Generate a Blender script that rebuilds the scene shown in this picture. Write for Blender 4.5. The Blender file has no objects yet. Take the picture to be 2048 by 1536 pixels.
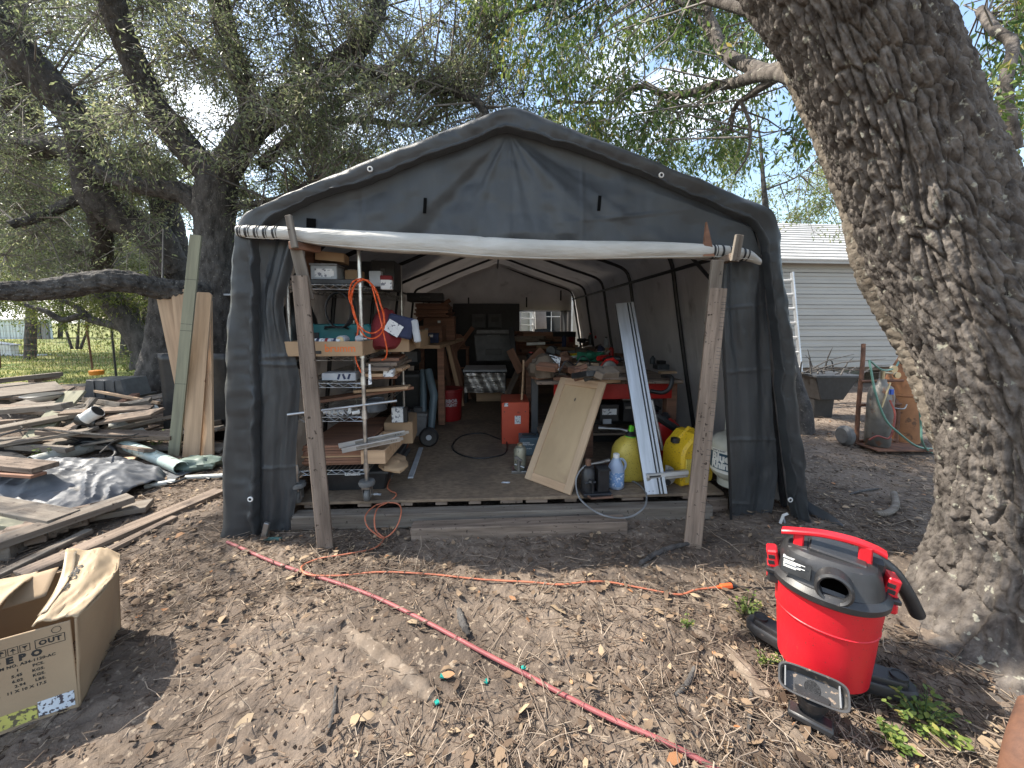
import bpy, math, random
import numpy as np
from mathutils import Vector, Matrix, Euler
random.seed(7); RNG = np.random.default_rng(7)
R = math.radians
scene = bpy.context.scene
COL = scene.collection
# ------------------------------------------------------------------ camera, world, sun, exposure
FPX, CX, CY, PITCH, CAMH = 760.0, 1024.0, 711.5, R(5.0), 1.25
cam = bpy.data.cameras.new('camera'); camo = bpy.data.objects.new('camera', cam); COL.objects.link(camo)
cam.sensor_width = 36.0; cam.lens = FPX / 2048 * 36.0
cam.shift_y = -(768 - CY) / 2048
cam.clip_start = 0.05; cam.clip_end = 3000
camo.location = (0, 0, CAMH); camo.rotation_euler = (R(90) - PITCH, 0, 0)
scene.camera = camo

SUN = Vector((-0.60, 0.12, 0.79)).normalized()          # direction towards the sun
world = bpy.data.worlds.new("World"); scene.world = world; world.use_nodes = True
wn = world.node_tree.nodes; wl = world.node_tree.links
for n in list(wn): wn.remove(n)
wo = wn.new('ShaderNodeOutputWorld'); bg = wn.new('ShaderNodeBackground'); wl.new(bg.outputs[0], wo.inputs[0])
sky = wn.new('ShaderNodeTexSky'); sky.sky_type = 'NISHITA'; sky.sun_disc = False
sky.sun_elevation = math.asin(SUN.z); sky.sun_rotation = math.atan2(SUN.x, SUN.y)
sky.air_density = 1.3; sky.dust_density = 1.6; sky.ozone_density = 1.2
tc = wn.new('ShaderNodeTexCoord'); mp = wn.new('ShaderNodeMapping'); mp.inputs['Scale'].default_value = (1, 1, 2.2)
wl.new(tc.outputs['Generated'], mp.inputs[0])
cn = wn.new('ShaderNodeTexNoise'); cn.inputs['Scale'].default_value = 2.6; cn.inputs['Detail'].default_value = 7; cn.inputs['Roughness'].default_value = .58
wl.new(mp.outputs[0], cn.inputs['Vector'])
cr = wn.new('ShaderNodeValToRGB'); cr.color_ramp.elements[0].position = .49; cr.color_ramp.elements[1].position = .70
wl.new(cn.outputs['Fac'], cr.inputs[0])
cm = wn.new('ShaderNodeMix'); cm.data_type = 'RGBA'
wl.new(cr.outputs[0], cm.inputs['Factor']); wl.new(sky.outputs[0], cm.inputs['A'])
cm.inputs['B'].default_value = (8.6, 8.9, 9.3, 1)
wl.new(cm.outputs['Result'], bg.inputs['Color']); bg.inputs['Strength'].default_value = 0.15

sl = bpy.data.lights.new('sun', 'SUN'); so = bpy.data.objects.new('sun', sl); COL.objects.link(so)
sl.energy = 4.6; sl.angle = R(0.53); sl.color = (1.0, .93, .82)
so.rotation_euler = SUN.to_track_quat('Z', 'Y').to_euler(); so.location = (0, 0, 12)
vs = scene.view_settings; vs.view_transform = 'Standard'; vs.look = 'None'; vs.exposure = 1.25; vs.gamma = 1.0; vs.use_curve_mapping = False
scene.cycles.max_bounces = 8; scene.cycles.transparent_max_bounces = 8; scene.cycles.use_denoising = True

# ------------------------------------------------------------------ picture <-> place
def ray(px, py):
    xc = (px - CX) / FPX; yc = -(py - CY) / FPX
    return Vector((xc, math.cos(PITCH) + yc * math.sin(PITCH), -math.sin(PITCH) + yc * math.cos(PITCH)))
def P(px, py, Y):
    d = ray(px, py); return d * (Y / d.y) + Vector((0, 0, CAMH))
def G(px, py, z=0.0):
    d = ray(px, py); return d * ((z - CAMH) / d.z) + Vector((0, 0, CAMH))

# ------------------------------------------------------------------ numpy noise
def _h(ix, iy, iz, seed=0):
    n = (ix.astype(np.int64) * 374761393 + iy.astype(np.int64) * 668265263 + iz.astype(np.int64) * 2147483647 + seed * 974634777) & 0xffffffff
    n = ((n ^ (n >> 13)) * 1274126177) & 0xffffffff
    n = ((n ^ (n >> 16)) * 2246822519) & 0xffffffff
    return ((n ^ (n >> 15)) & 0xffffff) / float(0xffffff)
def vnoise(x, y, z=None, seed=0):
    x = np.asarray(x, float); y = np.asarray(y, float); z = np.zeros_like(x) if z is None else np.asarray(z, float)
    x, y, z = np.broadcast_arrays(x, y, z)
    fx, fy, fz = np.floor(x), np.floor(y), np.floor(z)
    tx, ty, tz = x - fx, y - fy, z - fz
    sx, sy, sz = (t * t * (3 - 2 * t) for t in (tx, ty, tz))
    r = 0
    for dx in (0, 1):
        for dy in (0, 1):
            for dz in (0, 1):
                w = (sx if dx else 1 - sx) * (sy if dy else 1 - sy) * (sz if dz else 1 - sz)
                r = r + w * _h(fx + dx, fy + dy, fz + dz, seed)
    return r * 2 - 1
def fbm(x, y, z=None, oct=4, seed=0, gain=.5):
    a = 1; s = 0; f = 1
    for o in range(oct):
        s = s + a * vnoise(np.asarray(x) * f, np.asarray(y) * f, None if z is None else np.asarray(z) * f, seed + o * 31); a *= gain; f *= 2.03
    return s
def voro(x, y, wrapx=None, seed=0):
    """F2-F1 on a jittered grid"""
    fx, fy = np.floor(x), np.floor(y)
    d1 = np.full(x.shape, 9.); d2 = np.full(x.shape, 9.)
    for dx in (-1, 0, 1):
        for dy in (-1, 0, 1):
            cx, cy = fx + dx, fy + dy
            hx = np.mod(cx, wrapx) if wrapx else cx
            jx = _h(hx, cy, cx * 0, seed); jy = _h(hx, cy, cx * 0 + 5, seed)
            d = np.hypot(cx + jx - x, cy + jy - y)
            m = d < d1
            d2 = np.where(m, d1, np.minimum(d2, d)); d1 = np.where(m, d, d1)
    return d2 - d1

# ------------------------------------------------------------------ materials
MATS = {}
def srgb(r, g, b):
    f = lambda v: (v / 255 / 12.92) if v / 255 <= .04045 else ((v / 255 + .055) / 1.055) ** 2.4
    return (f(r), f(g), f(b))
def mat(name, c, rough=.6, metal=0., c2=None, var=.3, vs=6., st=(1, 1, 1), bump=0., bs=40., bst=None, spec=.5,
        speck=None, ss=60., sth=.62, speckr=.06, transl=0., det=6., vor=None, alpha=None, coat=0., attr=None, trans_glass=0., tcol=None):
    """procedural surface: two-tone noise, optional specks / stains, bump, optional voronoi relief"""
    if name in MATS: return MATS[name]
    m = bpy.data.materials.new(name); m.use_nodes = True; nt = m.node_tree; N = nt.nodes; L = nt.links
    b = N['Principled BSDF']; out = N['Material Output']
    t = N.new('ShaderNodeTexCoord'); oi = N.new('ShaderNodeObjectInfo')
    ad = N.new('ShaderNodeVectorMath'); ad.operation = 'MULTIPLY_ADD'
    cb = N.new('ShaderNodeCombineXYZ')
    for k in range(3): L.new(oi.outputs['Random'], cb.inputs[k])
    L.new(cb.outputs[0], ad.inputs[0]); ad.inputs[1].default_value = (13, 7, 29); L.new(t.outputs['Object'], ad.inputs[2])
    def noise(scale, stretch, detail=6., rgh=.55):
        mpn = N.new('ShaderNodeMapping'); mpn.inputs['Scale'].default_value = stretch; L.new(ad.outputs[0], mpn.inputs[0])
        nn = N.new('ShaderNodeTexNoise'); nn.inputs['Scale'].default_value = scale; nn.inputs['Detail'].default_value = detail; nn.inputs['Roughness'].default_value = rgh
        L.new(mpn.outputs[0], nn.inputs['Vector']); return nn
    if c2 is None: c2 = tuple(x * (1 - var) for x in c)
    r = N.new('ShaderNodeValToRGB'); r.color_ramp.elements[0].position = .33; r.color_ramp.elements[1].position = .67
    r.color_ramp.elements[0].color = (*c2, 1); r.color_ramp.elements[1].color = (*c, 1)
    n1 = noise(vs, st, det); L.new(n1.outputs['Fac'], r.inputs[0]); colr = r.outputs[0]
    if attr:
        at = N.new('ShaderNodeAttribute'); at.attribute_name = attr
        rr = N.new('ShaderNodeValToRGB'); L.new(at.outputs['Fac'], rr.inputs[0]); colr = rr.outputs[0]
        m['ramp'] = rr.name
    if speck is not None:
        n2 = noise(ss, (1, 1, 1), 3.); r2 = N.new('ShaderNodeValToRGB'); r2.color_ramp.elements[0].position = sth; r2.color_ramp.elements[1].position = sth + speckr
        L.new(n2.outputs['Fac'], r2.inputs[0]); mx = N.new('ShaderNodeMix'); mx.data_type = 'RGBA'
        L.new(r2.outputs[0], mx.inputs['Factor']); L.new(colr, mx.inputs['A']); mx.inputs['B'].default_value = (*speck, 1); colr = mx.outputs['Result']
    L.new(colr, b.inputs['Base Color'])
    b.inputs['Roughness'].default_value = rough; b.inputs['Metallic'].default_value = metal
    b.inputs['Specular IOR Level'].default_value = spec
    if coat: b.inputs['Coat Weight'].default_value = coat; b.inputs['Coat Roughness'].default_value = .15
    if trans_glass: b.inputs['Transmission Weight'].default_value = trans_glass; b.inputs['IOR'].default_value = 1.3
    if bump or vor:
        bp = N.new('ShaderNodeBump'); bp.inputs['Strength'].default_value = 1.0; bp.inputs['Distance'].default_value = bump if bump else vor[1]
        n3 = noise(bs, bst or st, 5.); hgt = n3.outputs['Fac']
        if vor:
            mv = N.new('ShaderNodeMapping'); mv.inputs['Scale'].default_value = vor[2] if len(vor) > 2 else (1, 1, 1)
            dn = noise(vor[0] * .6, (1, 1, 1), 3.); dm = N.new('ShaderNodeVectorMath'); dm.operation = 'MULTIPLY_ADD'
            L.new(dn.outputs['Color'], dm.inputs[0]); dm.inputs[1].default_value = (.9 / vor[0],) * 3; L.new(ad.outputs[0], dm.inputs[2]); L.new(dm.outputs[0], mv.inputs[0])
            vv = N.new('ShaderNodeTexVoronoi'); vv.feature = 'DISTANCE_TO_EDGE'; vv.inputs['Scale'].default_value = vor[0]; L.new(mv.outputs[0], vv.inputs['Vector'])
            cl = N.new('ShaderNodeMapRange'); cl.inputs['From Max'].default_value = vor[3] if len(vor) > 3 else .12; cl.interpolation_type = 'SMOOTHSTEP'
            L.new(vv.outputs['Distance'], cl.inputs['Value'])
            b2 = N.new('ShaderNodeBump'); b2.inputs['Distance'].default_value = vor[1]; b2.inputs['Strength'].default_value = 1.; L.new(cl.outputs[0], b2.inputs['Height'])
            L.new(b2.outputs[0], bp.inputs['Normal'])
        L.new(hgt, bp.inputs['Height']); L.new(bp.outputs[0], b.inputs['Normal'])
    if transl:
        tr = N.new('ShaderNodeBsdfTranslucent'); L.new(colr, tr.inputs['Color']) if tcol is None else None; tr.inputs['Color'].default_value = (*(tcol or (.5, .5, .5)), 1); ms = N.new('ShaderNodeMixShader'); ms.inputs[0].default_value = transl
        L.new(b.outputs[0], ms.inputs[1]); L.new(tr.outputs[0], ms.inputs[2]); L.new(ms.outputs[0], out.inputs['Surface'])
    MATS[name] = m; return m
def ramp(m, stops):
    e = m.node_tree.nodes[m['ramp']].color_ramp
    while len(e.elements) > 1: e.elements.remove(e.elements[-1])
    e.elements[0].position = stops[0][0]; e.elements[0].color = (*stops[0][1], 1)
    for p, c in stops[1:]: x = e.elements.new(p); x.color = (*c, 1)
    return m

# ------------------------------------------------------------------ objects
def Wm(o):
    return Wm(o.parent) @ o.matrix_basis if o.parent else o.matrix_basis.copy()
def tag(o, label=None, cat=None, group=None, kind=None):
    if label: o['label'] = label
    if cat: o['category'] = cat
    if group: o['group'] = group
    if kind: o['kind'] = kind
    return o
def thing(name, label, cat, loc=(0, 0, 0), rotz=0., group=None, M=None):
    o = bpy.data.objects.new(name, None); o.empty_display_size = .1; COL.objects.link(o)
    o.matrix_basis = M if M is not None else Matrix.Translation(loc) @ Matrix.Rotation(rotz, 4, 'Z')
    return tag(o, label, cat, group)
def catmull(pts, n):
    p = [np.array(q, float) for q in pts]; p = [2 * p[0] - p[1]] + p + [2 * p[-1] - p[-2]]; out = []
    for i in range(1, len(p) - 2):
        for k in range(n):
            t = k / n; a, b, c, d = p[i - 1], p[i], p[i + 1], p[i + 2]
            out.append(.5 * ((2 * b) + (-a + c) * t + (2 * a - 5 * b + 4 * c - d) * t * t + (-a + 3 * b - 3 * c + d) * t ** 3))
    out.append(p[-2]); return np.array(out)
class MB:
    def __init__(s): s.v = []; s.f = []; s.sh = []; s.M = Matrix()
    def add(s, vs_, fs, smooth=True):
        o = len(s.v); s.v += [tuple(s.M @ Vector(q)) for q in vs_]; s.f += [tuple(i + o for i in f) for f in fs]; return s
    def box(s, c, size, rot=None, ch=None):
        """box with chamfered edges; rot = Euler tuple in degrees or Matrix"""
        hx, hy, hz = (abs(q) / 2 for q in size); ch = min(.12 * min(size), .004) if ch is None else ch
        ch = min(ch, .45 * min(hx, hy, hz) * 2 * .5)
        Rm = rot.to_3x3() if isinstance(rot, Matrix) else (Euler([R(a) for a in rot]).to_matrix() if rot else Matrix.Identity(3))
        c = Vector(c); V = []; idx = {}
        if ch <= 1e-6:
            for i, (x, y, z) in enumerate([(a, b, d) for a in (-1, 1) for b in (-1, 1) for d in (-1, 1)]): V.append(c + Rm @ Vector((x * hx, y * hy, z * hz)))
            return s.add(V, [(0, 1, 3, 2), (4, 6, 7, 5), (0, 4, 5, 1), (2, 3, 7, 6), (0, 2, 6, 4), (1, 5, 7, 3)])
        for x in (-1, 1):
            for y in (-1, 1):
                for z in (-1, 1):
                    for a in range(3):
                        q = [x * (hx - ch), y * (hy - ch), z * (hz - ch)]; q[a] = (x * hx, y * hy, z * hz)[a]
                        idx[x, y, z, a] = len(V); V.append(c + Rm @ Vector(q))
        F = []
        for a in range(3):
            for sg in (-1, 1):
                o1, o2 = [k for k in range(3) if k != a]
                loop = []
                for (p, q) in ((-1, -1), (1, -1), (1, 1), (-1, 1)):
                    k = [0, 0, 0]; k[a] = sg; k[o1] = p; k[o2] = q; loop.append(idx[k[0], k[1], k[2], a])
                if (sg > 0) == (a == 1): loop.reverse()
                F.append(tuple(loop))
        for a in range(3):
            o1, o2 = [k for k in range(3) if k != a]
            for p in (-1, 1):
                for q in (-1, 1):
                    k0 = [0, 0, 0]; k1 = [0, 0, 0]; k0[a] = -1; k1[a] = 1
                    for k in (k0, k1): k[o1] = p; k[o2] = q
                    F.append((idx[(*k0, o1)], idx[(*k1, o1)], idx[(*k1, o2)], idx[(*k0, o2)]))
        for x in (-1, 1):
            for y in (-1, 1):
                for z in (-1, 1): F.append(tuple(idx[x, y, z, a] for a in range(3)))
        return s.add(V, F)
    def tube(s, pts, r, n=8, cap=True, closed=False):
        pts = [Vector(p) for p in pts]; m = len(pts); rr = list(r) if hasattr(r, '__len__') else [r] * m
        V = []; up = None; nrm = None
        for i, p in enumerate(pts):
            if closed: t = pts[(i + 1) % m] - pts[i - 1]
            else: t = pts[min(i + 1, m - 1)] - pts[max(i - 1, 0)]
            if t.length < 1e-9: t = Vector((0, 0, 1))
            t.normalize()
            if nrm is None:
                nrm = t.cross(Vector((0, 0, 1))); nrm = t.cross(Vector((0, 1, 0))) if nrm.length < .1 else nrm
            nrm = nrm - t * nrm.dot(t); nrm.normalize(); bi = t.cross(nrm)
            for k in range(n):
                a = 2 * math.pi * k / n; V.append(p + (nrm * math.cos(a) + bi * math.sin(a)) * rr[i])
        F = []
        for i in range(m if closed else m - 1):
            j = (i + 1) % m
            for k in range(n): F.append((i * n + k, i * n + (k + 1) % n, j * n + (k + 1) % n, j * n + k))
        if cap and not closed: F.append(tuple(range(n))[::-1]); F.append(tuple((m - 1) * n + k for k in range(n)))
        return s.add(V, F)
    def cyl(s, a, b, r, n=16, r2=None): return s.tube([a, b], [r, r if r2 is None else r2], n)
    def lathe(s, prof, c=(0, 0, 0), n=24, axis='Z', sx=1., sy=1.):
        V = []; c = Vector(c)
        for (r_, z) in prof:
            for k in range(n):
                a = 2 * math.pi * k / n; x, y = r_ * math.cos(a) * sx, r_ * math.sin(a) * sy
                V.append(c + {'Z': Vector((x, y, z)), 'X': Vector((z, x, y)), 'Y': Vector((y, z, x))}[axis])
        m = len(prof); F = [(i * n + k, i * n + (k + 1) % n, (i + 1) * n + (k + 1) % n, (i + 1) * n + k) for i in range(m - 1) for k in range(n)]
        if prof[0][0] > 1e-5: F.append(tuple(range(n))[::-1])
        if prof[-1][0] > 1e-5: F.append(tuple((m - 1) * n + k for k in range(n)))
        return s.add(V, F)
    def prism(s, poly, h0, h1, axis='Z', ch=0.):
        """poly of 2d points extruded along axis from h0 to h1"""
        n = len(poly)
        def q(p, h): return {'Z': (p[0], p[1], h), 'Y': (p[0], h, p[1]), 'X': (h, p[0], p[1])}[axis]
        rings = [(poly, h0), (poly, h1)]
        if ch:
            cx = sum(p[0] for p in poly) / n; cy = sum(p[1] for p in poly) / n
            def shr(d):
                o = []
                for (x, y) in poly:
                    l = math.hypot(x - cx, y - cy); f = (l - d) / l; o.append((cx + (x - cx) * f, cy + (y - cy) * f))
                return o
            sg = 1 if h1 > h0 else -1
            rings = [(shr(ch), h0), (poly, h0 + sg * ch), (poly, h1 - sg * ch), (shr(ch), h1)]
        V = [q(p, h) for pl, h in rings for p in pl]; m = len(rings)
        F = [(i * n + k, i * n + (k + 1) % n, (i + 1) * n + (k + 1) % n, (i + 1) * n + k) for i in range(m - 1) for k in range(n)]
        F += [tuple(range(n))[::-1], tuple((m - 1) * n + k for k in range(n))]
        return s.add(V, F)
    def grid(s, fn, nu, nv, closed_u=False):
        V = [fn(i / nu, j / nv) for j in range(nv + 1) for i in range(nu if closed_u else nu + 1)]
        w = nu if closed_u else nu + 1
        F = [(j * w + i, j * w + (i + 1) % w, (j + 1) * w + (i + 1) % w, (j + 1) * w + i) for j in range(nv) for i in range(nu)]
        return s.add(V, F)
    def mesh(s, name, m, angle=35):
        me = bpy.data.meshes.new(name); me.from_pydata(s.v, [], s.f)
        if len(me.polygons) and max((len(f) for f in s.f)) > 2:
            import bmesh
            bm = bmesh.new(); bm.from_mesh(me); bmesh.ops.recalc_face_normals(bm, faces=bm.faces); bm.to_mesh(me); bm.free()
        me.polygons.foreach_set('use_smooth', [True] * len(me.polygons))
        me.set_sharp_from_angle(angle=R(angle))
        if m: me.materials.append(m)
        me.update(); return me
    def build(s, name, m, parent=None, world=False, angle=35, M=None, thick=0.):
        me = s.mesh(name, m, angle); return link(name, me, parent, world, M, thick)
def link(name, me, parent=None, world=False, M=None, thick=0.):
    o = bpy.data.objects.new(name, me); COL.objects.link(o)
    B = M if M is not None else Matrix()
    if parent is not None:
        o.parent = parent
        if world or M is not None: B = Wm(parent).inverted() @ B
    o.matrix_basis = B
    if thick:
        md = o.modifiers.new('thickness', 'SOLIDIFY'); md.thickness = thick; md.offset = 0
    return o
def copytree(o, M=None, label=None):
    c = o.copy(); COL.objects.link(c)
    if M is not None: c.matrix_basis = M
    if label: c['label'] = label
    for ch in list(o.children):
        d = ch.copy(); COL.objects.link(d); d.parent = c
        for g in ch.children:
            e = g.copy(); COL.objects.link(e); e.parent = d
    return c
def frame(p0, p1, up=(0, 0, 1), roll=0.):
    """matrix with X from p0 to p1, Z close to up, origin at p0"""
    p0, p1 = Vector(p0), Vector(p1); x = (p1 - p0).normalized(); up = Vector(up)
    if abs(x.dot(up)) > .98: up = Vector((0, 1, 0))
    y = up.cross(x).normalized(); z = x.cross(y)
    M = Matrix((x, y, z)).transposed().to_4x4(); M.translation = p0
    return M @ Matrix.Rotation(R(roll), 4, 'X')
def board(name, p0, p1, w, t, m, parent=None, roll=0., up=(0, 0, 1), ch=None, notch=None, warp=0.):
    """plank: length p0->p1 along X, width w along Y, thickness t along Z"""
    L_ = (Vector(p1) - Vector(p0)).length; b = MB(); b.box((L_ / 2, 0, 0), (L_, w, t), ch=ch)
    if warp: b.v = [(x, y, z + warp * math.sin(math.pi * x / L_)) for x, y, z in b.v]
    if notch: b.v = [(x, y * (1 - notch) if x > L_ - .01 or x < .01 else y, z) for x, y, z in b.v]
    return b.build(name, m, parent, M=frame(p0, p1, up, roll))
_TXT = {}
def text_geo(txt, size, bold=.0, align='CENTER', sp=1.0):
    key = (txt, size, bold, align, sp)
    if key not in _TXT:
        cu = bpy.data.curves.new('t', 'FONT'); cu.body = txt; cu.size = size; cu.offset = bold; cu.align_x = align; cu.align_y = 'CENTER'; cu.resolution_u = 2; cu.space_character = sp
        ob = bpy.data.objects.new('t', cu); COL.objects.link(ob); bpy.context.view_layer.update()
        me = bpy.data.meshes.new_from_object(ob); v = [tuple(q.co) for q in me.vertices]; f = [tuple(p.vertices) for p in me.polygons]
        bpy.data.objects.remove(ob); bpy.data.meshes.remove(me); bpy.data.curves.remove(cu); _TXT[key] = (v, f)
    return _TXT[key]
def flat_mesh(name, v, f, m, parent=None, M=None, world=False):
    me = bpy.data.meshes.new(name); me.from_pydata([tuple(q) for q in v], [], f); me.materials.append(m); me.update()
    return link(name, me, parent, world, M)
def np_mesh(name, V, F, m, attr=None, smooth=False):
    """V (n,3), F (k,3|4) arrays"""
    me = bpy.data.meshes.new(name); V = np.ascontiguousarray(V, np.float32); F = np.ascontiguousarray(F, np.int32); k, w = F.shape
    me.vertices.add(len(V)); me.vertices.foreach_set('co', V.ravel()); me.loops.add(k * w); me.loops.foreach_set('vertex_index', F.ravel())
    me.polygons.add(k); me.polygons.foreach_set('loop_start', np.arange(k, dtype=np.int32) * w)
    if smooth: me.polygons.foreach_set('use_smooth', np.ones(k, bool))
    me.update(calc_edges=True); me.validate()
    if attr is not None:
        a = me.attributes.new('rnd', 'FLOAT', 'FACE'); a.data.foreach_set('value', np.ascontiguousarray(attr, np.float32))
    if m: me.materials.append(m)
    return me
# ================================================================== materials of the place
M_DIRT = mat('dirt', (.185, .146, .115), .95, c2=(.085, .066, .052), vs=1.7, det=9, bump=.014, bs=42, speck=(.26, .21, .16), ss=38, sth=.60, speckr=.05, spec=.2)
def dirt_grass():
    m = M_DIRT; nt = m.node_tree; N = nt.nodes; L = nt.links; b = N['Principled BSDF']; old = b.inputs['Base Color'].links[0].from_socket
    t = N.new('ShaderNodeTexCoord'); sp = N.new('ShaderNodeSeparateXYZ'); L.new(t.outputs['Object'], sp.inputs[0])
    n = N.new('ShaderNodeTexNoise'); n.inputs['Scale'].default_value = .9; n.inputs['Detail'].default_value = 6; L.new(t.outputs['Object'], n.inputs['Vector'])
    # distance into the field: y - 6.3 on the left, further off on the right
    mr = N.new('ShaderNodeMapRange'); L.new(sp.outputs['X'], mr.inputs['Value']); mr.inputs['From Min'].default_value = -1.5; mr.inputs['From Max'].default_value = 2; mr.inputs['To Min'].default_value = 6.2; mr.inputs['To Max'].default_value = 9.5
    a = N.new('ShaderNodeMath'); a.operation = 'SUBTRACT'; L.new(sp.outputs['Y'], a.inputs[0]); L.new(mr.outputs[0], a.inputs[1])
    c = N.new('ShaderNodeMath'); c.operation = 'MULTIPLY_ADD'; L.new(n.outputs['Fac'], c.inputs[0]); c.inputs[1].default_value = 4.0; L.new(a.outputs[0], c.inputs[2])
    f = N.new('ShaderNodeMapRange'); L.new(c.outputs[0], f.inputs['Value']); f.inputs['From Min'].default_value = 1.2; f.inputs['From Max'].default_value = 3.0
    n2 = N.new('ShaderNodeTexNoise'); n2.inputs['Scale'].default_value = 1.3; n2.inputs['Detail'].default_value = 8; L.new(t.outputs['Object'], n2.inputs['Vector'])
    r = N.new('ShaderNodeValToRGB'); r.color_ramp.elements[0].position = .36; r.color_ramp.elements[1].position = .66
    r.color_ramp.elements[0].color = (.07, .105, .028, 1); r.color_ramp.elements[1].color = (.27, .25, .09, 1); L.new(n2.outputs['Fac'], r.inputs[0])
    mx = N.new('ShaderNodeMix'); mx.data_type = 'RGBA'; L.new(f.outputs[0], mx.inputs['Factor']); L.new(old, mx.inputs['A']); L.new(r.outputs[0], mx.inputs['B']); L.new(mx.outputs['Result'], b.inputs['Base Color'])
dirt_grass()
M_BARK = mat('oak_bark', (.115, .107, .100), .95, c2=(.042, .039, .037), vs=14, st=(1, 1, .45), bump=.012, bs=60, bst=(1, 1, .5), speck=(.20, .19, .165), ss=55, sth=.62, speckr=.08, spec=.2)
M_BARKE = mat('old_bark', (.165, .145, .128), .95, c2=(.055, .047, .042), vs=22, st=(1, 1, .6), bump=.009, bs=75, bst=(1, 1, .7), speck=(.28, .27, .22), ss=24, sth=.63, speckr=.05, spec=.2)
M_BARKP = mat('pale_bark', (.25, .215, .175), .95, c2=(.13, .108, .085), vs=14, bump=.003, bs=90, speck=(.31, .29, .24), ss=40, sth=.60, spec=.2)
M_TWG = mat('thin_branch', (.25, .225, .20), .9, c2=(.13, .115, .10), vs=9)
M_LEAF = ramp(mat('oak_leaf', (.06, .09, .03), .40, attr='rnd', transl=.46, spec=.6), [(0, (.095, .12, .062)), (.5, (.19, .225, .115)), (.85, (.32, .35, .18)), (1, (.42, .41, .24))])
M_LEAF2 = ramp(mat('bright_leaf', (.1, .16, .03), .5, attr='rnd', transl=.45, spec=.5), [(0, (.05, .10, .03)), (.5, (.13, .20, .05)), (.9, (.27, .33, .08)), (1, (.40, .33, .10))])
M_LEAF3 = ramp(mat('sunny_leaf', (.1, .16, .03), .5, attr='rnd', transl=.5, spec=.4), [(0, (.08, .12, .03)), (.5, (.17, .21, .055)), (1, (.33, .33, .11))])
M_DEAD = ramp(mat('dead_leaf', (.3, .2, .1), .8, attr='rnd', spec=.3), [(0, (.06, .042, .03)), (.4, (.13, .088, .058)), (.75, (.24, .17, .11)), (.95, (.37, .28, .18)), (1, (.36, .15, .06))])
M_TWIG = ramp(mat('twig', (.3, .2, .1), .9, attr='rnd', spec=.2), [(0, (.06, .045, .034)), (.5, (.17, .13, .10)), (1, (.37, .30, .23))])
M_CHIP = ramp(mat('wood_chip', (.3, .2, .1), .9, attr='rnd', spec=.2), [(0, (.05, .036, .027)), (.55, (.13, .09, .066)), (.9, (.24, .175, .125)), (1, (.36, .27, .19))])
M_GRASS = ramp(mat('grass_blade', (.1, .2, .05), .7, attr='rnd', transl=.3, spec=.2), [(0, (.06, .10, .025)), (.5, (.14, .18, .045)), (1, (.36, .33, .13))])

# ================================================================== ground
TE = Vector((1.97, 1.42, 0))                       # foot of the big leaning oak
def gh(x, y):
    x = np.asarray(x, float); y = np.asarray(y, float)
    z = .016 * fbm(x * .9, y * .9, oct=3, seed=3) + .007 * fbm(x * 7, y * 7, oct=3, seed=9)
    d = np.hypot(x - TE.x, y - TE.y); z = z + .10 * np.exp(-(d / .55) ** 2)
    return z * np.clip(1.6 - np.hypot(x, y) / 40, .0, 1)
def axis(lo, hi, step, far, grow=1.09):
    a = list(np.arange(lo, hi, step)); s = step
    while a[-1] < far: s *= grow; a.append(a[-1] + s)
    s = step; b = []
    x = lo
    while x > -far: s *= grow; x -= s; b.append(x)
    return np.array(b[::-1] + a)
def build_ground():
    xs = axis(-2.3, 2.3, .0115, 700); ys = axis(.85, 2.5, .0105, 900)
    ys = ys[ys > -60]
    X, Y = np.meshgrid(xs, ys); Z = gh(X, Y)
    near = np.clip(1.3 - np.hypot(X, Y - 1.2) / 4.5, 0, 1)
    c = voro(X * 11 + 1.3 * fbm(X * 4.5, Y * 4.5, oct=3, seed=5), Y * 11 + 1.3 * fbm(X * 4.5, Y * 4.5, oct=3, seed=6), seed=4)
    crack = np.clip(c / .09, 0, 1); msk = np.clip(1.8 * fbm(X * 1.9, Y * 1.9, oct=2, seed=12) + .25, 0, 1)
    Z = Z + near * (.010 * (crack - 1) * msk + .009 * fbm(X * 20, Y * 20, oct=4, seed=7) + .0035 * np.clip(fbm(X * 48, Y * 48, oct=2, seed=8), 0, 2))
    V = np.stack([X, Y, Z], -1).reshape(-1, 3); nx = len(xs); ny = len(ys)
    i = np.arange(nx - 1)[None, :] + nx * np.arange(ny - 1)[:, None]
    F = np.stack([i, i + 1, i + nx + 1, i + nx], -1).reshape(-1, 4)
    tag(link('ground', np_mesh('ground', V, F, M_DIRT, smooth=True)), kind='structure')
build_ground()
def gz(x, y): return float(gh(x, y))
def GG(px, py, dz=0.):
    q = G(px, py, 0); return Vector((q.x, q.y, gz(q.x, q.y) + dz))

# ------------------------------------------------------------------ tent axes (needed to keep litter out)
TO = Vector((-.01, 2.22, 0)); TV = Vector((-.051, 1, 0)).normalized(); TU = Vector((TV.y, -TV.x, 0))
TM = Matrix((TU, TV, Vector((0, 0, 1)))).transposed().to_4x4(); TM.translation = TO
TMI = TM.inverted()
def TF(px, py, v=0.):
    """picture point -> tent coordinates (u, v, z) on the plane at depth v"""
    d = ray(px, py); o = Vector((0, 0, CAMH)); t = (v - (TMI @ o).y) / (TMI.to_3x3() @ d).y
    return TMI @ (o + d * t)
def TFz(px, py, z=.145):
    q = G(px, py, z); return TMI @ q
FLZ = .145

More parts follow.
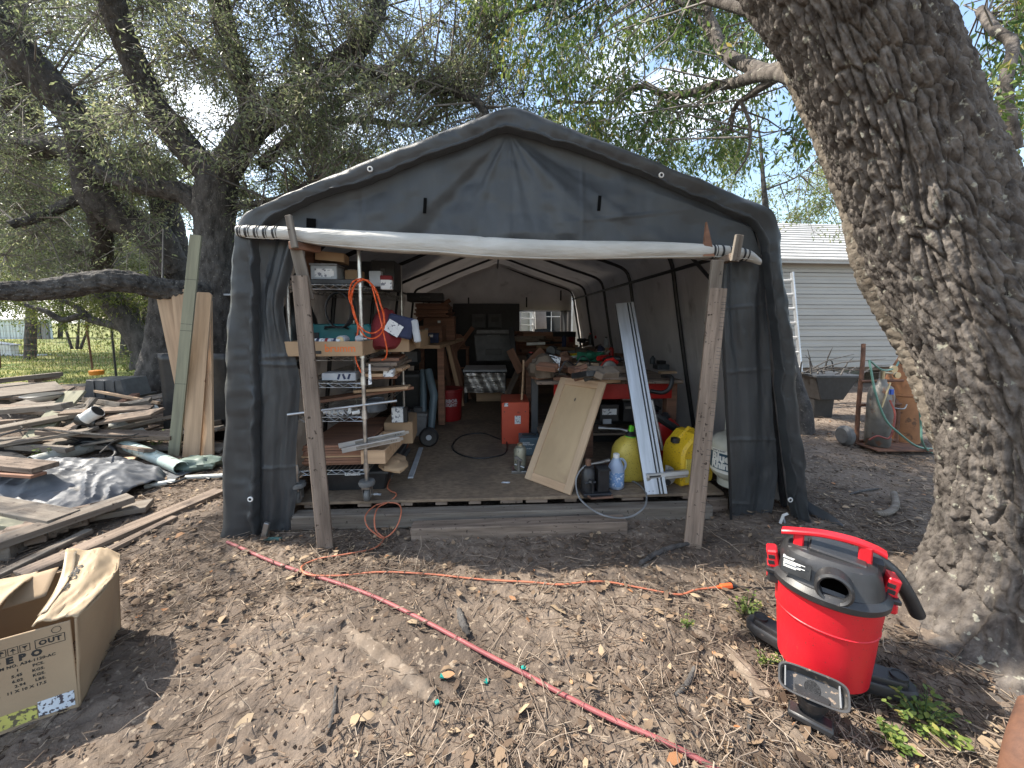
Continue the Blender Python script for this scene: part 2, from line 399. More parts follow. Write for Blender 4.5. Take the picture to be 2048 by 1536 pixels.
# ------------------------------------------------------------------ litter (stuff nobody could count)
def scatter(n, ymin=.75, ymax=8., pw=1.25, keep=None):
    out = []
    while len(out) < n:
        m = n * 2; u = RNG.random(m); a = 1 - pw
        y = (ymin ** a + u * (ymax ** a - ymin ** a)) ** (1 / a); x = (RNG.random(m) * 2 - 1) * (1.62 * y + .35)
        uu = (x - TO.x) * TU.x + (y - TO.y) * TU.y; vv = (x - TO.x) * TV.x + (y - TO.y) * TV.y
        ok = ~((np.abs(uu) < 1.45) & (vv > .12) & (vv < 5.8)); ok &= np.hypot(x - TE.x, y - TE.y) > .42
        if keep is not None: ok &= keep(x, y)
        out += list(zip(x[ok], y[ok]))
    return np.array(out[:n])
def leaves_mesh(name, C, D, Nn, Ln, Wd, m, curl=.25, attr=None):
    """C centre, D direction, Nn normal (n,3); six-vertex curled leaves"""
    D = D / np.linalg.norm(D, axis=1, keepdims=True); S = np.cross(Nn, D); S /= np.linalg.norm(S, axis=1, keepdims=True) + 1e-9; Nn = np.cross(D, S)
    L_ = Ln[:, None]; W_ = Wd[:, None]; cu = (curl * L_ * (RNG.random((len(C), 1)) * 1.6 - .4)); cw = W_ * (RNG.random((len(C), 1)) * .9 - .1)
    v = [C - D * L_ * .5 + Nn * cu, C - D * L_ * .17 + S * W_ * .5 + Nn * cw * .5, C - D * L_ * .17 - S * W_ * .5 + Nn * cw * .5,
         C + D * L_ * .2 + S * W_ * .42 + Nn * cw * .5, C + D * L_ * .2 - S * W_ * .42 + Nn * cw * .5, C + D * L_ * .5 + Nn * cu]
    V = np.stack(v, 1).reshape(-1, 3); b = np.arange(len(C))[:, None] * 6
    F = np.concatenate([b + np.array(t) for t in ((0, 2, 1), (1, 2, 4), (1, 4, 3), (3, 4, 5))], 1).reshape(-1, 3)
    at = RNG.random(len(C)) if attr is None else attr
    return np_mesh(name, V, F, m, np.repeat(at, 4))
def sticks_mesh(name, C, yaw, tilt, Ln, Rd, m, seg=3, crook=.25, attr=None, sides=3):
    n = len(C); d = np.stack([np.cos(yaw) * np.cos(tilt), np.sin(yaw) * np.cos(tilt), np.sin(tilt)], -1)
    s = np.stack([-np.sin(yaw), np.cos(yaw), yaw * 0], -1); u = np.cross(d, s); V = []
    off = np.zeros((n, 2))
    for i in range(seg + 1):
        t = i / seg - .5; rr = Rd * (1.1 - .6 * i / seg)
        c = C + d * (Ln * t)[:, None] + s * (off[:, :1]) + u * (off[:, 1:])
        for k in range(sides):
            a = 2 * math.pi * k / sides + .5; V.append(c + (s * math.cos(a) + u * math.sin(a)) * rr[:, None])
        off += (RNG.random((n, 2)) - .5) * crook * (Ln / seg)[:, None] * np.array([1, .25])
    V = np.stack(V, 1).reshape(-1, 3); b = np.arange(n)[:, None] * (seg + 1) * sides; F = []
    for i in range(seg):
        for k in range(sides): F.append(b + np.array([i * sides + k, i * sides + (k + 1) % sides, (i + 1) * sides + (k + 1) % sides, (i + 1) * sides + k]))
    F = np.concatenate(F, 1).reshape(-1, 4); at = RNG.random(n) if attr is None else attr
    return np_mesh(name, V, F, m, np.repeat(at, seg * sides))
def litter():
    # drifts: dense to the right, in the middle band and at the left yard, bare dirt patches between
    def drift(x, y):
        f = fbm(x * 1.1, y * 1.1, oct=2, seed=21) + np.clip((x - .5) * .5, -.35, .8) + np.clip((y - 1.9) * .45, -.2, .9) + np.clip(-(x + .35) * .8, -.2, .75)
        return RNG.random(len(x)) < np.clip(.24 + .5 * f, .05, 1)
    p = scatter(30000, ymax=7.5, pw=1.1, keep=drift); n = len(p); z = gh(p[:, 0], p[:, 1]) + .004 + RNG.random(n) * .012
    tag(link('wood_chips', sticks_mesh('wood_chips', np.c_[p, z], RNG.random(n) * 6.28, RNG.normal(0, .22, n), RNG.uniform(.010, .042, n), RNG.uniform(.0008, .0032, n), M_CHIP, seg=1)), 'brown mulch of bark chips over the dirt', 'wood chips', kind='stuff')
    p = scatter(10500, ymax=7, pw=1.4, keep=drift); n = len(p); z = gh(p[:, 0], p[:, 1]) + .006 + RNG.random(n) * .02
    tag(link('twigs', sticks_mesh('twigs', np.c_[p, z], RNG.random(n) * 6.28, RNG.normal(0, .10, n), RNG.gamma(2.2, .035, n).clip(.025, .32), RNG.uniform(.0009, .0028, n), M_TWIG, seg=3, crook=.42)), 'thin dry twigs strewn over the dirt', 'twigs', kind='stuff')
    p = scatter(8000, ymax=8, pw=1.15, keep=drift); n = len(p); z = gh(p[:, 0], p[:, 1]) + .006 + RNG.random(n) * .012
    N_ = np.stack([RNG.normal(0, .35, n), RNG.normal(0, .35, n), np.ones(n)], -1); a = RNG.random(n) * 6.28; D = np.stack([np.cos(a), np.sin(a), RNG.normal(0, .15, n)], -1)
    L_ = RNG.gamma(4, .007, n).clip(.012, .055)
    tag(link('fallen_leaves', leaves_mesh('fallen_leaves', np.c_[p, z], D, N_, L_, L_ * RNG.uniform(.35, .6, n), M_DEAD)), 'dry tan and brown oak leaves lying on the dirt', 'leaf litter', kind='stuff')
    p = scatter(3500, ymax=4, pw=1.4); n = len(p); z = gh(p[:, 0], p[:, 1]) + .002
    tag(link('pebbles', sticks_mesh('pebbles', np.c_[p, z], RNG.random(n) * 6.28, RNG.normal(0, .3, n), RNG.uniform(.004, .011, n), RNG.uniform(.0025, .006, n), M_CHIP, seg=2, sides=5)), 'small clods and pebbles on the dirt', 'pebbles', kind='stuff')
    # field grass beyond the scrap pile
    def fld(x, y): return (x < -1.7) & (y > 5.6 + .8 * fbm(x * .7, y * .7, oct=2, seed=30))
    p = scatter(26000, ymin=5.2, ymax=26, pw=1.6, keep=lambda x, y: fld(x, y)); n = len(p); sc = (p[:, 1] / 9)
    L_ = RNG.uniform(.04, .10, n) * np.clip(sc, .8, 2.2); z = gh(p[:, 0], p[:, 1]) + L_ * .4
    N_ = RNG.normal(0, 1, (n, 3)); N_[:, 2] *= .2; D = np.stack([RNG.normal(0, .45, n), RNG.normal(0, .45, n), np.ones(n)], -1)
    tag(link('field_grass', leaves_mesh('field_grass', np.c_[p, z], D, N_, L_, L_ * .14 + .003, M_GRASS)), 'short green and straw grass in the field', 'grass', kind='stuff')
litter()

# ================================================================== trees
def limb_geo(pts, n_per=10, around=20, bark=.012, cell=(.028, .07), bump=.06, seed=0, flare=None, fw=.27):
    """pts: (x,y,z,r). returns V,F of a barked tube"""
    q = catmull(pts, n_per); sq = np.r_[0, np.cumsum(np.linalg.norm(np.diff(q[:, :3], axis=0), axis=1))]; q = np.stack([np.interp(np.linspace(0, sq[-1], len(q)), sq, q[:, k]) for k in range(4)], 1); c = q[:, :3]; r = q[:, 3]; m = len(c)
    s = np.r_[0, np.cumsum(np.linalg.norm(np.diff(c, axis=0), axis=1))]
    t = np.gradient(c, axis=0); t /= np.linalg.norm(t, axis=1, keepdims=True)
    nn = np.zeros((m, 3)); a = np.cross(t[0], [0, 1, .1]); a /= np.linalg.norm(a)
    for i in range(m):
        a = a - t[i] * a.dot(t[i]); a /= np.linalg.norm(a); nn[i] = a
    bb = np.cross(t, nn); th = np.arange(around) / around * 2 * math.pi
    rm = max(float(np.mean(r)), .01); nw = max(4, int(round(2 * math.pi * rm / cell[0])))
    TH, S_ = np.meshgrid(th, s); cx, cy = np.cos(TH), np.sin(TH)
    u = TH / (2 * math.pi) * nw; w = S_ / cell[1]
    wob = .5 * fbm(cx * 1.7, cy * 1.7, S_ * 5, oct=2, seed=seed)
    v1 = voro(u + wob, w + wob, wrapx=nw, seed=seed + 1)
    v2 = voro(u * 2 + wob, w * 1.7, wrapx=nw * 2, seed=seed + 2)
    h = bark * (np.clip(v1 / fw, 0, 1) ** .75 - 1) + bark * .42 * np.clip(v2 / .35, 0, 1) + bark * .22 * fbm(cx * rm * 60, cy * rm * 60, S_ * 40, oct=3, seed=seed + 3)
    lump = bump * r[:, None] * fbm(cx * 1.3, cy * 1.3, S_ * 2.2, oct=3, seed=seed + 4)
    RR = r[:, None] + h + lump
    if flare is not None: RR = RR * flare(TH, S_, c[:, 2][:, None])
    V = c[:, None, :] + nn[:, None, :] * (RR * cx)[..., None] + bb[:, None, :] * (RR * cy)[..., None]
    V = V.reshape(-1, 3); i = np.arange(m - 1)[:, None] * around; k = np.arange(around)[None, :]; k2 = (k + 1) % around
    F = np.stack([i + k, i + k2, i + around + k2, i + around + k], -1).reshape(-1, 4)
    return V, F
def PP(l): return [(*P(a, b, Y), r) for (a, b, Y, r) in l]
def join_geo(gs):
    V = []; F = []; o = 0
    for v, f in gs: V.append(v); F.append(f + o); o += len(v)
    return np.concatenate(V), np.concatenate(F)
def clusters(spec, rad=(.22, .5)):
    out = []
    for (x0, y0, x1, y1, Y0, Y1, n) in spec:
        for _ in range(n):
            Y = random.uniform(Y0, Y1); q = P(random.uniform(x0, x1), random.uniform(y0, y1), Y); out.append((q.x, q.y, q.z, random.uniform(*rad)))
    return np.array(out)
def crown(limbpts, cl, per, lsz, m, name, parent, droop=.2, tw=.006, twig_mat=None, asp=.36, rndbias=0., stuff=True, drop=None):
    """twigs from the nearest limb point to every cluster and leaves round its twiglets"""
    lp = np.array([p[:3] for p in limbpts]); tg = []; C = []; D = []; A = []
    for ci, (x, y, z, rr) in enumerate(cl):
        c = np.array([x, y, z]); d = np.linalg.norm(lp - c, axis=1); j = int(np.argmin(d + RNG.random(len(d)) * .6)); a = lp[j]
        if d[j] < 2.6:
            mid = (a + c) / 2 + RNG.normal(0, .13, 3) * d[j] + np.array([0, 0, .1 * d[j]])
            tg.append((np.array([a, mid, c]), tw * 2.2, tw * .7))
        k = int(2.6 * per * RNG.uniform(.6, 1.4) * (rr / .35) ** 1.5); ns = max(3, k // 9); base = RNG.normal(0, 1, (ns, 3)); base /= np.linalg.norm(base, axis=1, keepdims=True); base[:, 2] -= droop
        tone = RNG.normal(0, .17)
        for b in base:
            L_ = rr * RNG.uniform(.5, 1.15); tip = c + b * L_
            tg.append((np.array([c, (c + tip) / 2 + RNG.normal(0, .04, 3), tip]), tw * .6, tw * .25))
            kk = max(2, k // ns); t = RNG.uniform(.25, 1.05, kk); pos = c + b * (L_ * t)[:, None] + RNG.normal(0, .035, (kk, 3)) * (lsz[1] / .05)
            dd = b + RNG.normal(0, .75, (kk, 3)); dd[:, 2] -= droop * 1.6
            C.append(pos); D.append(dd); A.append(np.clip(RNG.beta(2.1, 2.6, kk) + tone + rndbias, 0, 1))
    C = np.concatenate(C); D = np.concatenate(D); A = np.concatenate(A)
    if drop is not None:
        k = ~drop(C); C, D, A = C[k], D[k], A[k]
    n = len(C); Nn = RNG.normal(0, 1, (n, 3)); Nn[:, 2] = np.abs(Nn[:, 2]) + .5; Ln = RNG.uniform(lsz[0], lsz[1], n)
    D /= np.linalg.norm(D, axis=1, keepdims=True); S = np.cross(Nn, D); S /= np.linalg.norm(S, axis=1, keepdims=True) + 1e-9; N2 = np.cross(D, S)
    L_ = Ln[:, None]; W_ = L_ * asp
    V = np.stack([C - D * L_ * .5, C + S * W_ * .5 + N2 * W_ * .2, C + D * L_ * .5 + N2 * L_ * -.1, C - S * W_ * .5 + N2 * W_ * .2], 1).reshape(-1, 3)
    b = np.arange(n)[:, None] * 4; F = np.concatenate([b + np.array(t) for t in ((0, 1, 2), (0, 2, 3))], 1).reshape(-1, 3)
    o = link(name, np_mesh(name, V, F, m, np.repeat(A, 2)), parent); o['kind'] = 'stuff'
    # twigs as one mesh of 3-sided tubes
    n = len(tg); Pm = np.stack([t[0] for t in tg]); r0 = np.array([t[1] for t in tg]); r1 = np.array([t[2] for t in tg]); V = []
    for i in range(3):
        tt = Pm[:, 2] - Pm[:, 0]; tt /= np.linalg.norm(tt, axis=1, keepdims=True) + 1e-9; s = np.cross(tt, [.3, .2, 1.]); s /= np.linalg.norm(s, axis=1, keepdims=True) + 1e-9; u = np.cross(tt, s); rr = r0 + (r1 - r0) * i / 2
        for k in range(3): a = 2.094 * k; V.append(Pm[:, i] + (s * math.cos(a) + u * math.sin(a)) * rr[:, None])
    V = np.stack(V, 1).reshape(-1, 3); b = np.arange(n)[:, None] * 9
    F = np.concatenate([b + np.array([i * 3 + k, i * 3 + (k + 1) % 3, i * 3 + 3 + (k + 1) % 3, i * 3 + 3 + k]) for i in range(2) for k in range(3)], 1).reshape(-1, 4)
    o = link('twigs', np_mesh('twigs', V, F, twig_mat or M_TWG), parent); o['kind'] = 'stuff'
    return len(C)
def tree(name, label, trunk, limbs, base, bm=None, bark=.012, cell=(.03, .085), around=26, group=None):
    t = thing(name, label, 'tree', base, group=group); Mi = np.array(Matrix.Translation(-Vector(base)))[:3, 3]
    allp = []
    for i, l in enumerate([trunk] + limbs):
        rm = np.mean([q[3] for q in l]); V, F = limb_geo(l, 12 if around < 40 else 20, max(8, int(around * min(1.0, .35 + rm / .15))), bark * min(1, rm / .09), cell, seed=hash(label) % 97 * 0 + i * 7 + len(label))
        link('trunk' if i == 0 else 'limb', np_mesh('limb', V + Mi, F, bm or M_BARK, smooth=True), t)
        q = catmull(l, 5); allp += [tuple(a) for a in q[(len(q) // 4 if i == 0 else 0):]]
    return t, allp, Mi
def local(cl, Mi): c = cl.copy(); c[:, :3] += Mi; return c

# sun gaps: where the photograph shows sunlit ground or things, thin the leaves along the sun's path
def gaps(spots):
    def f(C):
        k = np.zeros(len(C), bool)
        for (x, y, z, r) in spots:
            d = C - np.array([x, y, z]); s = np.array(SUN); t = d @ s; q = d - t[:, None] * s
            k |= (np.linalg.norm(q, axis=1) < r)
        return k
    return f
GAPS = []

def build_trees():
    # --- oak A beside the tent, forking low
    tr = PP([(440, 880, 4.35, .24), (436, 780, 4.35, .195), (436, 600, 4.35, .175), (431, 470, 4.35, .175), (432, 390, 4.35, .19), (440, 335, 4.35, .16)])
    l = [PP([(438, 360, 4.35, .16), (500, 262, 4.3, .14), (560, 215, 4.3, .13), (640, 155, 4.3, .12), (700, 110, 4.3, .105), (738, 62, 4.3, .085), (760, 0, 4.3, .075), (775, -120, 4.3, .06)]),
         PP([(655, 150, 4.3, .08), (720, 143, 4.2, .07), (780, 150, 4.1, .062), (850, 175, 4.0, .055), (905, 180, 3.9, .05), (955, 205, 3.8, .04), (978, 240, 3.7, .03)]),
         PP([(560, 235, 4.6, .07), (610, 240, 4.8, .055), (665, 245, 4.9, .05), (720, 238, 4.9, .045), (780, 248, 4.9, .035), (850, 250, 4.9, .02)]),
         PP([(440, 365, 4.35, .15), (370, 292, 4.25, .14), (322, 232, 4.1, .125), (290, 178, 4.0, .115), (262, 110, 3.9, .105), (238, 50, 3.8, .1), (215, -30, 3.7, .1), (190, -160, 3.6, .08)]),
         PP([(505, 280, 4.3, .12), (500, 210, 4.3, .11), (478, 140, 4.2, .1), (458, 80, 4.2, .095), (440, 10, 4.1, .09), (420, -100, 4.0, .07)]),
         PP([(428, 450, 4.4, .12), (380, 395, 4.4, .11), (330, 380, 4.4, .1), (285, 372, 4.4, .09), (230, 355, 4.4, .08), (190, 330, 4.4, .07)]),
         PP([(520, 330, 4.6, .06), (600, 265, 4.9, .055), (660, 215, 5.0, .05), (720, 180, 5.1, .04), (800, 120, 5.2, .03)]),
         PP([(470, 415, 4.4, .04), (560, 395, 4.2, .025), (640, 350, 4.1, .015)])]
    t, ap, Mi = tree('oak_tree', 'dark oak forking low just left of the grey tent', tr, l, P(438, 880, 4.35), bark=.020, cell=(.036, .10), around=56)
    cl = clusters([(440, -120, 1010, 180, 3.6, 5.6, 150), (560, 130, 960, 330, 3.4, 5.4, 110), (180, -120, 600, 330, 3.3, 5.5, 105), (470, 300, 700, 440, 4.2, 5.8, 60), (960, 120, 1060, 260, 3.8, 5, 14)], (.16, .42))
    print('leaves A', crown([tuple(np.array(p[:3]) + Mi) for p in ap], local(cl, Mi), 95, (.028, .05), M_LEAF, 'leaves', t))
    # --- oak B behind it, limb sweeping up to the left, a low level limb crossing in front of the field
    tr = PP([(330, 800, 5.6, .36), (332, 690, 5.6, .26), (338, 600, 5.6, .23), (340, 500, 5.6, .22), (330, 420, 5.6, .17), (325, 340, 5.6, .13)])
    l = [PP([(345, 540, 5.4, .2), (310, 475, 5.2, .2), (250, 440, 5.0, .2), (195, 395, 4.8, .19), (178, 320, 4.7, .17), (160, 250, 4.6, .165), (112, 185, 4.5, .17), (60, 130, 4.4, .17), (10, 60, 4.3, .15), (-60, -40, 4.2, .12)]),
         PP([(425, 585, 4.3, .12), (380, 585, 4.1, .12), (310, 575, 3.9, .105), (240, 562, 3.7, .10), (180, 566, 3.6, .098), (120, 575, 3.5, .095), (60, 580, 3.4, .085), (0, 582, 3.3, .075), (-90, 575, 3.2, .06)]),
         PP([(165, 320, 4.8, .12), (120, 292, 4.9, .12), (60, 300, 5.0, .12), (0, 288, 5.1, .12), (-80, 300, 5.2, .1)]),
         PP([(190, 400, 4.8, .12), (200, 440, 5.0, .11), (205, 500, 5.3, .1), (200, 560, 5.6, .12)]),
         PP([(300, 470, 5.2, .08), (230, 410, 5.0, .07), (160, 400, 4.8, .06), (90, 430, 4.6, .05), (20, 450, 4.4, .04)])]
    t, ap, Mi = tree('oak_tree', 'oak behind the leaning planks with a low level limb', tr, l, P(330, 800, 5.6), bark=.020, cell=(.04, .12), around=52)
    cl = clusters([(-150, -150, 330, 330, 4.0, 6.6, 130), (-120, 280, 420, 470, 4.4, 7.5, 100), (-60, 440, 330, 560, 4.4, 7.5, 42)], (.2, .5))
    print('leaves B', crown([tuple(np.array(p[:3]) + Mi) for p in ap], local(cl, Mi), 85, (.03, .056), M_LEAF, 'leaves', t))
    # --- oak C at far left
    tr = PP([(70, 715, 11, .3), (75, 650, 11, .26), (60, 480, 9, .26), (50, 330, 7.4, .26), (42, 240, 6.6, .25), (30, 150, 6.2, .24), (18, 60, 6, .22), (-10, -80, 5.8, .2)])
    t, ap, Mi = tree('oak_tree', 'tall oak trunk at the left edge behind the other limbs', tr[2:], [PP([(48, 300, 7.2, .1), (0, 260, 7, .08), (-80, 230, 7, .05)])], P(60, 560, 9))
    cl = clusters([(-200, -150, 260, 260, 6.2, 8.5, 90)], (.3, .6))
    crown([tuple(np.array(p[:3]) + Mi) for p in ap], local(cl, Mi), 80, (.04, .07), M_LEAF, 'leaves', t)
    # --- tree D leaning over the field
    tr = PP([(300, 735, 7.9, .3), (290, 700, 7.9, .24), (262, 655, 7.8, .2), (232, 615, 7.7, .19), (200, 570, 7.6, .18), (150, 500, 7.4, .15), (90, 440, 7.2, .1)])
    l = [PP([(262, 660, 7.8, .1), (225, 650, 7.8, .075), (185, 640, 7.8, .07), (160, 632, 7.7, .062), (125, 640, 7.6, .055), (90, 622, 7.5, .045), (50, 610, 7.4, .03)]),
         PP([(185, 640, 7.8, .06), (150, 612, 7.8, .05), (120, 600, 7.7, .035), (80, 590, 7.6, .02)]),
         PP([(280, 690, 8.2, .1), (262, 600, 8.4, .09), (240, 540, 8.5, .07)]), PP([(292, 700, 8.2, .1), (296, 600, 8.4, .09), (300, 500, 8.5, .07)])]
    t, ap, Mi = tree('leaning_tree', 'leaning tree over the field beyond the wire fence', tr, l, P(300, 735, 7.9))
    cl = clusters([(-60, 500, 330, 600, 7, 10, 60), (60, 590, 320, 640, 7.3, 10, 16), (0, 560, 300, 600, 9, 12, 20)], (.25, .6))
    crown([tuple(np.array(p[:3]) + Mi) for p in ap], local(cl, Mi), 70, (.05, .09), M_LEAF3, 'leaves', t)
    # --- the big leaning oak at the right
    tr = [(2.13, 1.33, -.16, .46), (2.14, 1.35, .08, .40), (2.13, 1.385, .33, .335), (2.085, 1.415, .60, .305), (2.02, 1.44, .88, .28), (1.925, 1.50, 1.20, .255),
          (*P(1885, 480, 1.6), .235), (*P(1795, 250, 1.62), .23), (*P(1680, 0, 1.62), .235), (*P(1560, -220, 1.62), .23), (*P(1380, -480, 1.6), .2), (*P(1080, -800, 1.6), .17)]
    def fl(TH, S_, Z):
        k = np.exp(-np.clip(Z, 0, 9) / .10)
        return 1 + k * (.34 + .30 * np.cos(TH - .45) + .10 * np.cos(TH * 5 + 1.2))
    t = thing('leaning_oak', 'massive rough barked oak leaning across the right edge', 'tree', TE); Mi = -np.array(TE)
    V, F = limb_geo(tr, 58, 400, 
                    .027, (.037, .215), bump=.07, seed=5, flare=fl, fw=.20)
    link('trunk', np_mesh('trunk', V + Mi, F, M_BARKE, smooth=True), t)
    l = [PP([(2100, 1080, 1.5, .2), (1985, 880, 1.56, .17), (1885, 700, 1.68, .14), (1815, 600, 1.74, .12), (1772, 500, 1.76, .115), (1728, 380, 1.8, .10), (1676, 260, 1.85, .095), (1622, 150, 1.9, .095), (1590, 40, 1.95, .09), (1560, -80, 2.0, .08)])]
    V, F = limb_geo(l[0], 30, 60, .010, (.03, .05), bump=.10, seed=8); link('limb', np_mesh('limb', V + Mi, F, M_BARKP, smooth=True), t)
    l2 = [PP([(1625, 165, 1.9, .055), (1585, 135, 2.1, .05), (1535, 145, 2.4, .045), (1490, 128, 2.7, .042), (1445, 105, 3.0, .042), (1430, 60, 3.1, .035), (1410, 10, 3.2, .03), (1390, -60, 3.3, .025)]),
          PP([(1625, 175, 1.9, .055), (1580, 150, 2.1, .045), (1520, 150, 2.4, .038), (1470, 165, 2.7, .035), (1430, 172, 3.0, .034), (1385, 185, 3.3, .032), (1330, 190, 3.6, .03), (1290, 172, 3.8, .026), (1240, 190, 4.0, .022), (1225, 205, 4.1, .018), (1110, 203, 4.4, .014)]),
          PP([(1560, 150, 2.2, .03), (1500, 190, 2.6, .022), (1470, 215, 2.8, .018), (1462, 260, 2.8, .012)]),
          PP([(1445, 110, 3.0, .03), (1400, 40, 3.4, .022), (1350, 0, 3.7, .02), (1250, -20, 4.2, .016)]),
          PP([(1480, 200, 2.6, .012), (1500, 250, 2.6, .010), (1495, 310, 2.6, .008), (1470, 350, 2.6, .006)]),
          PP([(1590, 60, 1.95, .05), (1500, 20, 2.4, .035), (1300, -20, 3.0, .03), (1080, 10, 3.6, .022), (980, 50, 3.9, .015)]),
          PP([(2030, 300, 2.6, .04), (2010, 180, 2.6, .035), (2025, 90, 2.7, .03), (1990, 60, 2.8, .03), (1960, 20, 3, .03)])]
    for i, q in enumerate(l2): V, F = limb_geo(q, 9, 10, .003, (.02, .04), seed=20 + i); link('limb', np_mesh('limb', V + Mi, F, M_BARKE, smooth=True), t)
    lm = [tuple(np.array(p[:3]) + Mi) for q in l2 for p in catmull(q, 5)]
    cl = clusters([(950, -140, 1560, 60, 3.0, 4.8, 105), (1040, 40, 1560, 250, 2.8, 4.8, 105), (1150, 230, 1520, 330, 2.8, 4.4, 30), (1330, 280, 1480, 380, 3.6, 4.6, 9), (1560, 200, 1640, 280, 2.6, 3.4, 5), (1960, -80, 2090, 300, 2.4, 4, 30)], (.12, .34))
    print('leaves E', crown(lm, local(cl, Mi), 58, (.038, .074), M_LEAF2, 'leaves', t, droop=.55, tw=.004, asp=.34))
    # canopy overhead, out of the frame, that dapples the yard
    upl = [tuple(np.array(p[:3]) + Mi) for p in catmull(tr[-3:], 6)]
    over = [(tr[-2][:3], (-1.2, .9, 4.6)), (tr[-1][:3], (-3.2, 2.2, 5.4)), (tr[-1][:3], (-2.5, -.6, 5.0)), (tr[-2][:3], (1.6, -.8, 4.9)), ((-1.2, .9, 4.6), (-4.4, 1.0, 5.2))]
    for i, (a, b) in enumerate(over):
        a = np.array(a); b = np.array(b); md = (a + b) / 2 + [0, 0, .35]; q = [(*a, .12), (*md, .09), (*b, .035)]
        V, F = limb_geo(q, 9, 10, .004, (.03, .06), seed=40 + i); link('limb', np_mesh('limb', V + Mi, F, M_BARKE, smooth=True), t); upl += [tuple(np.array(p[:3]) + Mi) for p in catmull(q, 6)]
    oc = []
    for _ in range(520):
        x, y = random.uniform(-9.5, 2.4), random.uniform(-1.8, 5.4); z = random.uniform(4.3, 6.6)
        if (z - 1.25) / max(y, .2) < .98: continue
        if y < 3.0 and x > -5 and random.random() > .55: continue
        if fbm(x * .7, y * .9, oct=2, seed=77) < -.25: continue
        oc.append((x, y, z, random.uniform(.25, .5)))
    print('leaves over', len(oc), crown(upl, local(np.array(oc), Mi), 60, (.04, .075), M_LEAF2, 'leaves', t, droop=.3, tw=.004, asp=.4, drop=gaps(GAPS_L(Mi))))
    # --- small trees and brush beyond
    def bush(label, stems, cl, mtl, per=60, lsz=(.05, .09), base=None, name='young_tree', cat=None, tw=.006, grp=None):
        b = base or Vector(stems[0][0][:3]); t, ap, Mi = tree(name, label, stems[0], stems[1:], b, bark=.003, around=12, group=grp)
        crown([tuple(np.array(p[:3]) + Mi) for p in ap], local(cl, Mi), per, lsz, mtl, 'leaves', t, tw=tw); return t
    st = [PP([(1600, 868, 4.3, .15), (1604, 820, 4.3, .10), (1590, 770, 4.35, .085), (1574, 700, 4.4, .08), (1550, 560, 4.5, .06), (1530, 400, 4.6, .03), (1522, 300, 4.7, .016), (1512, 210, 4.8, .006)]), PP([(1530, 380, 4.6, .012), (1600, 350, 4.8, .008), (1650, 300, 5, .005)])]
    bush('slender tree growing from behind the right side of the tent', st, clusters([(1540, 300, 1720, 400, 4.3, 5.6, 14), (1560, 400, 1720, 470, 4.6, 5.6, 6)], (.12, .28)), M_LEAF3, per=24, lsz=(.03, .055), tw=.0035)
    for i, (x, y, Y, lab) in enumerate([(152, 698, 15, 'small bare multi stemmed tree in the middle of the field'), (262, 690, 17, 'thin field tree seen past the leaning trunk')]):
        st = [PP([(x + a, y, Y, .05), (x + a * 2.2, y - 30, Y, .04), (x + a * 3.5, y - 70, Y, .02)]) for a in (-8, 2, 9)]
        bush(lab, st, clusters([(x - 45, y - 100, x + 45, y - 55, Y - 1, Y + 1, 11)], (.3, .6)), M_LEAF3, per=34)
    # hedge of trees at the far side, one crown each
    k = 0
    for (x0, Y, w, h, z0, lab) in [(-150, 26, 150, 190, 600, 'pale far tree at the left end of the field'), (120, 30, 110, 150, 610, 'rounded far tree above the white building'), (330, 17, 150, 260, 650, 'leafy far tree behind the oak trunks'), (560, 15, 170, 260, 640, 'bright leafy tree behind the left tent eave'),
                               (790, 16, 170, 300, 560, 'bright leafy tree behind the tent ridge'), (1330, 15, 190, 250, 560, 'light green tree behind the right tent slope'), (1640, 17, 140, 230, 600, 'pale thin leaved tree above the metal shed'), (-40, 15, 150, 200, 560, 'sunlit tree behind the far left oak'), (60, 13, 170, 190, 545, 'sunny yellow green tree behind the level limb'), (250, 14, 130, 200, 560, 'sunny tree filling the gap between the two left oaks')]:
        st = [PP([(x0, 650 + 950 / Y, Y, .15), (x0 + 5, z0 - 60, Y, .11), (x0 - 10, z0 - 150, Y, .06)])] + [PP([(x0, z0 - 20, Y, .1), (x0 + w * a, z0 - h * .6, Y + random.uniform(-1, 1), .04)]) for a in (-.6, .5, -.25, .3)]
        dens = 30 if Y < 20 else 20
        bush(lab, st, clusters([(x0 - w, z0 - h - 40, x0 + w, z0 - 30, Y - 1.6, Y + 1.6, dens)], (.6, 1.2)), M_LEAF3, per=32, lsz=(.10, .17), name='far_tree', tw=.012)
def GAPS_L(Mi): return [(x + Mi[0], y + Mi[1], z + Mi[2], r) for (x, y, z, r) in [(1.02, 1.35, .35, .42), (-1.35, 1.35, .3, .30), (1.4, 1.25, .1, .3), (-.55, 1.5, 0, .3), (.2, 1.25, 0, .22), (2.3, 3.2, 0, .6), (1.75, 2.4, 0, .3)]]
build_trees()
# ================================================================== tent, platform, props
M_FAB = mat('grey_tarp', (.062, .069, .074), .40, c2=(.036, .040, .044), transl=.16, tcol=(.36, .34, .33), vs=4.5, st=(1.6, 1.6, .45), det=9, bump=.0012, bs=420, spec=.5, speck=(.08, .088, .09), ss=5, sth=.60, speckr=.25)
M_LIN = mat('tarp_lining', (.68, .64, .61), .7, c2=(.54, .51, .485), vs=2.2, bump=.02, bs=4, bst=(1, 3.4, .3), transl=.45, speck=(.34, .30, .27), ss=3.2, sth=.6, speckr=.15)
M_ROLL = mat('white_roll', (.50, .49, .455), .6, c2=(.37, .36, .33), vs=9, st=(.4, 1, 1), bump=.010, bs=16, bst=(.5, 2, 2), speck=(.33, .30, .26), ss=13, sth=.67, speckr=.12)
M_BLK = mat('black_plastic', (.022, .023, .025), .42, c2=(.012, .012, .013), vs=20, bump=.0004, bs=300)
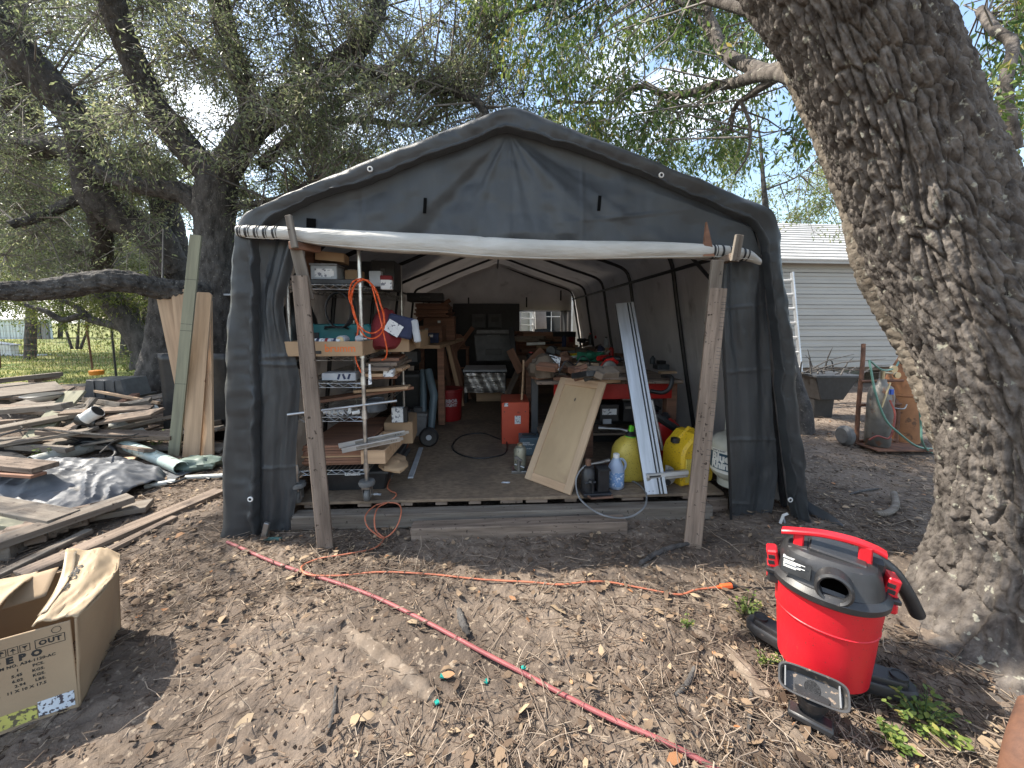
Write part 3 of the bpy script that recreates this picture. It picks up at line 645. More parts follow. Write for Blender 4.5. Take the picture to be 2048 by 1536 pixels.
M_BLKM = mat('black_steel', (.03, .031, .034), .4, metal=.2, c2=(.018, .018, .02), vs=20)
M_WHT = mat('white_paint', (.74, .74, .72), .5, c2=(.58, .57, .54), vs=8)
M_WOOD = mat('weathered_wood', (.27, .21, .165), .85, c2=(.12, .092, .072), vs=3.2, st=(.8, 9, 9), bump=.006, bs=9, bst=(.6, 14, 14), speck=(.05, .037, .028), ss=40, sth=.64, speckr=.05, spec=.2)
M_WOODG = mat('grey_wood', (.215, .19, .16), .9, c2=(.12, .098, .08), vs=3.4, st=(.7, 9, 9), bump=.0045, bs=9, bst=(.5, 14, 14), speck=(.055, .045, .038), ss=34, sth=.66, speckr=.05, spec=.2)
M_WOODFY = mat('fresh_wood_upright', (.50, .36, .235), .7, c2=(.38, .265, .165), vs=2.6, st=(10, .6, 10), bump=.0010, bs=12, bst=(12, .5, 12), speck=(.25, .15, .09), ss=9, sth=.74, speckr=.04)
M_WOODF = mat('fresh_wood', (.56, .38, .235), .7, c2=(.36, .235, .14), vs=2.6, st=(.6, 10, 10), bump=.0012, bs=12, bst=(.5, 12, 12), speck=(.25, .14, .08), ss=9, sth=.74, speckr=.04)
M_WOODG2 = mat('treated_wood', (.28, .27, .185), .8, c2=(.18, .172, .12), vs=2.6, st=(.6, 10, 10), bump=.0012, bs=12, bst=(.5, 12, 12))
M_WOODR = mat('red_wood', (.27, .135, .082), .75, c2=(.13, .066, .042), vs=2.6, st=(.6, 10, 10), bump=.0014, bs=12, bst=(.5, 12, 12))
M_OSB = mat('osb', (.26, .195, .135), .85, c2=(.15, .11, .078), vs=26, st=(1, 1.8, 1), det=8, bump=.0008, bs=60, speck=(.095, .075, .058), ss=2.2, sth=.50, speckr=.3, spec=.25)
M_PLY = mat('maple_ply', (.45, .325, .19), .6, c2=(.35, .245, .14), vs=5, st=(1, .4, 1), bump=.0006, bs=30, speck=(.30, .2, .12), ss=3.5, sth=.60, speckr=.12)

pair = [((452, 1090), (519, 1086)), ((450, 1000), (517, 1000)), ((457, 800), (515, 800)), ((466, 600), (514, 600)), ((474, 500), (514, 505)), ((479, 460), (518, 474)), ((491, 433), (545, 444)), ((522, 416), (575, 424)),
        ((610, 378), (650, 391)), ((700, 338), (740, 362)), ((790, 302), (815, 330)), ((880, 267), (927, 291)), ((975, 232), (990, 268)), ((1020, 222), (1019, 262)), ((1062, 229), (1055, 272)), ((1160, 267), (1145, 298)), ((1280, 315), (1262, 340)),
        ((1400, 363), (1380, 390)), ((1495, 400), (1462, 428)), ((1536, 424), (1506, 452)), ((1554, 464), (1525, 486)), ((1562, 540), (1535, 545)), ((1578, 700), (1552, 700)), ((1594, 860), (1563, 850)), ((1612, 1054), (1588, 1052))]
OUT = np.array([[(q := TF(*a)).x, q.z] for a, b in pair]); INN = np.array([[(q := TF(*b)).x, q.z] for a, b in pair])
OUT[0, 1] = .0; OUT[-1, 1] = .0; INN[0, 1] = .005; INN[-1, 1] = .005
def dens(A, n): return np.c_[catmull([(*p, 0) for p in A], n)][:, :2]
OUTd, INNd = dens(OUT, 16), dens(INN, 16); NP = len(OUTd); ARC = np.r_[0, np.cumsum(np.linalg.norm(np.diff(OUTd, axis=0), axis=1))]
TL = 5.5
RIBV = [.10, 1.18, 2.26, 3.34, 4.42, 5.44]
M_RIVET = mat('galvanized', (.62, .63, .64), .38, metal=.85, c2=(.42, .43, .44), vs=25)
def build_tent():
    t = thing('tent_shelter', 'grey tarp shelter with peaked roof and rolled up white door', 'tent', M=TM.copy())
    # roof and side cover, outside and lining
    mid = OUTd.mean(0)
    def cover(off, name, m, n=44):
        vv = np.linspace(.05, TL + .06, n); A = OUTd[::2]; arc = ARC[::2]; V = []
        for j, v in enumerate(vv):
            kk = min(range(5), key=lambda i: abs((RIBV[i] + RIBV[i + 1]) / 2 - v)); ph = (v - RIBV[kk]) / 1.08; sag = .022 * math.sin(math.pi * min(max(ph, 0), 1))
            nrm = A - np.array([0, 1.0]); nrm = nrm / np.linalg.norm(nrm, axis=1, keepdims=True)
            s = .014 * fbm(arc * 2.2, arc * 0 + v * 1.3, oct=3, seed=50) + .006 * fbm(arc * 9, arc * 0 + v * 2.4, oct=2, seed=51)
            B = A - nrm * (sag + s * min(1, (v - .05) * 4) + off)[:, None]; B[:, 1] = np.maximum(B[:, 1], 0)
            V.append(np.c_[B[:, 0], np.full(len(B), v), B[:, 1]])
        V = np.concatenate(V); w = len(A); i = np.arange(w - 1)[None] + w * np.arange(n - 1)[:, None]
        F = np.stack([i, i + w, i + w + 1, i + 1], -1).reshape(-1, 4); return link(name, np_mesh(name, V, F, m, smooth=True), t)
    cover(0, 'roof_cover', M_FAB); cover(.008, 'cover_lining', M_LIN)
    # front edge band: wraps the front pipe, puckered along its seam
    prof = [(0, .07), (-.02, .03), (.0, -.012), (.16, -.034), (.42, -.036), (.66, -.026), (.80, -.020), (.87, -.019), (.91, -.030), (.95, -.033), (.985, -.026), (1.0, -.012), (1.0, .03)]
    n = 720; A = np.c_[np.interp(np.linspace(0, ARC[-1], n), ARC, OUTd[:, 0]), np.interp(np.linspace(0, ARC[-1], n), ARC, OUTd[:, 1])]
    I = np.c_[np.interp(np.linspace(0, ARC[-1], n), ARC, INNd[:, 0]), np.interp(np.linspace(0, ARC[-1], n), ARC, INNd[:, 1])]; s = np.linspace(0, ARC[-1], n); V = []
    for (f, v) in prof:
        puck = fbm(s * 7, s * 0 + f * 2.2, oct=3, seed=60); big = fbm(s * 1.6 + f * 1.2, s * 0 + f, oct=2, seed=61); fine = fbm(s * 26 + f * 5, s * 0 + f * 3, oct=2, seed=62)
        knee = np.maximum(0, fbm(s * 5.5 + 2.5 * f, s * 0 + 4 + f * .8, oct=2, seed=64)) ** 2
        dv = (.011 * big + .008 * puck - .020 * knee + .0045 * fine * (1 if f > .6 else .4)) * (0 if v > .025 else 1)
        df = (.055 * puck + .02 * fine) * (1 if f > .8 else .3 if f > .1 else .08)
        B = A + (I - A) * (f + df)[:, None] if v < .06 else A - (A - np.array([0, 1.])) * .003
        V.append(np.c_[B[:, 0], v + dv, B[:, 1]])
    V = np.concatenate(V); i = np.arange(n - 1)[None] + n * np.arange(len(prof) - 1)[:, None]; F = np.stack([i, i + 1, i + n + 1, i + n], -1).reshape(-1, 4)
    link('edge_band', np_mesh('edge_band', V, F, M_FAB, smooth=True), t)
    # gable panel with folds fanning from the ridge
    def crease(x, z, seed):
        c = 0
        for k in range(9):
            a = (0 if k < 5 else 1.57) + .12 * math.sin(k * 7.3 + seed); o = (k * .29 - .4 + .05 * math.sin(k * 3 + seed)) if k < 5 else (k - 7) * .42
            dd = np.asarray(x) * math.sin(a) * (1 if k >= 5 else 0) + np.asarray(x) * math.sin(a) * (0 if k >= 5 else 1) + (np.asarray(z) * math.cos(a) - (1.0 + o) if k < 5 else -o)
            c = c + .0045 * np.exp(-(dd / .010) ** 2) * np.clip(.6 + fbm(np.asarray(x) * 3, np.asarray(z) * 3, oct=2, seed=int(seed) + k), 0, 1.4)
        return -c
    def gable(name, v0, top, bot, m, apex, nu=300, nv=100, amp=1., seed=70):
        top = np.array(top); bot = np.array(bot); tt = np.linspace(0, 1, nu + 1)
        xt = np.interp(tt, np.linspace(0, 1, len(top)), top[:, 0]); zt = np.interp(tt, np.linspace(0, 1, len(top)), top[:, 1])
        o = np.argsort(bot[:, 0]); xb = np.interp(tt, [0, 1], [bot[0, 0], bot[-1, 0]]); zb = np.interp(xb, bot[o, 0], bot[o, 1])
        X = []; 
        for j in range(nv + 1):
            f = j / nv; x = xt + (xb - xt) * f; z = zt + (zb - zt) * f; phi = np.arctan2(x - apex[0], apex[1] - z + .02); r = np.hypot(x - apex[0], z - apex[1])
            e = min(1, f * 5) * min(1, .35 + (1 - f) * 4)
            d = amp * e * (.060 * vnoise(phi * 2.6 + 3, r * .5, seed=seed) * np.clip(r * 1.6, 0, 1) + .022 * vnoise(phi * 7, r * 1.1, seed=seed + 1) * np.clip(r * 2, 0, 1) + .016 * fbm(x * 2.3, z * 4, oct=3, seed=seed + 2) + .0022 * fbm(x * 16, z * 16, oct=2, seed=seed + 3) + crease(x, z, seed))
            X.append(np.c_[x, v0 + d, z])
        V = np.concatenate(X); w = nu + 1; i = np.arange(nu)[None] + w * np.arange(nv)[:, None]
        return link(name, np_mesh(name, V, np.stack([i, i + 1, i + w + 1, i + w], -1).reshape(-1, 4), m, smooth=True), t)
    k0, k1 = 6 * 16, 19 * 16
    bot = [(q.x, q.z) for q in (TF(512, 486), TF(600, 480), TF(800, 492), TF(1000, 502), TF(1200, 505), TF(1400, 508), TF(1530, 520))]
    gable('front_panel', .045, INNd[k0:k1:4] + [0, .02], bot, M_FAB, TF(1018, 262).xz)
    gable('front_panel_lining', .16, INNd[k0:k1:4] + [0, .02], bot, M_LIN, TF(1018, 262).xz, nu=60, nv=16, amp=.3, seed=90)
    # rear panel
    rp = [(p[0], p[1]) for p in OUTd[k0:k1:4] * [1.0, 1.0] - [0, .004]]
    gable('rear_panel', TL - .05, rp, [(rp[0][0], 1.50), (-.5, 1.49), (.3, 1.50), (rp[-1][0], 1.49)], M_LIN, (0, 2.4), nu=80, nv=20, amp=.5, seed=93)
    for sg in (-1, 1):
        b = MB(); b.grid(lambda u, v: (sg * (.82 + .68 * u) if sg < 0 else 1.28 + .22 * u, TL + .02 + .03 * math.sin(u * 9 + v), 1.75 * v + .02), 14, 14); b.build('rear_light_block', M_FAB, t)  # added sheets that block light leaking in at the rear corners
    b = MB(); b.add([(p[0], TL + .04, p[1]) for p in rp] + [(rp[-1][0], TL + .04, 1.47), (rp[0][0], TL + .04, 1.47)], [tuple(range(len(rp) + 2))]); b.build('rear_light_screen', M_FAB, t)  # unseen outer sheet added to keep daylight from brightening the rear panel
    for px, py in ((858, 596), (937, 605), (1054, 604), (1124, 590)):
        q = TMI @ P(px, py, 7.55); MB().box((q.x, TL - .10, q.z), (.03, .005, .2)).build('strap', M_BLK, t)
    # curtains at both sides of the door
    def curtain(name, Lp, Rp, v0, seed, nu=60, nv=260, amp=1.):
        Lp = np.array([(TF(*p).x, TF(*p).z) for p in Lp]); Rp = np.array([(TF(*p).x, TF(*p).z) for p in Rp]); L_ = catmull([(*p, 0) for p in Lp], 12); R_ = catmull([(*p, 0) for p in Rp], 12)
        f = np.linspace(0, 1, nv + 1); li = lambda A, k: np.interp(f, np.linspace(0, 1, len(A)), A[:, k]); V = []
        for j in range(nv + 1):
            g = np.linspace(0, 1, nu + 1); x = li(L_, 0)[j] * (1 - g) + li(R_, 0)[j] * g; z = li(L_, 1)[j] * (1 - g) + li(R_, 1)[j] * g
            d = amp * (.040 * vnoise(g * 2.4 + .3 * math.sin(f[j] * 3), g * 0 + f[j] * 1.5, seed=seed) + .016 * vnoise(g * 6, g * 0 + f[j] * 2.2, seed=seed + 1) + .005 * fbm(g * 7, g * 0 + f[j] * 9, oct=3, seed=seed + 2)) + .0035 * np.maximum(0, vnoise(g * 3, g * 0 + f[j] * 26, seed=seed + 5)) + 1.3 * crease(x * 1.0, z + .6 + g * 0, seed)
            V.append(np.c_[x, v0 + d, np.maximum(z, .004)])
        V = np.concatenate(V); w = nu + 1; i = np.arange(nu)[None] + w * np.arange(nv)[:, None]
        return link(name, np_mesh(name, V, np.stack([i, i + 1, i + w + 1, i + w], -1).reshape(-1, 4), M_FAB, smooth=True), t)
    curtain('side_curtain', [(510, 470), (500, 600), (500, 800), (502, 1000), (505, 1078)], [(600, 470), (574, 565), (561, 611), (565, 657), (581, 711), (589, 766), (588, 830), (583, 921), (585, 990), (577, 1071)], .03, 100)
    curtain('side_curtain', [(1447, 512), (1444, 600), (1448, 700), (1455, 850), (1461, 1000), (1462, 1046)], [(1532, 512), (1542, 600), (1554, 721), (1562, 850), (1568, 960), (1546, 1066)], .03, 120)
    b = MB(); pts = [TF(x, y, .0) for x, y in [(1447, 512), (1444, 600), (1448, 700), (1455, 850), (1461, 1000), (1462, 1046)]]
    b.tube([tuple(p) for p in catmull(pts, 6)], .009, 6); b.build('hem_cord', M_BLK, t)
    # loose tail of cover on the ground at the right corner
    a, c = TMI @ GG(1600, 1030), TMI @ GG(1690, 1064)
    b = MB(); b.grid(lambda p, q: ((a.x + .02) + (c.x - a.x) * p + .03 * q, (a.y + (c.y - a.y) * p) + .16 * q * (1 - p), .015 + .10 * (1 - p) * (1 - abs(q * 2 - 1)) + .006 * math.sin(p * 9 + q * 4)), 18, 8)
    b.build('cover_tail', M_FAB, t, thick=.002)
    # frame pipes
    def inset(A, d): nr = A - np.array([0, 1.0]); return A - nr / np.linalg.norm(nr, axis=1, keepdims=True) * d
    prof2 = inset(OUTd[::8], .055)
    for v in RIBV:
        b = MB(); b.tube([(p[0], v + .03, max(p[1], 0)) for p in prof2], .019, 8); b.build('rib_pipe', M_BLKM, t)
    for f, k in (('ridge_pipe', 13 * 2), ('eave_pipe', 5 * 2), ('eave_pipe', 20 * 2)):
        p = prof2[k]; ox = 0 if f[0] == 'r' else (-.02 if p[0] > 0 else .02); b = MB(); b.tube([(p[0] + ox, .12, p[1] - .045), (p[0] + ox, TL - .1, p[1] - .045)], .016, 8); b.build(f, M_BLKM, t)
    for sg in (-1, 1):
        b = MB(); b.tube([(sg * 1.38, .3, 1.52), (sg * .75, .13, 2.06)], .012, 6); b.build('brace_pipe', M_BLKM, t)
    # rolled-up door
    rp = [(476, 462, 10), (500, 464, 12), (540, 466, 12.5), (580, 467, 13), (650, 475, 17), (760, 484, 20), (880, 490, 20.5), (970, 496, 21), (1100, 500, 19.5), (1250, 500, 17.5), (1350, 501, 15.5), (1420, 503, 13.5), (1470, 507, 13), (1498, 512, 11), (1520, 524, 6)]
    q = catmull([(*TF(x, y, -.055), r * .0028) for x, y, r in rp], 14); c = q[:, :3]; rr = q[:, 3]; n = 28; V = []
    for i in range(len(c)):
        for k in range(n):
            a = 2 * math.pi * k / n; s_ = c[i, 0]
            w = 1 - .07 * math.exp(-((s_ - TF(970, 496, -.055).x) / .018) ** 2) + .03 * abs(float(vnoise(s_ * 5 + a * 2.2, a * 3, seed=133))) + .07 * float(vnoise(s_ * 1.6 + a * .8, a * 1.7, seed=130)) + .045 * float(vnoise(s_ * 9, math.cos(a) * 2.5, math.sin(a) * 2.5, seed=131)) + (.05 if abs(a - 4.2 - .8 * s_ * .3) < .16 else 0)
            V.append((c[i, 0], c[i, 1] + rr[i] * w * math.cos(a) * .95, c[i, 2] + rr[i] * w * math.sin(a)))
    F = [(i * n + k, i * n + (k + 1) % n, (i + 1) * n + (k + 1) % n, (i + 1) * n + k) for i in range(len(c) - 1) for k in range(n)] + [tuple(range(n)), tuple((len(c) - 1) * n + k for k in range(n))]
    b = MB(); b.add(V, F); rd = b.build('rolled_door', M_ROLL, t, angle=50); b = MB(); b.tube([(c[i, 0], c[i, 1] + rr[i] * 1.05 * math.cos(4.1 + .15 * math.sin(c[i, 0] * 3)), c[i, 2] + rr[i] * 1.05 * math.sin(4.1 + .15 * math.sin(c[i, 0] * 3))) for i in range(12, len(c) - 12)], .0035, 5); b.build('rolled_hem', M_ROLL, rd)
    for px, w in ((483, 3), (488, 1), (499, 4), (505, 1.2), (517, 3.6), (523, 1), (535, 3.6), (540, 1), (553, 3.6), (559, 1), (1424, 3.5), (1430, 1), (1441, 3.5), (1456, 2), (1484, 3.5), (1493, 2)):
        x = TF(px, 490, -.055).x; j = int(np.argmin(np.abs(c[:, 0] - x))); wd = w * .0028 / 2; b = MB(); sl_ = (c[min(j + 1, len(c) - 1), 2] - c[max(j - 1, 0), 2]) / (c[min(j + 1, len(c) - 1), 0] - c[max(j - 1, 0), 0])
        for e in (-wd, wd): pass
        b.tube([(x - wd, c[j, 1], c[j, 2] - sl_ * wd), (x + wd, c[j, 1], c[j, 2] + sl_ * wd)], rr[j] * 1.07 + .001, 20); b.build('tie_band', M_BLK, rd)
    # grommets, hook patches
    for px, py, v in ((740, 338, -.048), (1323, 350, -.048), (500, 999, -.05), (1581, 1000, -.05)):
        q = TF(px, py, v); b = MB(); b.lathe([(.0075, 0), (.0095, .003), (.013, .003), (.0155, 0), (.0155, -.004), (.0075, -.004)], (q.x, q.y, q.z), 18, 'Y', ); b.v = [(x, 2 * q.y - y, z) for x, y, z in b.v]; gr = b.build('grommet', M_WHT, t); b = MB(); b.lathe([(0, 0), (.0085, 0)], (q.x, q.y - .0005, q.z), 14, 'Y'); b.build('eyelet_shade_disc', M_BLK, gr)  # black disc over each eyelet stands for the dark of its hole
    for px, py, w, h in ((848, 408, .018, .085), (1200, 405, .018, .085), (617, 444, .05, .055)):
        q = TF(px, py, .012); gm = [o for o in t.children if o.name.startswith('front_panel')][0].data; q.y = min((abs(v_.co.x - q.x) + abs(v_.co.z - q.z), v_.co.y) for v_ in gm.vertices)[1] - .006; b = MB(); b.box((q.x, q.y, q.z), (w, .006, h), (0, 4, 0)); b.build('hook_patch', mat('hook_tape', (.004, .004, .004), .95, spec=.1), t)
build_tent()

def build_platform():
    f = thing('wooden_floor', 'strandboard floor on pallet blocks inside the tent', 'floor', M=TM.copy())
    vf = .10; x0, x1 = TFz(584, 1010).x, TFz(1462, 1000).x + .02
    b = MB(); b.box(((x0 + x1) / 2, vf + 1.22, FLZ - .009), (x1 - x0, 2.44, .018), ch=.002); b.build('osb_sheet', M_OSB, f)
    b = MB(); b.box(((x0 + x1) / 2, vf + 2.445 + 1.4, FLZ - .011), (x1 - x0, 2.8, .018), ch=.002); b.build('osb_sheet', M_OSB, f)
    for a, c in ((700, 728), (790, 815), (863, 888), (934, 960), (1002, 1050), (1057, 1104), (1142, 1168), (1268, 1316), (1405, 1455), (590, 640)):
        u0, u1 = TFz(a, 1020).x, TFz(c, 1020).x; b = MB(); b.box(((u0 + u1) / 2, vf + .30, FLZ - .018 - .013), (u1 - u0, .58, .024), ch=.002); b.build('pallet_slat', M_WOOD, f)
    for v in (.5, 1.7, 3.2, 4.8):
        b = MB(); b.box((0, vf + v, .048), (x1 - x0 - .05, .09, .09)); b.build('joist', M_WOOD, f)
    t = thing('wood_beam', 'long weathered square beam along the front edge of the tent floor', 'timber', M=TM @ Matrix.Translation((0, .055, 0)))
    u0, u1 = TF(584, 1040, .03).x, TF(1422, 1040, .03).x
    b = MB(); b.box(((u0 + u1) / 2, 0, .0555), (u1 - u0, .09, .088), ch=.005); b.build('beam', M_WOODG, t)
    b = MB(); b.box((u1 + .075, .05, .062), (.14, .04, .085), ch=.004); b.build('end_block', M_WOOD, t)
    t = thing('wood_step', 'short dark timber step lying on the dirt before the floor', 'timber', M=TM @ Matrix.Translation((0, -.075, 0)))
    u0, u1 = TF(822, 1070, -.1).x, TF(1252, 1070, -.1).x
    b = MB(); b.box(((u0 + u1) / 2, 0, .04), (u1 - u0, .095, .085), (0, -.6, -.5), ch=.005); b.build('beam', M_WOOD, t)
build_platform()

def build_props():
    yaw = Matrix.Rotation(R(32), 4, 'Z')
    # left
    p0 = GG(652, 1104) + Vector((0, 0, -.01)); t = thing('door_prop', 'leaning weathered lumber prop holding the left end of the roll', 'wood prop', p0)
    top = P(600, 552, 2.10); board('post', p0, top, .078, .038, M_WOOD, t, up=(.35, -1, 0), ch=.003)
    board('extension', P(617, 600, 2.13), P(590, 484, 2.10), .06, .036, M_WOODG, t, up=(.35, -1, 0), ch=.003)
    board('fork_slat', P(590, 496, 2.03), P(577, 431, 2.04), .032, .02, M_WOODG, t, up=(0, -1, 0), ch=.002)
    board('cross_block', P(582, 490, 2.045), P(637, 499, 2.22), .04, .038, M_WOODR, t, ch=.003)
    b = MB()
    # right, black slivers down its edge stand for shade in the saw cuts
    p0 = GG(1384, 1098) + Vector((0, 0, -.01)); t = thing('door_prop', 'leaning lumber prop with saw cuts holding the right end of the roll', 'wood prop', p0)
    top = P(1436, 577, 2.16); pm = board('post', p0, top, .088, .038, M_WOOD, t, up=(-.35, -1, 0), ch=.003)
    Mx = frame(p0, top, (-.35, -1, 0)); Lp = (top - p0).length; cuts = MB(); random.seed(5); x = .12
    while x < Lp - .03:
        x += random.choice([.012, .02, .02, .03, .05] if x > Lp * .45 else [.03, .05, .09]); cuts.box((x, -.0325, .0), (.0022, .0245, .0392), (0, 0, random.uniform(-5, 5)), ch=0)
    cuts.build('cut_shade_slivers', M_BLK, t, M=Mx)['kind'] = 'stuff'
    board('extension', P(1421, 650, 2.19), P(1435, 520, 2.16), .062, .036, M_WOODG, t, up=(-.2, -1, 0), ch=.003)
    board('fork_slat', P(1469, 523, 2.10), P(1479, 470, 2.10), .042, .02, M_WOODG, t, up=(0, -1, 0), ch=.002)
    board('cross_block', P(1442, 522, 2.22), P(1472, 512, 2.11), .04, .038, M_WOOD, t, ch=.003)
    q = MB(); q.prism([(-.03, -.16), (.035, -.16), (-.018, .03)], -.01, .01, 'Y'); q.build('pointed_slat', M_WOODR, t, M=Matrix.Translation(P(1418, 455, 2.2)))
build_props()
# ================================================================== things inside the tent
TYAW = math.atan(.051)
M_CHR = mat('chrome_wire', (.62, .62, .60), .32, metal=.9, c2=(.36, .35, .33), vs=14, speck=(.22, .16, .11), ss=40, sth=.70)
M_GRYP = mat('grey_plastic', (.20, .205, .21), .5, c2=(.14, .142, .145), vs=15)
M_DGRY = mat('dark_grey_plastic', (.075, .08, .085), .45, c2=(.045, .048, .052), vs=12)
M_RUB = mat('grey_rubber', (.17, .17, .165), .7, c2=(.10, .10, .098), vs=18)
M_CARD = mat('cardboard', (.40, .275, .165), .85, c2=(.31, .205, .12), vs=3.5, bump=.0008, bs=55, speck=(.20, .13, .075), ss=10, sth=.70, speckr=.1)
M_TEAL = mat('teal_plastic', (.012, .155, .165), .45, c2=(.008, .11, .12), vs=10)
M_ORG = mat('orange_vinyl', (.75, .13, .035), .42, c2=(.6, .095, .025), vs=20)
M_ORGD = mat('dusty_orange_vinyl', (.52, .16, .08), .6, c2=(.38, .12, .065), vs=14, speck=(.25, .17, .12), ss=50, sth=.6)
M_RED = mat('red_paint', (.50, .018, .014), .38, c2=(.38, .012, .01), vs=8)
M_REDO = mat('orange_red_paint', (.56, .085, .040), .42, c2=(.44, .06, .03), vs=5, speck=(.25, .05, .03), ss=14, sth=.70)
M_MAR = mat('maroon_cloth', (.22, .02, .025), .85, c2=(.13, .012, .015), vs=10, bump=.002, bs=30)
M_NAVY = mat('navy_cloth', (.035, .045, .10), .85, c2=(.02, .026, .06), vs=10, bump=.002, bs=30)
M_LCL = mat('pale_cloth', (.46, .48, .50), .85, c2=(.33, .35, .38), vs=8, bump=.002, bs=30)
M_CANV = mat('brown_canvas', (.15, .115, .085), .9, c2=(.09, .07, .05), vs=12, bump=.002, bs=40)
M_ALU = mat('aluminium', (.38, .385, .385), .42, metal=.75, c2=(.52, .53, .54), vs=6, st=(.5, 6, 6), speck=(.2, .2, .2), ss=70, sth=.74, speckr=.03)
M_STEEL = mat('worn_steel', (.34, .34, .33), .4, metal=.8, c2=(.2, .19, .18), vs=16, speck=(.16, .09, .05), ss=30, sth=.66)
M_BRASS = mat('dull_brass', (.55, .46, .30), .35, metal=.8)
M_YEL = mat('yellow_plastic', (.66, .43, .02), .45, c2=(.52, .33, .015), vs=6, speck=(.12, .085, .03), ss=90, sth=.60, speckr=.08, bump=.0005, bs=120)
M_YELP = mat('pale_yellow_plastic', (.62, .50, .10), .45, c2=(.50, .38, .06), vs=6, speck=(.14, .10, .03), ss=110, sth=.60, speckr=.10, bump=.0005, bs=120, transl=.1)
M_LIME = mat('lime_plastic', (.13, .55, .03), .4)
M_TANK = mat('tank_paint', (.52, .52, .46), .4, c2=(.40, .40, .35), vs=7, speck=(.2, .16, .11), ss=30, sth=.7)
M_TANKB = mat('tank_label_blue', (.012, .06, .115), .4)
M_INK = mat('black_print', (.02, .02, .02), .7); M_INKW = mat('white_print', (.78, .78, .76), .6); M_INKO = mat('orange_print', (.72, .19, .05), .7)
M_PAPER = mat('paper_label', (.72, .73, .72), .6, c2=(.6, .61, .62), vs=15, speck=(.18, .19, .22), ss=55, sth=.56, speckr=.03)
M_LBLUE = mat('pale_blue_plastic', (.42, .50, .62), .35, transl=.25, c2=(.36, .44, .57)); M_BLUEL = mat('blue_label', (.20, .34, .58), .5, speck=(.6, .65, .72), ss=70, sth=.56, speckr=.03)
M_SLATE = mat('slate_plastic', (.085, .125, .15), .45, c2=(.06, .09, .11), vs=9)
M_GREEN = mat('green_cloth', (.02, .17, .09), .7, c2=(.015, .11, .06), vs=9, bump=.002, bs=30)
M_CLEAR = mat('cloudy_plastic', (.55, .58, .60), .3, transl=.3, c2=(.40, .43, .46), vs=12)
M_GLASS = mat('dark_glass', (.02, .024, .028), .08)
M_FOIL = mat('shiny_film', (.55, .53, .50), .22, metal=.55, c2=(.10, .09, .085), vs=5, st=(.5, 1, 4), bump=.012, bs=9, bst=(.6, 1, 4))

def yawM(loc, rz=0.): return Matrix.Translation(loc) @ Matrix.Rotation(TYAW + R(rz), 4, 'Z')
def single(name, label, cat, mb, m, M, group=None, thick=0., angle=35):
    o = mb.build(name, m, None, M=M, thick=thick, angle=angle); return tag(o, label, cat, group)
def FZ(px, py): return G(px, py, FLZ)          # point on the tent floor

# ---- wire rack
RK = FZ(735, 1003); RKM = Matrix.Translation((RK.x, RK.y, FLZ)) @ Matrix.Rotation(TYAW + R(1.0), 4, 'Z')
RW, RD = .415, 1.10
SH = [.205, .535, .742, .905, 1.325]            # shelf heights above the floor
def build_rack():
    t = thing('wire_rack', 'chrome wire shelving rack on casters packed with boxes', 'shelf rack', M=RKM.copy())
    for x in (-RW, 0):
        for y in (0, RD):
            b = MB(); b.cyl((x, y, .135), (x, y, 1.60), .0125, 12)
            for z in SH: b.lathe([(.0125, -.012), (.019, -.012), (.0165, .04), (.0125, .04)], (x, y, z), 12)
            for k in range(26): b.lathe([(.0128, 0), (.0128, .002)], (x, y, .25 + k * .05), 10)
            b.build('post', M_CHR, t)
            c = MB(); c.lathe([(.0, .135), (.045, .135), (.050, .122), (.047, .108), (.012, .106), (.012, .1)], (x, y, 0), 20); bo = c.build('caster_bumper', M_RUB, t)
            c = MB(); c.box((x, y, .095), (.05, .06, .014)); c.box((x - .024, y + .008, .066), (.004, .04, .07)); c.box((x + .024, y + .008, .066), (.004, .04, .07)); c.cyl((x - .03, y + .008, .042), (x + .03, y + .008, .042), .006, 8); c.build('fork', M_STEEL, bo)
            c = MB(); c.lathe([(.006, -.017), (.030, -.017), (.040, -.011), (.042, 0), (.040, .011), (.030, .017), (.006, .017)], (x, y + .008, .042), 22, 'X'); c.build('wheel', M_RUB, bo)
    for z in SH:
        b = MB(); w = .0032
        for dz in (0, -.026):
            b.tube([(-RW, 0, z + dz), (0, 0, z + dz), (0, RD, z + dz), (-RW, RD, z + dz)], w, 6, closed=True)
        def zig(a, c, n):
            a = Vector(a); c = Vector(c); pts = []
            for k in range(n * 2 + 1): q = a.lerp(c, k / (n * 2)); pts.append((q.x, q.y, z - (.003 if k % 2 else .023)))
            b.tube(pts, .0022, 5)
        zig((-RW, 0, 0), (0, 0, 0), 7); zig((0, 0, 0), (0, RD, 0), 16); zig((-RW, RD, 0), (0, RD, 0), 7); zig((-RW, 0, 0), (-RW, RD, 0), 16)
        sh = b.build('wire_shelf', M_CHR, t)
        b = MB()
        for k in range(1, 16): x = -RW * k / 16; b.box((x, RD / 2, z + .003), (.0028, RD, .0028), ch=0)
        for k in (.2, .5, .8): b.box((-RW / 2, RD * k, z - .002), (RW, .004, .004), ch=0)
        b.build('wire_deck', M_CHR, sh)['kind'] = 'stuff'
build_rack()
def RM(x, y, z, rz=0., rx=0., ry=0.): return RKM @ Matrix.Translation((x, y, z)) @ Euler((R(rx), R(ry), R(rz))).to_matrix().to_4x4()
def bx(name, label, cat, size, M, m, parts=(), ch=None, group=None):
    """box-like thing standing on its local origin; parts = (name, centre, size, material, rot)"""
    t = thing(name, label, cat, M=M, group=group); b = MB(); b.box((0, 0, size[2] / 2), size, ch=ch); b.build('body', m, t)
    for p in parts: b = MB(); b.box(p[1], p[2], p[4] if len(p) > 4 else None); b.build(p[0], p[3], t)
    return t
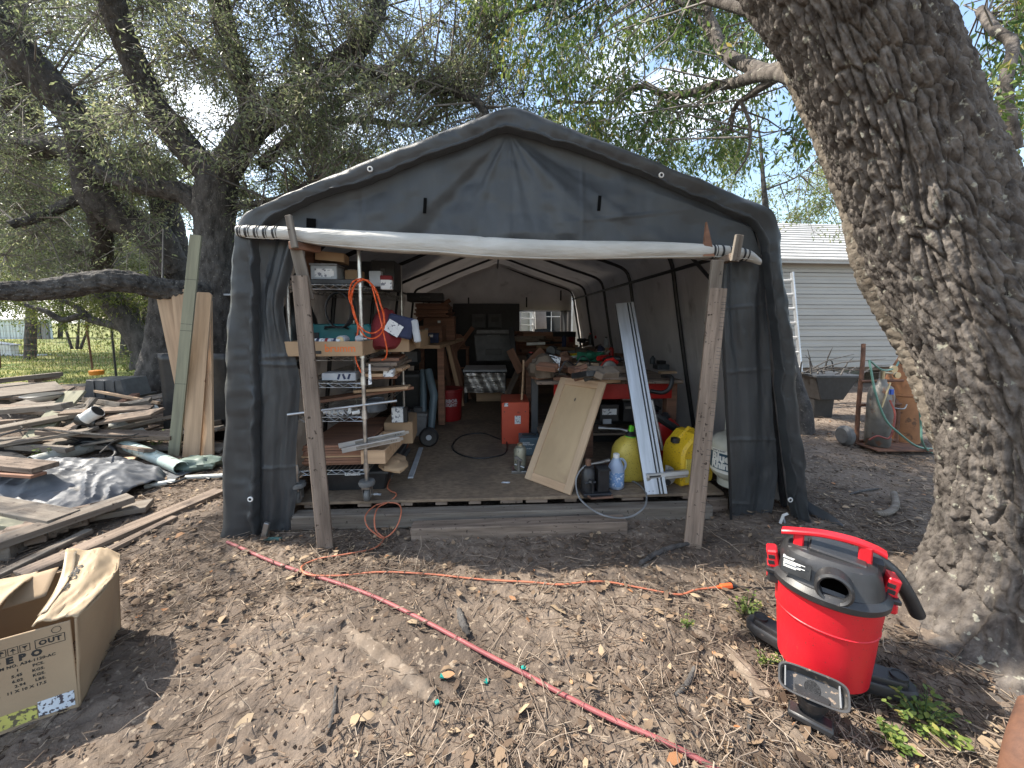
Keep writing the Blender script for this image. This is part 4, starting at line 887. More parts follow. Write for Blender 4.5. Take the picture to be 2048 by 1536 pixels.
def carton(name, label, size, M, m=M_CARD, open_top=False, flaps=True, cat='box'):
    sx, sy, sz = size; t = thing(name, label, cat, M=M); w = .004; b = MB()
    b.box((0, -sy / 2, sz / 2), (sx, w, sz), ch=.001); b.box((0, sy / 2, sz / 2), (sx, w, sz), ch=.001); b.box((-sx / 2, 0, sz / 2), (w, sy - w, sz), ch=.001); b.box((sx / 2, 0, sz / 2), (w, sy - w, sz), ch=.001); b.box((0, 0, w / 2 + .001), (sx - w, sy - w, w), ch=0)
    b.build('box_wall', m, t)
    if flaps:
        if open_top:
            b = MB(); b.box((sx / 2 + .02, 0, sz - .02), (w, sy * .9, .07), (0, -28, 0), ch=.001); b.build('flap', m, t)
            b = MB(); b.box((-sx / 2 - .02, 0, sz - .015), (w, sy * .9, .07), (0, 35, 0), ch=.001); b.build('flap', m, t)
        else:
            b = MB(); b.box((0, -sy / 4, sz + .003), (sx, sy / 2 - .002, .003), (2, 0, 0), ch=.0005); b.build('flap', m, t); b = MB(); b.box((0, sy / 4, sz + .002), (sx, sy / 2 - .002, .003), ch=.0005); b.build('flap', m, t)
            b = MB(); b.box((0, 0, sz + .0065), (.045, sy, .001), ch=0); b.build('tape', M_CLEAR, t)
    return t
def lump(name, label, cat, M, size, m, seed=0, n=18, amp=.25, flat=.0):
    b = MB(); 
    def f(u, v):
        a = 2 * math.pi * u; p = math.pi * v; x, y, z = math.sin(p) * math.cos(a), math.sin(p) * math.sin(a), -math.cos(p)
        k = 1 + amp * float(fbm(x * 1.3 + seed, y * 1.3, z * 1.3, oct=3, seed=seed)) + amp * .3 * float(vnoise(x * 5, y * 5, z * 3, seed=seed + 3))
        z2 = max(z * k, -.55); return (x * k * size[0] / 2, y * k * size[1] / 2, (z2 + .55) * size[2] / 1.55)
    b.grid(f, n, n // 2 + 2, closed_u=True); return single(name, label, cat, b, m, M)
def blocks(label_list, name, spots, mats):
    pass

def rack_contents():
    S1, S2, S3, S4, S5 = [s + .006 for s in SH][::-1]     # S1 top shelf ... S5 lowest
    # --- top shelf
    bx('shelf_liner', 'flat black tray lying on the top wire shelf', 'tray', (.36, .5, .03), RM(-.21, .27, S1), M_BLK)
    t = bx('parts_box', 'clear plastic box with pale label on the top wire shelf', 'plastic box', (.15, .16, .085), RM(-.235, .14, S1 + .03, 4), M_CLEAR, [('lid', (0, 0, .09), (.158, .168, .012), M_GRYP), ('label', (0, -.0815, .04), (.10, .002, .05), M_PAPER), ('barcode', (.045, -.083, .038), (.03, .002, .03), M_INKW)])
    carton('small_carton', 'grey weathered carton lying over the clear box at the top', (.16, .14, .05), RM(-.21, .15, S1 + .145, 8, 0, 4), M_CARD)
    carton('small_carton', 'brown carton right of the clear box on the top shelf', (.08, .1, .10), RM(-.10, .22, S1, -8))
    bx('hardware_pack', 'clear blister pack of screws right of the chrome post', 'pack', (.075, .05, .095), RM(.05, .16, S1, 0), M_CLEAR, [('card', (0, .02, .05), (.07, .003, .09), M_PAPER)])
    bx('match_carton', 'red topped white carton at the right end of the top shelf', 'box', (.07, .06, .085), RM(.115, .16, S1 - .02, 5), M_PAPER, [('top_band', (0, 0, .072), (.0715, .0615, .03), M_MAR)])
    bx('black_case', 'black case standing tall behind the post at the top', 'case', (.16, .2, .2), RM(.03, .5, S1, 0), M_BLK, [('latch', (0, -.103, .13), (.03, .006, .03), M_DGRY)])
    bx('black_case', 'second black case at the back of the top shelf', 'case', (.3, .3, .24), RM(-.22, .85, S1, 0), M_DGRY, [('latch', (0, -.153, .16), (.04, .006, .03), M_BLK)])
    bx('wood_block', 'dark wooden block at the left of the top shelf', 'wood block', (.05, .12, .22), RM(-.345, .2, S1, 0), M_WOODR)
    # coil of black cable hanging under the top shelf
    b = MB()
    for k in range(5): b.tube([(.075 * math.cos(a) * (1 + .05 * k), .012 * k, .11 * math.sin(a) - .12) for a in np.linspace(0, 6.28, 25)[:-1]], .0035, 6, closed=True)
    single('cable_coil', 'coil of black cable hanging under the top wire shelf', 'cable', b, M_BLK, RM(-.17, .1, S1 - .03, 0))
    # --- second shelf
    t = thing('tool_case', 'large teal plastic tool case on the second wire shelf', 'tool case', M=RM(-.215, .34, S2, 1)); b = MB()
    pr = [(-.21, 0), (.21, 0), (.225, .03), (.215, .16), (.19, .185), (-.19, .185), (-.215, .16), (-.225, .03)]; b.prism(pr, -.15, .15, 'Y', ch=.012); b.build('body', M_TEAL, t)
    b = MB(); b.tube([(-.07, -.16, .155), (-.06, -.185, .165), (.06, -.185, .165), (.07, -.16, .155)], .008, 6); b.build('handle', M_BLK, t)
    for x in (-.13, .13): b = MB(); b.box((x, -.156, .11), (.035, .01, .04)); b.build('latch', M_BLK, t)
    t = carton('fruit_tray', 'low cardboard tray with orange lettering on the second shelf', (.44, .36, .085), RM(-.20, .12, S2, 0), flaps=False)
    v, f = text_geo('brumm', .06, .0016); b = MB(); b.add([(x + .095, -.1825, z + .044) for x, z, _ in v], f); b.build('lettering', M_INKO, t)
    b = MB(); b.box((-.04, -.1835, .022), (.055, .003, .018)); b.build('hand_hole_shade', M_BLK, t)  # black patch painted as the shade inside the hand hole
    for i, (x, lab) in enumerate([(-.31, 'spray can lying leftmost in the cardboard tray'), (-.262, 'spray can second from the left in the cardboard tray'), (-.214, 'spray can in the middle of the cardboard tray'), (-.166, 'spray can second from right in the cardboard tray')]):
        t = thing('spray_can', lab, 'can', M=RM(x, -.02, S2 + .088, 0, 0, 0), group='cans lying in the tray'); b = MB(); b.lathe([(.0, 0), (.022, .002), (.024, .01), (.024, .045), (.021, .052), (0, .054)], (0, 0, -.01), 16, 'X'); b.build('body', M_PAPER if i % 2 else M_LCL, t)
        b = MB(); b.lathe([(.0243, .014), (.0245, .03)], (0, 0, -.01), 16, 'X'); b.build('stripe', M_NAVY if i % 2 else M_MAR, t)
    t = thing('paint_can', 'round tin with brass coloured lid facing out on the tray', 'can', M=RM(-.115, -.03, S2 + .090, 0)); b = MB(); b.lathe([(0, 0), (.026, 0), (.027, .003), (.027, .08), (0, .08)], (0, 0, 0), 20, 'Y'); b.build('body', M_LCL, t); b = MB(); b.lathe([(0, -.003), (.02, -.003), (.022, 0)], (0, 0, 0), 20, 'Y'); b.build('lid', M_BRASS, t)
    t = thing('light_bulb', 'clear light bulb lying at the right end of the tray', 'bulb', M=RM(.0, -.03, S2 + .098)); b = MB(); b.lathe([(.0, -.03), (.018, -.024), (.022, -.008), (.014, .015), (.010, .02)], (0, 0, 0), 16, 'X'); b.build('glass', M_CLEAR, t); b = MB(); b.lathe([(.010, .02), (.010, .04), (0, .044)], (0, 0, 0), 12, 'X'); b.build('screw_base', M_STEEL, t)
    lump('red_bag', 'dark red cloth bag slumped behind the orange cord', 'bag', RM(.06, .25, S2 + .02), (.20, .25, .26), M_MAR, 11, amp=.3)
    t = thing('tarp_bundle', 'folded blue and white plastic bag on the second shelf', 'bag', M=RM(.15, .27, S2 + .09, 12, 0, 14)); b = MB(); b.box((0, 0, .08), (.17, .22, .14), (0, 0, 0), ch=.012); b.build('fold', M_NAVY, t); b = MB(); b.box((.10, 0, .075), (.045, .23, .15), (0, -22, 0), ch=.008); b.build('edge_fold', M_LCL, t); b = MB(); b.box((-.04, -.113, .06), (.10, .006, .08), (0, 18, 0)); b.build('print_patch', M_PAPER, t)
    carton('cardboard_box', 'brown carton under the blue and white bag', (.16, .34, .10), RM(.14, .40, S2, 3), open_top=True)
    carton('cardboard_box', 'larger brown carton at the back of the second shelf', (.22, .3, .13), RM(.13, .8, S2, -3))
    # --- third shelf
    t = bx('rolled_cloth', 'white folded cloth with blue lettering on the third shelf', 'cloth', (.20, .12, .05), RM(-.16, .10, S3, 2), M_LCL)
    for k, x in enumerate((-.0, .03, .06)): b = MB(); b.box((x, -.0615, .028), (.012, .002, .034), (0, 20 * (-1) ** k, 0)); b.build('letter_stroke', M_NAVY, t)
    for k in range(6):
        w, c = random.uniform(.025, .05), random.choice([M_WOOD, M_WOODF, M_WOODR])
        o = bx('wood_offcut', ['long pale offcut at the foot of the third shelf pile', 'reddish offcut second up in the third shelf pile', 'grey offcut in the middle of the third shelf pile', 'split offcut fourth up in the third shelf pile', 'narrow offcut near the top of the third shelf pile', 'topmost crooked offcut of the third shelf pile'][k], 'wood offcut', (random.uniform(.14, .22), random.uniform(.2, .6), .020), RM(.07 + random.uniform(-.02, .03), .35 + random.uniform(-.1, .1), S3 + .021 * k, random.uniform(-8, 8)), c)
    bx('glue_pack', 'small floral patterned pack on the third shelf pile', 'pack', (.06, .09, .045), RM(.13, .10, S3 + .02, 4), M_PAPER)
    b = MB(); b.prism([(-.004, .06), (.006, .06), (.010, -.06), (-.010, -.065)], -.001, .001, 'Y'); single('paper_tag', 'long white paper tag hanging below the red cord', 'tag', b, M_PAPER, RM(.045, -.02, S3 + .05))
    for k in range(7):
        bx('hand_tool', ['flat bar', 'chisel', 'file', 'thin rod', 'wrench', 'blade', 'punch'][k] + ' lying on the third shelf left of the chrome post', 'hand tool', (.13, .012, .006), RM(-.25 + .03 * k, .03 + .01 * k, S3 + .002, random.uniform(-30, 30)), random.choice([M_STEEL, M_BLK]))
    # --- fourth shelf
    o = board('shelf_plank', RKM @ Vector((-.38, .2, S4 + .055)), RKM @ Vector((.20, .45, S4 + .10)), .12, .02, M_WOODR); tag(o, 'brown plank lying across under the third shelf', 'plank')
    o = board('shelf_plank', RKM @ Vector((-.15, .30, S4 + .10)), RKM @ Vector((.21, .3, S4 + .125)), .09, .02, M_WOODF); tag(o, 'pale brown plank above the metal pipe on the fourth shelf', 'plank')
    b = MB(); b.cyl((-.42, -.06, S4 + .028), (.19, .02, S4 + .085), .0075, 10); single('metal_pipe', 'long thin metal pipe slanting across the fourth shelf', 'pipe', b, M_ALU, RKM.copy())
    random.seed(12)
    for k in range(7):
        t = thing('pipe_fitting', ['white tee fitting near the front post', 'white elbow fitting among the cable loops', 'white coupling at the left end', 'short white sleeve', 'white reducer behind the tee', 'white cap beside the grey cable', 'white pipe stub at far left'][k] + ' on the fourth shelf', 'pipe fitting', M=RM(-.34 + .046 * k, .04 + .015 * (k % 3), S4 + .012, random.uniform(0, 180), 0, random.uniform(-20, 20))); b = MB(); b.cyl((-.022, 0, 0), (.022, 0, 0), .0125, 12); b.build('sleeve', M_WHT, t)
        b = MB(); b.cyl((0, 0, .008), (0, .0, .026), .011, 12) if k % 2 else b.lathe([(.0145, -.004), (.0145, .004)], (.018, 0, 0), 12, 'X'); b.build('branch', M_WHT, t)
    for k in range(4):
        b = MB(); b.tube([(.018 * math.cos(a), .012 * math.sin(a), .018 * math.sin(a) + .02) for a in np.linspace(0, 6.28, 15)[:-1]], .0025, 5, closed=True); single('cable_ring', ['left', 'second', 'third', 'right hand'][k] + ' small pale cable loop on the fourth shelf lip', 'cable', b, M_LCL, RM(-.21 + .032 * k, .01, S4, 30 * k))
    b = MB(); b.grid(lambda u, v: (.07 * math.cos(6.283 * u) * (1 - .25 * v), .10 * math.sin(6.283 * u) * (1 - .25 * v), .07 * v), 20, 5, closed_u=True); single('wire_basket', 'dark mesh basket at the right of the fourth shelf', 'basket', b, M_DGRY, RM(.02, .16, S4), thick=.003)
    bx('printed_box', 'white printed carton behind the right hand post', 'box', (.085, .04, .11), RM(.095, .45, S5 + .17, 0), M_PAPER, [('black_band', (.055, 0, .055), (.03, .041, .11), M_BLK)])
    # --- lowest shelf
    random.seed(8)
    for k in range(8):
        t = RM(-.205 + random.uniform(-.01, .01), .40 + random.uniform(-.01, .01), S5 + .004 + .0162 * k, random.uniform(-1.2, 1.2)); b = MB(); b.box((0, 0, .0075), (.40 - random.uniform(0, .04), .7, .0148), ch=.0015)
        nm = ['lowest', 'second from the bottom', 'third from the bottom', 'fourth from the bottom', 'fifth from the bottom', 'sixth from the bottom', 'second from the top', 'topmost'][k]
        single('cedar_board', nm + ' reddish board of the stack on the lowest wire shelf', 'board', b, M_WOODR if k != 3 else M_WOODF, t, group='boards stacked on the lowest shelf')
    t = thing('drawer_box', 'open wooden drawer box at the right of the lowest shelf', 'drawer', M=RM(.055, .20, S5 + .03, -3)); sx, sy, sz = .15, .4, .085
    for nm, c, s in (('front', (0, -sy / 2, sz / 2), (sx, .014, sz)), ('back', (0, sy / 2, sz / 2), (sx, .014, sz)), ('side', (-sx / 2 + .006, 0, sz / 2), (.012, sy - .014, sz)), ('side', (sx / 2 - .006, 0, sz / 2), (.012, sy - .014, sz)), ('base', (0, 0, .008), (sx - .02, sy - .02, .006))): b = MB(); b.box(c, s); b.build(nm, M_WOODF, t)
    for k, (y0, z0, y1, z1) in enumerate([(.0, .145, .12, .215), (-.03, .125, .07, .190)]):
        a, c = RKM @ Vector((-.16 + .03 * k, y0, S5 + z0)), RKM @ Vector((.235 - .02 * k, y1 - .1, S5 + z1)); t = thing('drawer_slide', ['upper', 'lower'][k] + ' zinc drawer slide poking out of the lowest shelf', 'drawer slide', a); board('rail', a, c, .006, .03, M_ALU, t)
        board('inner_rail', a.lerp(c, .25) + Vector((0, -.004, 0)), c.lerp(a, -.06) + Vector((0, -.004, 0)), .004, .018, M_STEEL, t)
        for q in (.86, .9, .94): bb = MB(); bb.cyl((0, -.008, 0), (0, -.004, 0), .003, 6); bb.build('screw_hole_shade', M_BLK, t, M=Matrix.Translation(a.lerp(c, q)))  # black dots stand for the shaded holes in the rail
    carton('cardboard_box', 'brown carton behind the drawer on the lowest shelf', (.20, .3, .16), RM(.08, .62, S5, 4))
    lump('crumpled_paper', 'crumpled brown paper at the edge of the lowest shelf', 'paper', RM(.14, .15, S5 - .05), (.16, .2, .06), M_CARD, 5, amp=.4)
    # --- around the rack
    t = thing('storage_tote', 'black tote with white label on the floor under the rack', 'tote', M=RM(-.14, .50, 0)); b = MB(); b.prism([(-.20, .0), (.20, 0), (.22, .11), (-.22, .11)], -.33, .33, 'Y', ch=.01); b.build('body', M_BLK, t); b = MB(); b.box((0, 0, .118), (.46, .68, .016)); b.build('lid', M_DGRY, t); b = MB(); b.box((.0, -.343, .115), (.10, .004, .018)); b.build('label', M_PAPER, t)
    t = thing('metal_channel', 'grey metal channel lying on the floor right of the rack', 'metal bar', FZ(800, 950)); board('bar', FZ(780, 958) + Vector((0, 0, .025)), FZ(818, 905) + Vector((0, 0, .03)), .03, .03, M_DGRY, t); board('end_plate', FZ(777, 960) + Vector((0, 0, .015)), FZ(781, 956) + Vector((0, 0, .018)), .035, .03, M_STEEL, t)
    o = board('metal_strip', FZ(821, 957) + Vector((0, 0, .006)), FZ(842, 897) + Vector((0, 0, .006)), .038, .012, M_LCL); tag(o, 'flat pale strip lying on the floor near the rack', 'strip')
    lump('wood_shaving', 'small pale shaving on the floor by the caster', 'shaving', Matrix.Translation(FZ(755, 990)), (.05, .02, .012), M_LCL, 3, n=10, amp=.5)
    lump('wood_shaving', 'thin white shaving on the floor near the panel', 'shaving', Matrix.Translation(FZ(1012, 966)), (.07, .012, .01), M_LCL, 4, n=10, amp=.5)
rack_contents()

def cords():
    # coil of orange cord hung on the front right post
    c0 = P(731, 560, RK.y - .03); pts = []
    loops = [(700, 640, 770, 652, 566), (706, 676, 762, 680, 560), (712, 660, 757, 668, 572)]
    def W(px, py, dy=0): q = P(px, py, RK.y - .035 + dy); return q
    path = [(722, 745), (712, 720), (711, 690), (716, 655), (707, 620), (698, 595), (703, 567), (718, 558), (730, 560), (745, 572), (758, 600), (769, 640), (765, 663), (750, 676), (732, 674), (718, 655), (707, 628), (703, 600), (709, 572), (722, 561), (736, 562), (752, 580), (762, 610), (768, 632), (763, 655), (747, 666), (730, 662), (715, 645), (706, 615), (701, 590), (712, 566), (728, 560), (741, 566), (751, 600), (760, 635), (768, 670), (774, 700), (771, 716), (764, 720)]
    b = MB(); b.tube([W(x, y, .012 * math.sin(i * 1.3)) for i, (x, y) in enumerate(catmull([(x, y, 0) for x, y in path], 6)[:, :2])], .0042, 6)
    tag(b.build('hanging_cord', M_ORG, None, world=True), 'coil of bright orange cord hanging on the chrome post', 'cord')
    # cord running from the rack over the beam and across the dirt to the plug
    b = MB(); fl = [(822, 880, .006), (800, 925, .006), (775, 975, .006), (752, 1005, .006)]
    pts = [G(x, y, FLZ) + Vector((0, 0, z)) for x, y, z in fl]
    pts += [P(738, 1030, 2.20), P(733, 1052, 2.12)] + [GG(750, 1075, .006), GG(766, 1082, .006)]
    DP = lambda x, y: P(x, y, float(np.interp(y, [1000, 1011, 1030, 1060, 1078], [2.31, 2.25, 2.14, 2.10, 2.09])))
    pts = [G(x, y, FLZ) + Vector((0, 0, z)) for x, y, z in fl[:3]] + [DP(790, 985) if False else FZ(793, 992) + Vector((0, 0, .006)), DP(776, 1006), DP(757, 1016), DP(750, 1032), DP(749, 1047), DP(752, 1063), DP(762, 1073), GG(768, 1082, .008), GG(757, 1097, .006), GG(735, 1107, .006), GG(690, 1118, .006), GG(640, 1126, .006), GG(607, 1140, .007), GG(605, 1152, .007), GG(625, 1162, .014), GG(680, 1158, .006), GG(760, 1154, .006), GG(860, 1158, .006), GG(960, 1163, .006), GG(1060, 1168, .006), GG(1120, 1175, .006), GG(1200, 1170, .006), GG(1280, 1182, .006), GG(1355, 1197, .006), GG(1390, 1190, .006), GG(1430, 1186, .008)]
    b.tube([p + np.array([0, 0, .006]) for p in catmull([tuple(p) for p in pts], 7)], .0043, 6); t = thing('extension_cord', 'orange extension cord winding over the dirt to the vacuum plug', 'cord', GG(1430, 1186)); b.build('cord', M_ORGD, t, world=True)
    b = MB(); q0, q1 = GG(1432, 1186, .013), GG(1462, 1184, .013); b.tube([q0, q0.lerp(q1, .25), q0.lerp(q1, .3), q1], [.006, .008, .013, .013], 8); b.build('socket', M_ORG, t, world=True)
    lp = [DP(x, y) for x, y in ((771, 1005), (790, 1006), (801, 1013), (802, 1028), (796, 1048), (784, 1066), (766, 1076), (750, 1067), (735, 1053), (730, 1036), (737, 1022), (752, 1010))]
    b = MB(); b.tube([tuple(p) for p in catmull([tuple(q) for q in lp], 8)], .0042, 6, closed=True); tag(b.build('cord_loop', M_ORGD, None, world=True), 'dusty orange cord loop draped over the front beam', 'cord')
    # vac cord meeting it
    b = MB(); q = [GG(1462, 1184, .012), GG(1480, 1185, .008), GG(1520, 1186, .007), GG(1560, 1190, .01)]; b.tube(catmull([tuple(p) for p in q], 6), .0035, 6); t = thing('power_plug', 'black vacuum power plug pushed into the orange socket', 'plug', GG(1470, 1184)); b.build('cord', M_BLK, t, world=True)
    b = MB(); b.tube([q[0], q[0].lerp(q[1], .6)], [.012, .008], 8); b.build('plug_body', M_BLK, t, world=True)
    # red air hose
    hp = [(455, 1093), (480, 1104), (560, 1136), (680, 1175), (760, 1206), (860, 1256), (960, 1306), (1050, 1350), (1130, 1396), (1220, 1440), (1300, 1478), (1370, 1512), (1430, 1545), (1520, 1600)]
    b = MB(); b.tube(catmull([tuple(GG(x, y, .013)) for x, y in hp], 8), .0080, 10)
    tag(b.build('air_hose', mat('dusty_red_hose', (.30, .085, .085), .6, c2=(.22, .06, .062), vs=9, speck=(.30, .2, .16), ss=60, sth=.62), None, world=True), 'dusty red air hose crossing the dirt diagonally', 'hose')
    # black hose loop on the floor
    b = MB(); hp = [(1000, 880), (965, 868), (925, 873), (905, 892), (915, 908), (950, 918), (990, 915), (1012, 905), (1015, 880), (1030, 860)]
    b.tube(catmull([tuple(FZ(x, y) + Vector((0, 0, .008 if k < 8 else .03 + .05 * (k - 8)))) for k, (x, y) in enumerate(hp)], 7), .006, 8); tag(b.build('floor_hose', M_BLK, None, world=True), 'thin black hose looped on the tent floor', 'hose')
cords()

# ---- front right of the floor
def front_items():
    # framed plywood panel leaning back
    BL, BR = FZ(1050, 957), FZ(1141, 991); BL.z = BR.z = FLZ + .001; TLq = P(1089, 757, 3.02); ex = (BR - BL); W_ = ex.length; ex.normalize(); up = TLq - BL; up = (up - ex * up.dot(ex)).normalized() * 1; H_ = .80; nz = ex.cross(up)
    M = Matrix((ex, up, nz)).transposed().to_4x4(); M.translation = BL; t = thing('cabinet_door', 'pale plywood cabinet door leaning against the workbench', 'cabinet door', M=M); s = .055
    for nm, c, sz, m in (('panel', (W_ / 2, H_ / 2, -.004), (W_ - 2 * s + .01, H_ - 2 * s + .01, .008), M_PLY), ('stile', (s / 2, H_ / 2, 0), (s, H_, .02), M_WOODFY), ('stile', (W_ - s / 2, H_ / 2, 0), (s, H_, .02), M_WOODFY), ('rail', (W_ / 2, s / 2, 0), (W_ - 2 * s, s, .019), M_WOODF), ('rail', (W_ / 2, H_ - s / 2, 0), (W_ - 2 * s, s, .019), M_WOODF)):
        b = MB(); b.box(c, sz, ch=.0015); b.build(nm, m, t)
    b = MB(); b.lathe([(.0, .0015), (.010, .001)], (W_ * .48, H_ * .80, .001), 14, sx=.7, sy=1.4); b.build('knot', M_CANV, t)
    # aluminium fence extrusion with mitre gauge
    A = FZ(1313, 989); A.z = FLZ + .002; B = P(1249, 606, 2.93); L_ = (B - A).length; M = frame(A, B, (-.1, -1, .3)); t = thing('aluminium_fence', 'tall aluminium saw fence with black slots leaning beside the yellow can', 'saw fence', M=M); w = .135
    b = MB(); b.box((L_ / 2, .0, -.012), (L_, w, .022), ch=.001); b.build('web', M_BLK, t)
    for y0, y1 in ((-.0675, .016), (.026, .038), (.048, .0675)): b = MB(); b.box((L_ / 2, -(y0 + y1) / 2, .002), (L_, y1 - y0, .012), ch=.001); b.build('face_strip', M_ALU, t)
    b = MB(); b.cyl((.02, .045, .008), (.02, .045, .0095), .003, 8); b.cyl((.02, .02, .008), (.02, .02, .0095), .003, 8); b.build('screw', M_BLK, t)
    A2 = P(1293, 952, 2.40); B2 = P(1375, 944, 2.44); t = thing('mitre_gauge', 'silver mitre gauge with half round scale on the fence foot', 'mitre gauge', A2)
    board('bar', A2, B2, .03, .036, M_ALU, t, up=(0, -1, .2)); board('slot', A2.lerp(B2, .05) + Vector((0, -.019, 0)), A2.lerp(B2, .32) + Vector((0, -.019, 0)), .01, .004, M_BLK, t, up=(0, -1, .2))
    board('slide_lip', A2 + Vector((.0, -.004, -.022)), B2 + Vector((0, -.004, -.022)), .02, .008, M_STEEL, t, up=(0, -1, .2))
    n = 24; pl = [(.072 * math.sin(math.pi * k / n), .072 * math.cos(math.pi * k / n)) for k in range(n + 1)]; b = MB(); b.prism(pl, -.003, .003, 'Y'); b.build('scale_plate', M_STEEL, t, M=Matrix.Translation(P(1330, 951, 2.46)))
    b = MB(); b.lathe([(.02, .0), (.02, .004), (.0, .004)], (0, 0, 0), 12, 'Y'); b.build('hub', M_BLK, t, M=Matrix.Translation(P(1336, 965, 2.45)))
    # propane tank
    Cc = FZ(1466, 968); Cc.z = FLZ; Cc.x -= .0; t = thing('gas_cylinder', 'white gas cylinder with blue printed label behind the right prop', 'gas cylinder', Cc); r = .152
    b = MB(); b.lathe([(.10, 0), (.10, .05), (.098, .05)], (0, 0, 0), 32); b.build('foot_ring', M_TANK, t)
    b = MB(); b.lathe([(.0, .035), (.06, .038), (.11, .055), (.14, .085), (r, .125), (r, .27), (.145, .305), (.12, .335), (.08, .355), (.03, .362), (.0, .362)], (0, 0, 0), 44); b.build('tank_body', M_TANK, t, angle=60)
    b = MB(); b.grid(lambda u, v: ((r + .0012) * math.cos(6.283 * u), (r + .0012) * math.sin(6.283 * u), .13 + .11 * v), 44, 3, closed_u=True); b.build('label_band', M_TANKB, t, angle=60)
    b = MB(); b.grid(lambda u, v: ((r + .0011) * math.cos(6.283 * u), (r + .0011) * math.sin(6.283 * u), .242 + .022 * v), 44, 1, closed_u=True); b.grid(lambda u, v: ((r + .0011) * math.cos(6.283 * u), (r + .0011) * math.sin(6.283 * u), .108 + .018 * v), 44, 1, closed_u=True); b.build('white_band', M_WHT, t, angle=60)
    def wrap(txt, size, z0, bold, a0, m, nm, rr=r + .0024):
        v, f = text_geo(txt, size, bold, 'LEFT'); b = MB(); b.add([(rr * math.cos(a0 + x / rr), rr * math.sin(a0 + x / rr), z0 + y + .05 * x) for x, y, _ in v], f); b.build(nm, m, t)
    a0 = math.atan2(-Cc.y, -Cc.x) - .98; wrap('Blue', .075, .205, .004, a0, M_INKW, 'lettering'); wrap('Rhino', .068, .157, .004, a0 - .02, M_INKW, 'lettering'); wrap('LIGHT & EASY  FIND & USE', .016, .252, .0005, a0, M_INK, 'lettering')
    b = MB(); b.grid(lambda u, v: (.085 * math.cos(3.6 + 4.6 * u), .085 * math.sin(3.6 + 4.6 * u), .34 + .10 * v), 24, 3); b.build('collar', M_TANK, t, thick=.004)
    b = MB(); b.cyl((0, 0, .36), (0, 0, .43), .018, 12); b.cyl((0, 0, .42), (0, -.05, .42), .014, 10); b.lathe([(.0, .435), (.028, .435), (.028, .45), (0, .455)], (0, 0, 0), 12); b.build('valve', M_BRASS, t)
    # pale yellow can with lime spout
    def jerry(px, py, Y, s, m, label, kind, rz):
        q = FZ(px, py); q.z = FLZ; t = thing('fuel_can', label, 'fuel can', q, R(rz))
        if kind == 0:
            ring = []
            for (z, hw, hd) in [(0, .115, .085), (.015, .125, .095), (.06, .13, .10), (.16, .135, .102), (.24, .128, .095), (.29, .105, .080), (.325, .07, .06), (.345, .035, .035)]: ring.append([(hw * math.copysign(abs(math.cos(a)) ** .6, math.cos(a)), hd * math.copysign(abs(math.sin(a)) ** .6, math.sin(a)), z) for a in np.linspace(0, 6.283, 33)[:-1]])
            b = MB(); V = [p for r_ in ring for p in r_]; n = 32; F = [(i * n + k, i * n + (k + 1) % n, (i + 1) * n + (k + 1) % n, (i + 1) * n + k) for i in range(len(ring) - 1) for k in range(n)] + [tuple(range(n)), tuple((len(ring) - 1) * n + k for k in range(n))]; b.add(V, F); b.build('can_body', m, t, angle=60)
            b = MB(); b.lathe([(.036, .335), (.040, .34), (.040, .365), (.03, .37), (.02, .385), (0, .39)], (0, 0, 0), 18); b.build('cap_collar', M_BLK, t); b = MB(); b.box((.004, 0, .405), (.032, .035, .055), (0, 12, 0), ch=.005); b.build('spout_cover', M_LIME, t)
            b = MB(); b.lathe([(.0405, .341), (.0415, .345), (.0405, .349)], (0, 0, 0), 18); b.build('spout_ring', M_LIME, t)
        else:
            pr = [(-.13, 0), (.13, 0), (.14, .02), (.14, .24), (.11, .29), (.02, .355), (-.03, .35), (-.12, .27), (-.14, .22), (-.14, .02)]; b = MB(); b.prism(pr, -.10, .10, 'Y', ch=.018); b.build('can_body', m, t)
            b = MB(); b.prism([(-.115, .03), (.05, .03), (.05, .15), (.03, .175), (-.115, .195)], -.108, -.098, 'Y', ch=.003); b.build('side_recess', M_YELP, t)
            b = MB(); b.tube([(-.10, 0, .285), (-.05, 0, .335), (.0, 0, .37), (.06, 0, .345)], .014, 10); b.build('carry_grip', m, t); b = MB(); b.lathe([(.0, 0), (.03, 0), (.03, .03), (0, .035)], (-.115, 0, .28), 16); b.build('cap', M_BLK, t)
        return t
    jerry(1259, 955, 2.6, 1, M_YELP, 'pale yellow fuel can with a lime green spout', 0, 8).scale = (.95, .95, .88)
    jerry(1373, 958, 2.6, 1, M_YEL, 'deep yellow fuel can behind the sawcut prop', 1, 20)
    jerry(1327, 918, 2.9, 1, M_RED, 'red fuel can mostly hidden behind the aluminium fence', 0, 0)
    for o in list(bpy.data.objects):
        if o.parent and o.parent.get('label', '').startswith('red fuel can') and o.name.startswith('spout'): bpy.data.objects.remove(o)
    # jug
    q = FZ(1231, 975); q.z = FLZ; t = thing('plastic_jug', 'pale blue plastic jug with blue label and white cap', 'jug', q, R(10))
    b = MB(); b.lathe([(.0, .002), (.048, .003), (.054, .012), (.054, .12), (.050, .145), (.036, .18), (.020, .205), (.018, .215), (.0, .216)], (0, 0, 0), 28); b.build('jug_body', M_LBLUE, t, angle=60)
    b = MB(); b.lathe([(.0545, .025), (.0548, .028), (.0548, .118), (.0545, .12)], (0, 0, 0), 28); b.build('label', M_BLUEL, t, angle=60); b = MB(); b.lathe([(.021, .208), (.021, .232), (.018, .235), (0, .235)], (0, 0, 0), 18); b.build('cap', M_WHT, t)
    b = MB(); b.tube(catmull([(.022, 0, .195), (.045, 0, .192), (.066, 0, .165), (.064, 0, .135), (.053, 0, .118)], 5), .009, 8); b.build('handle', M_LBLUE, t)
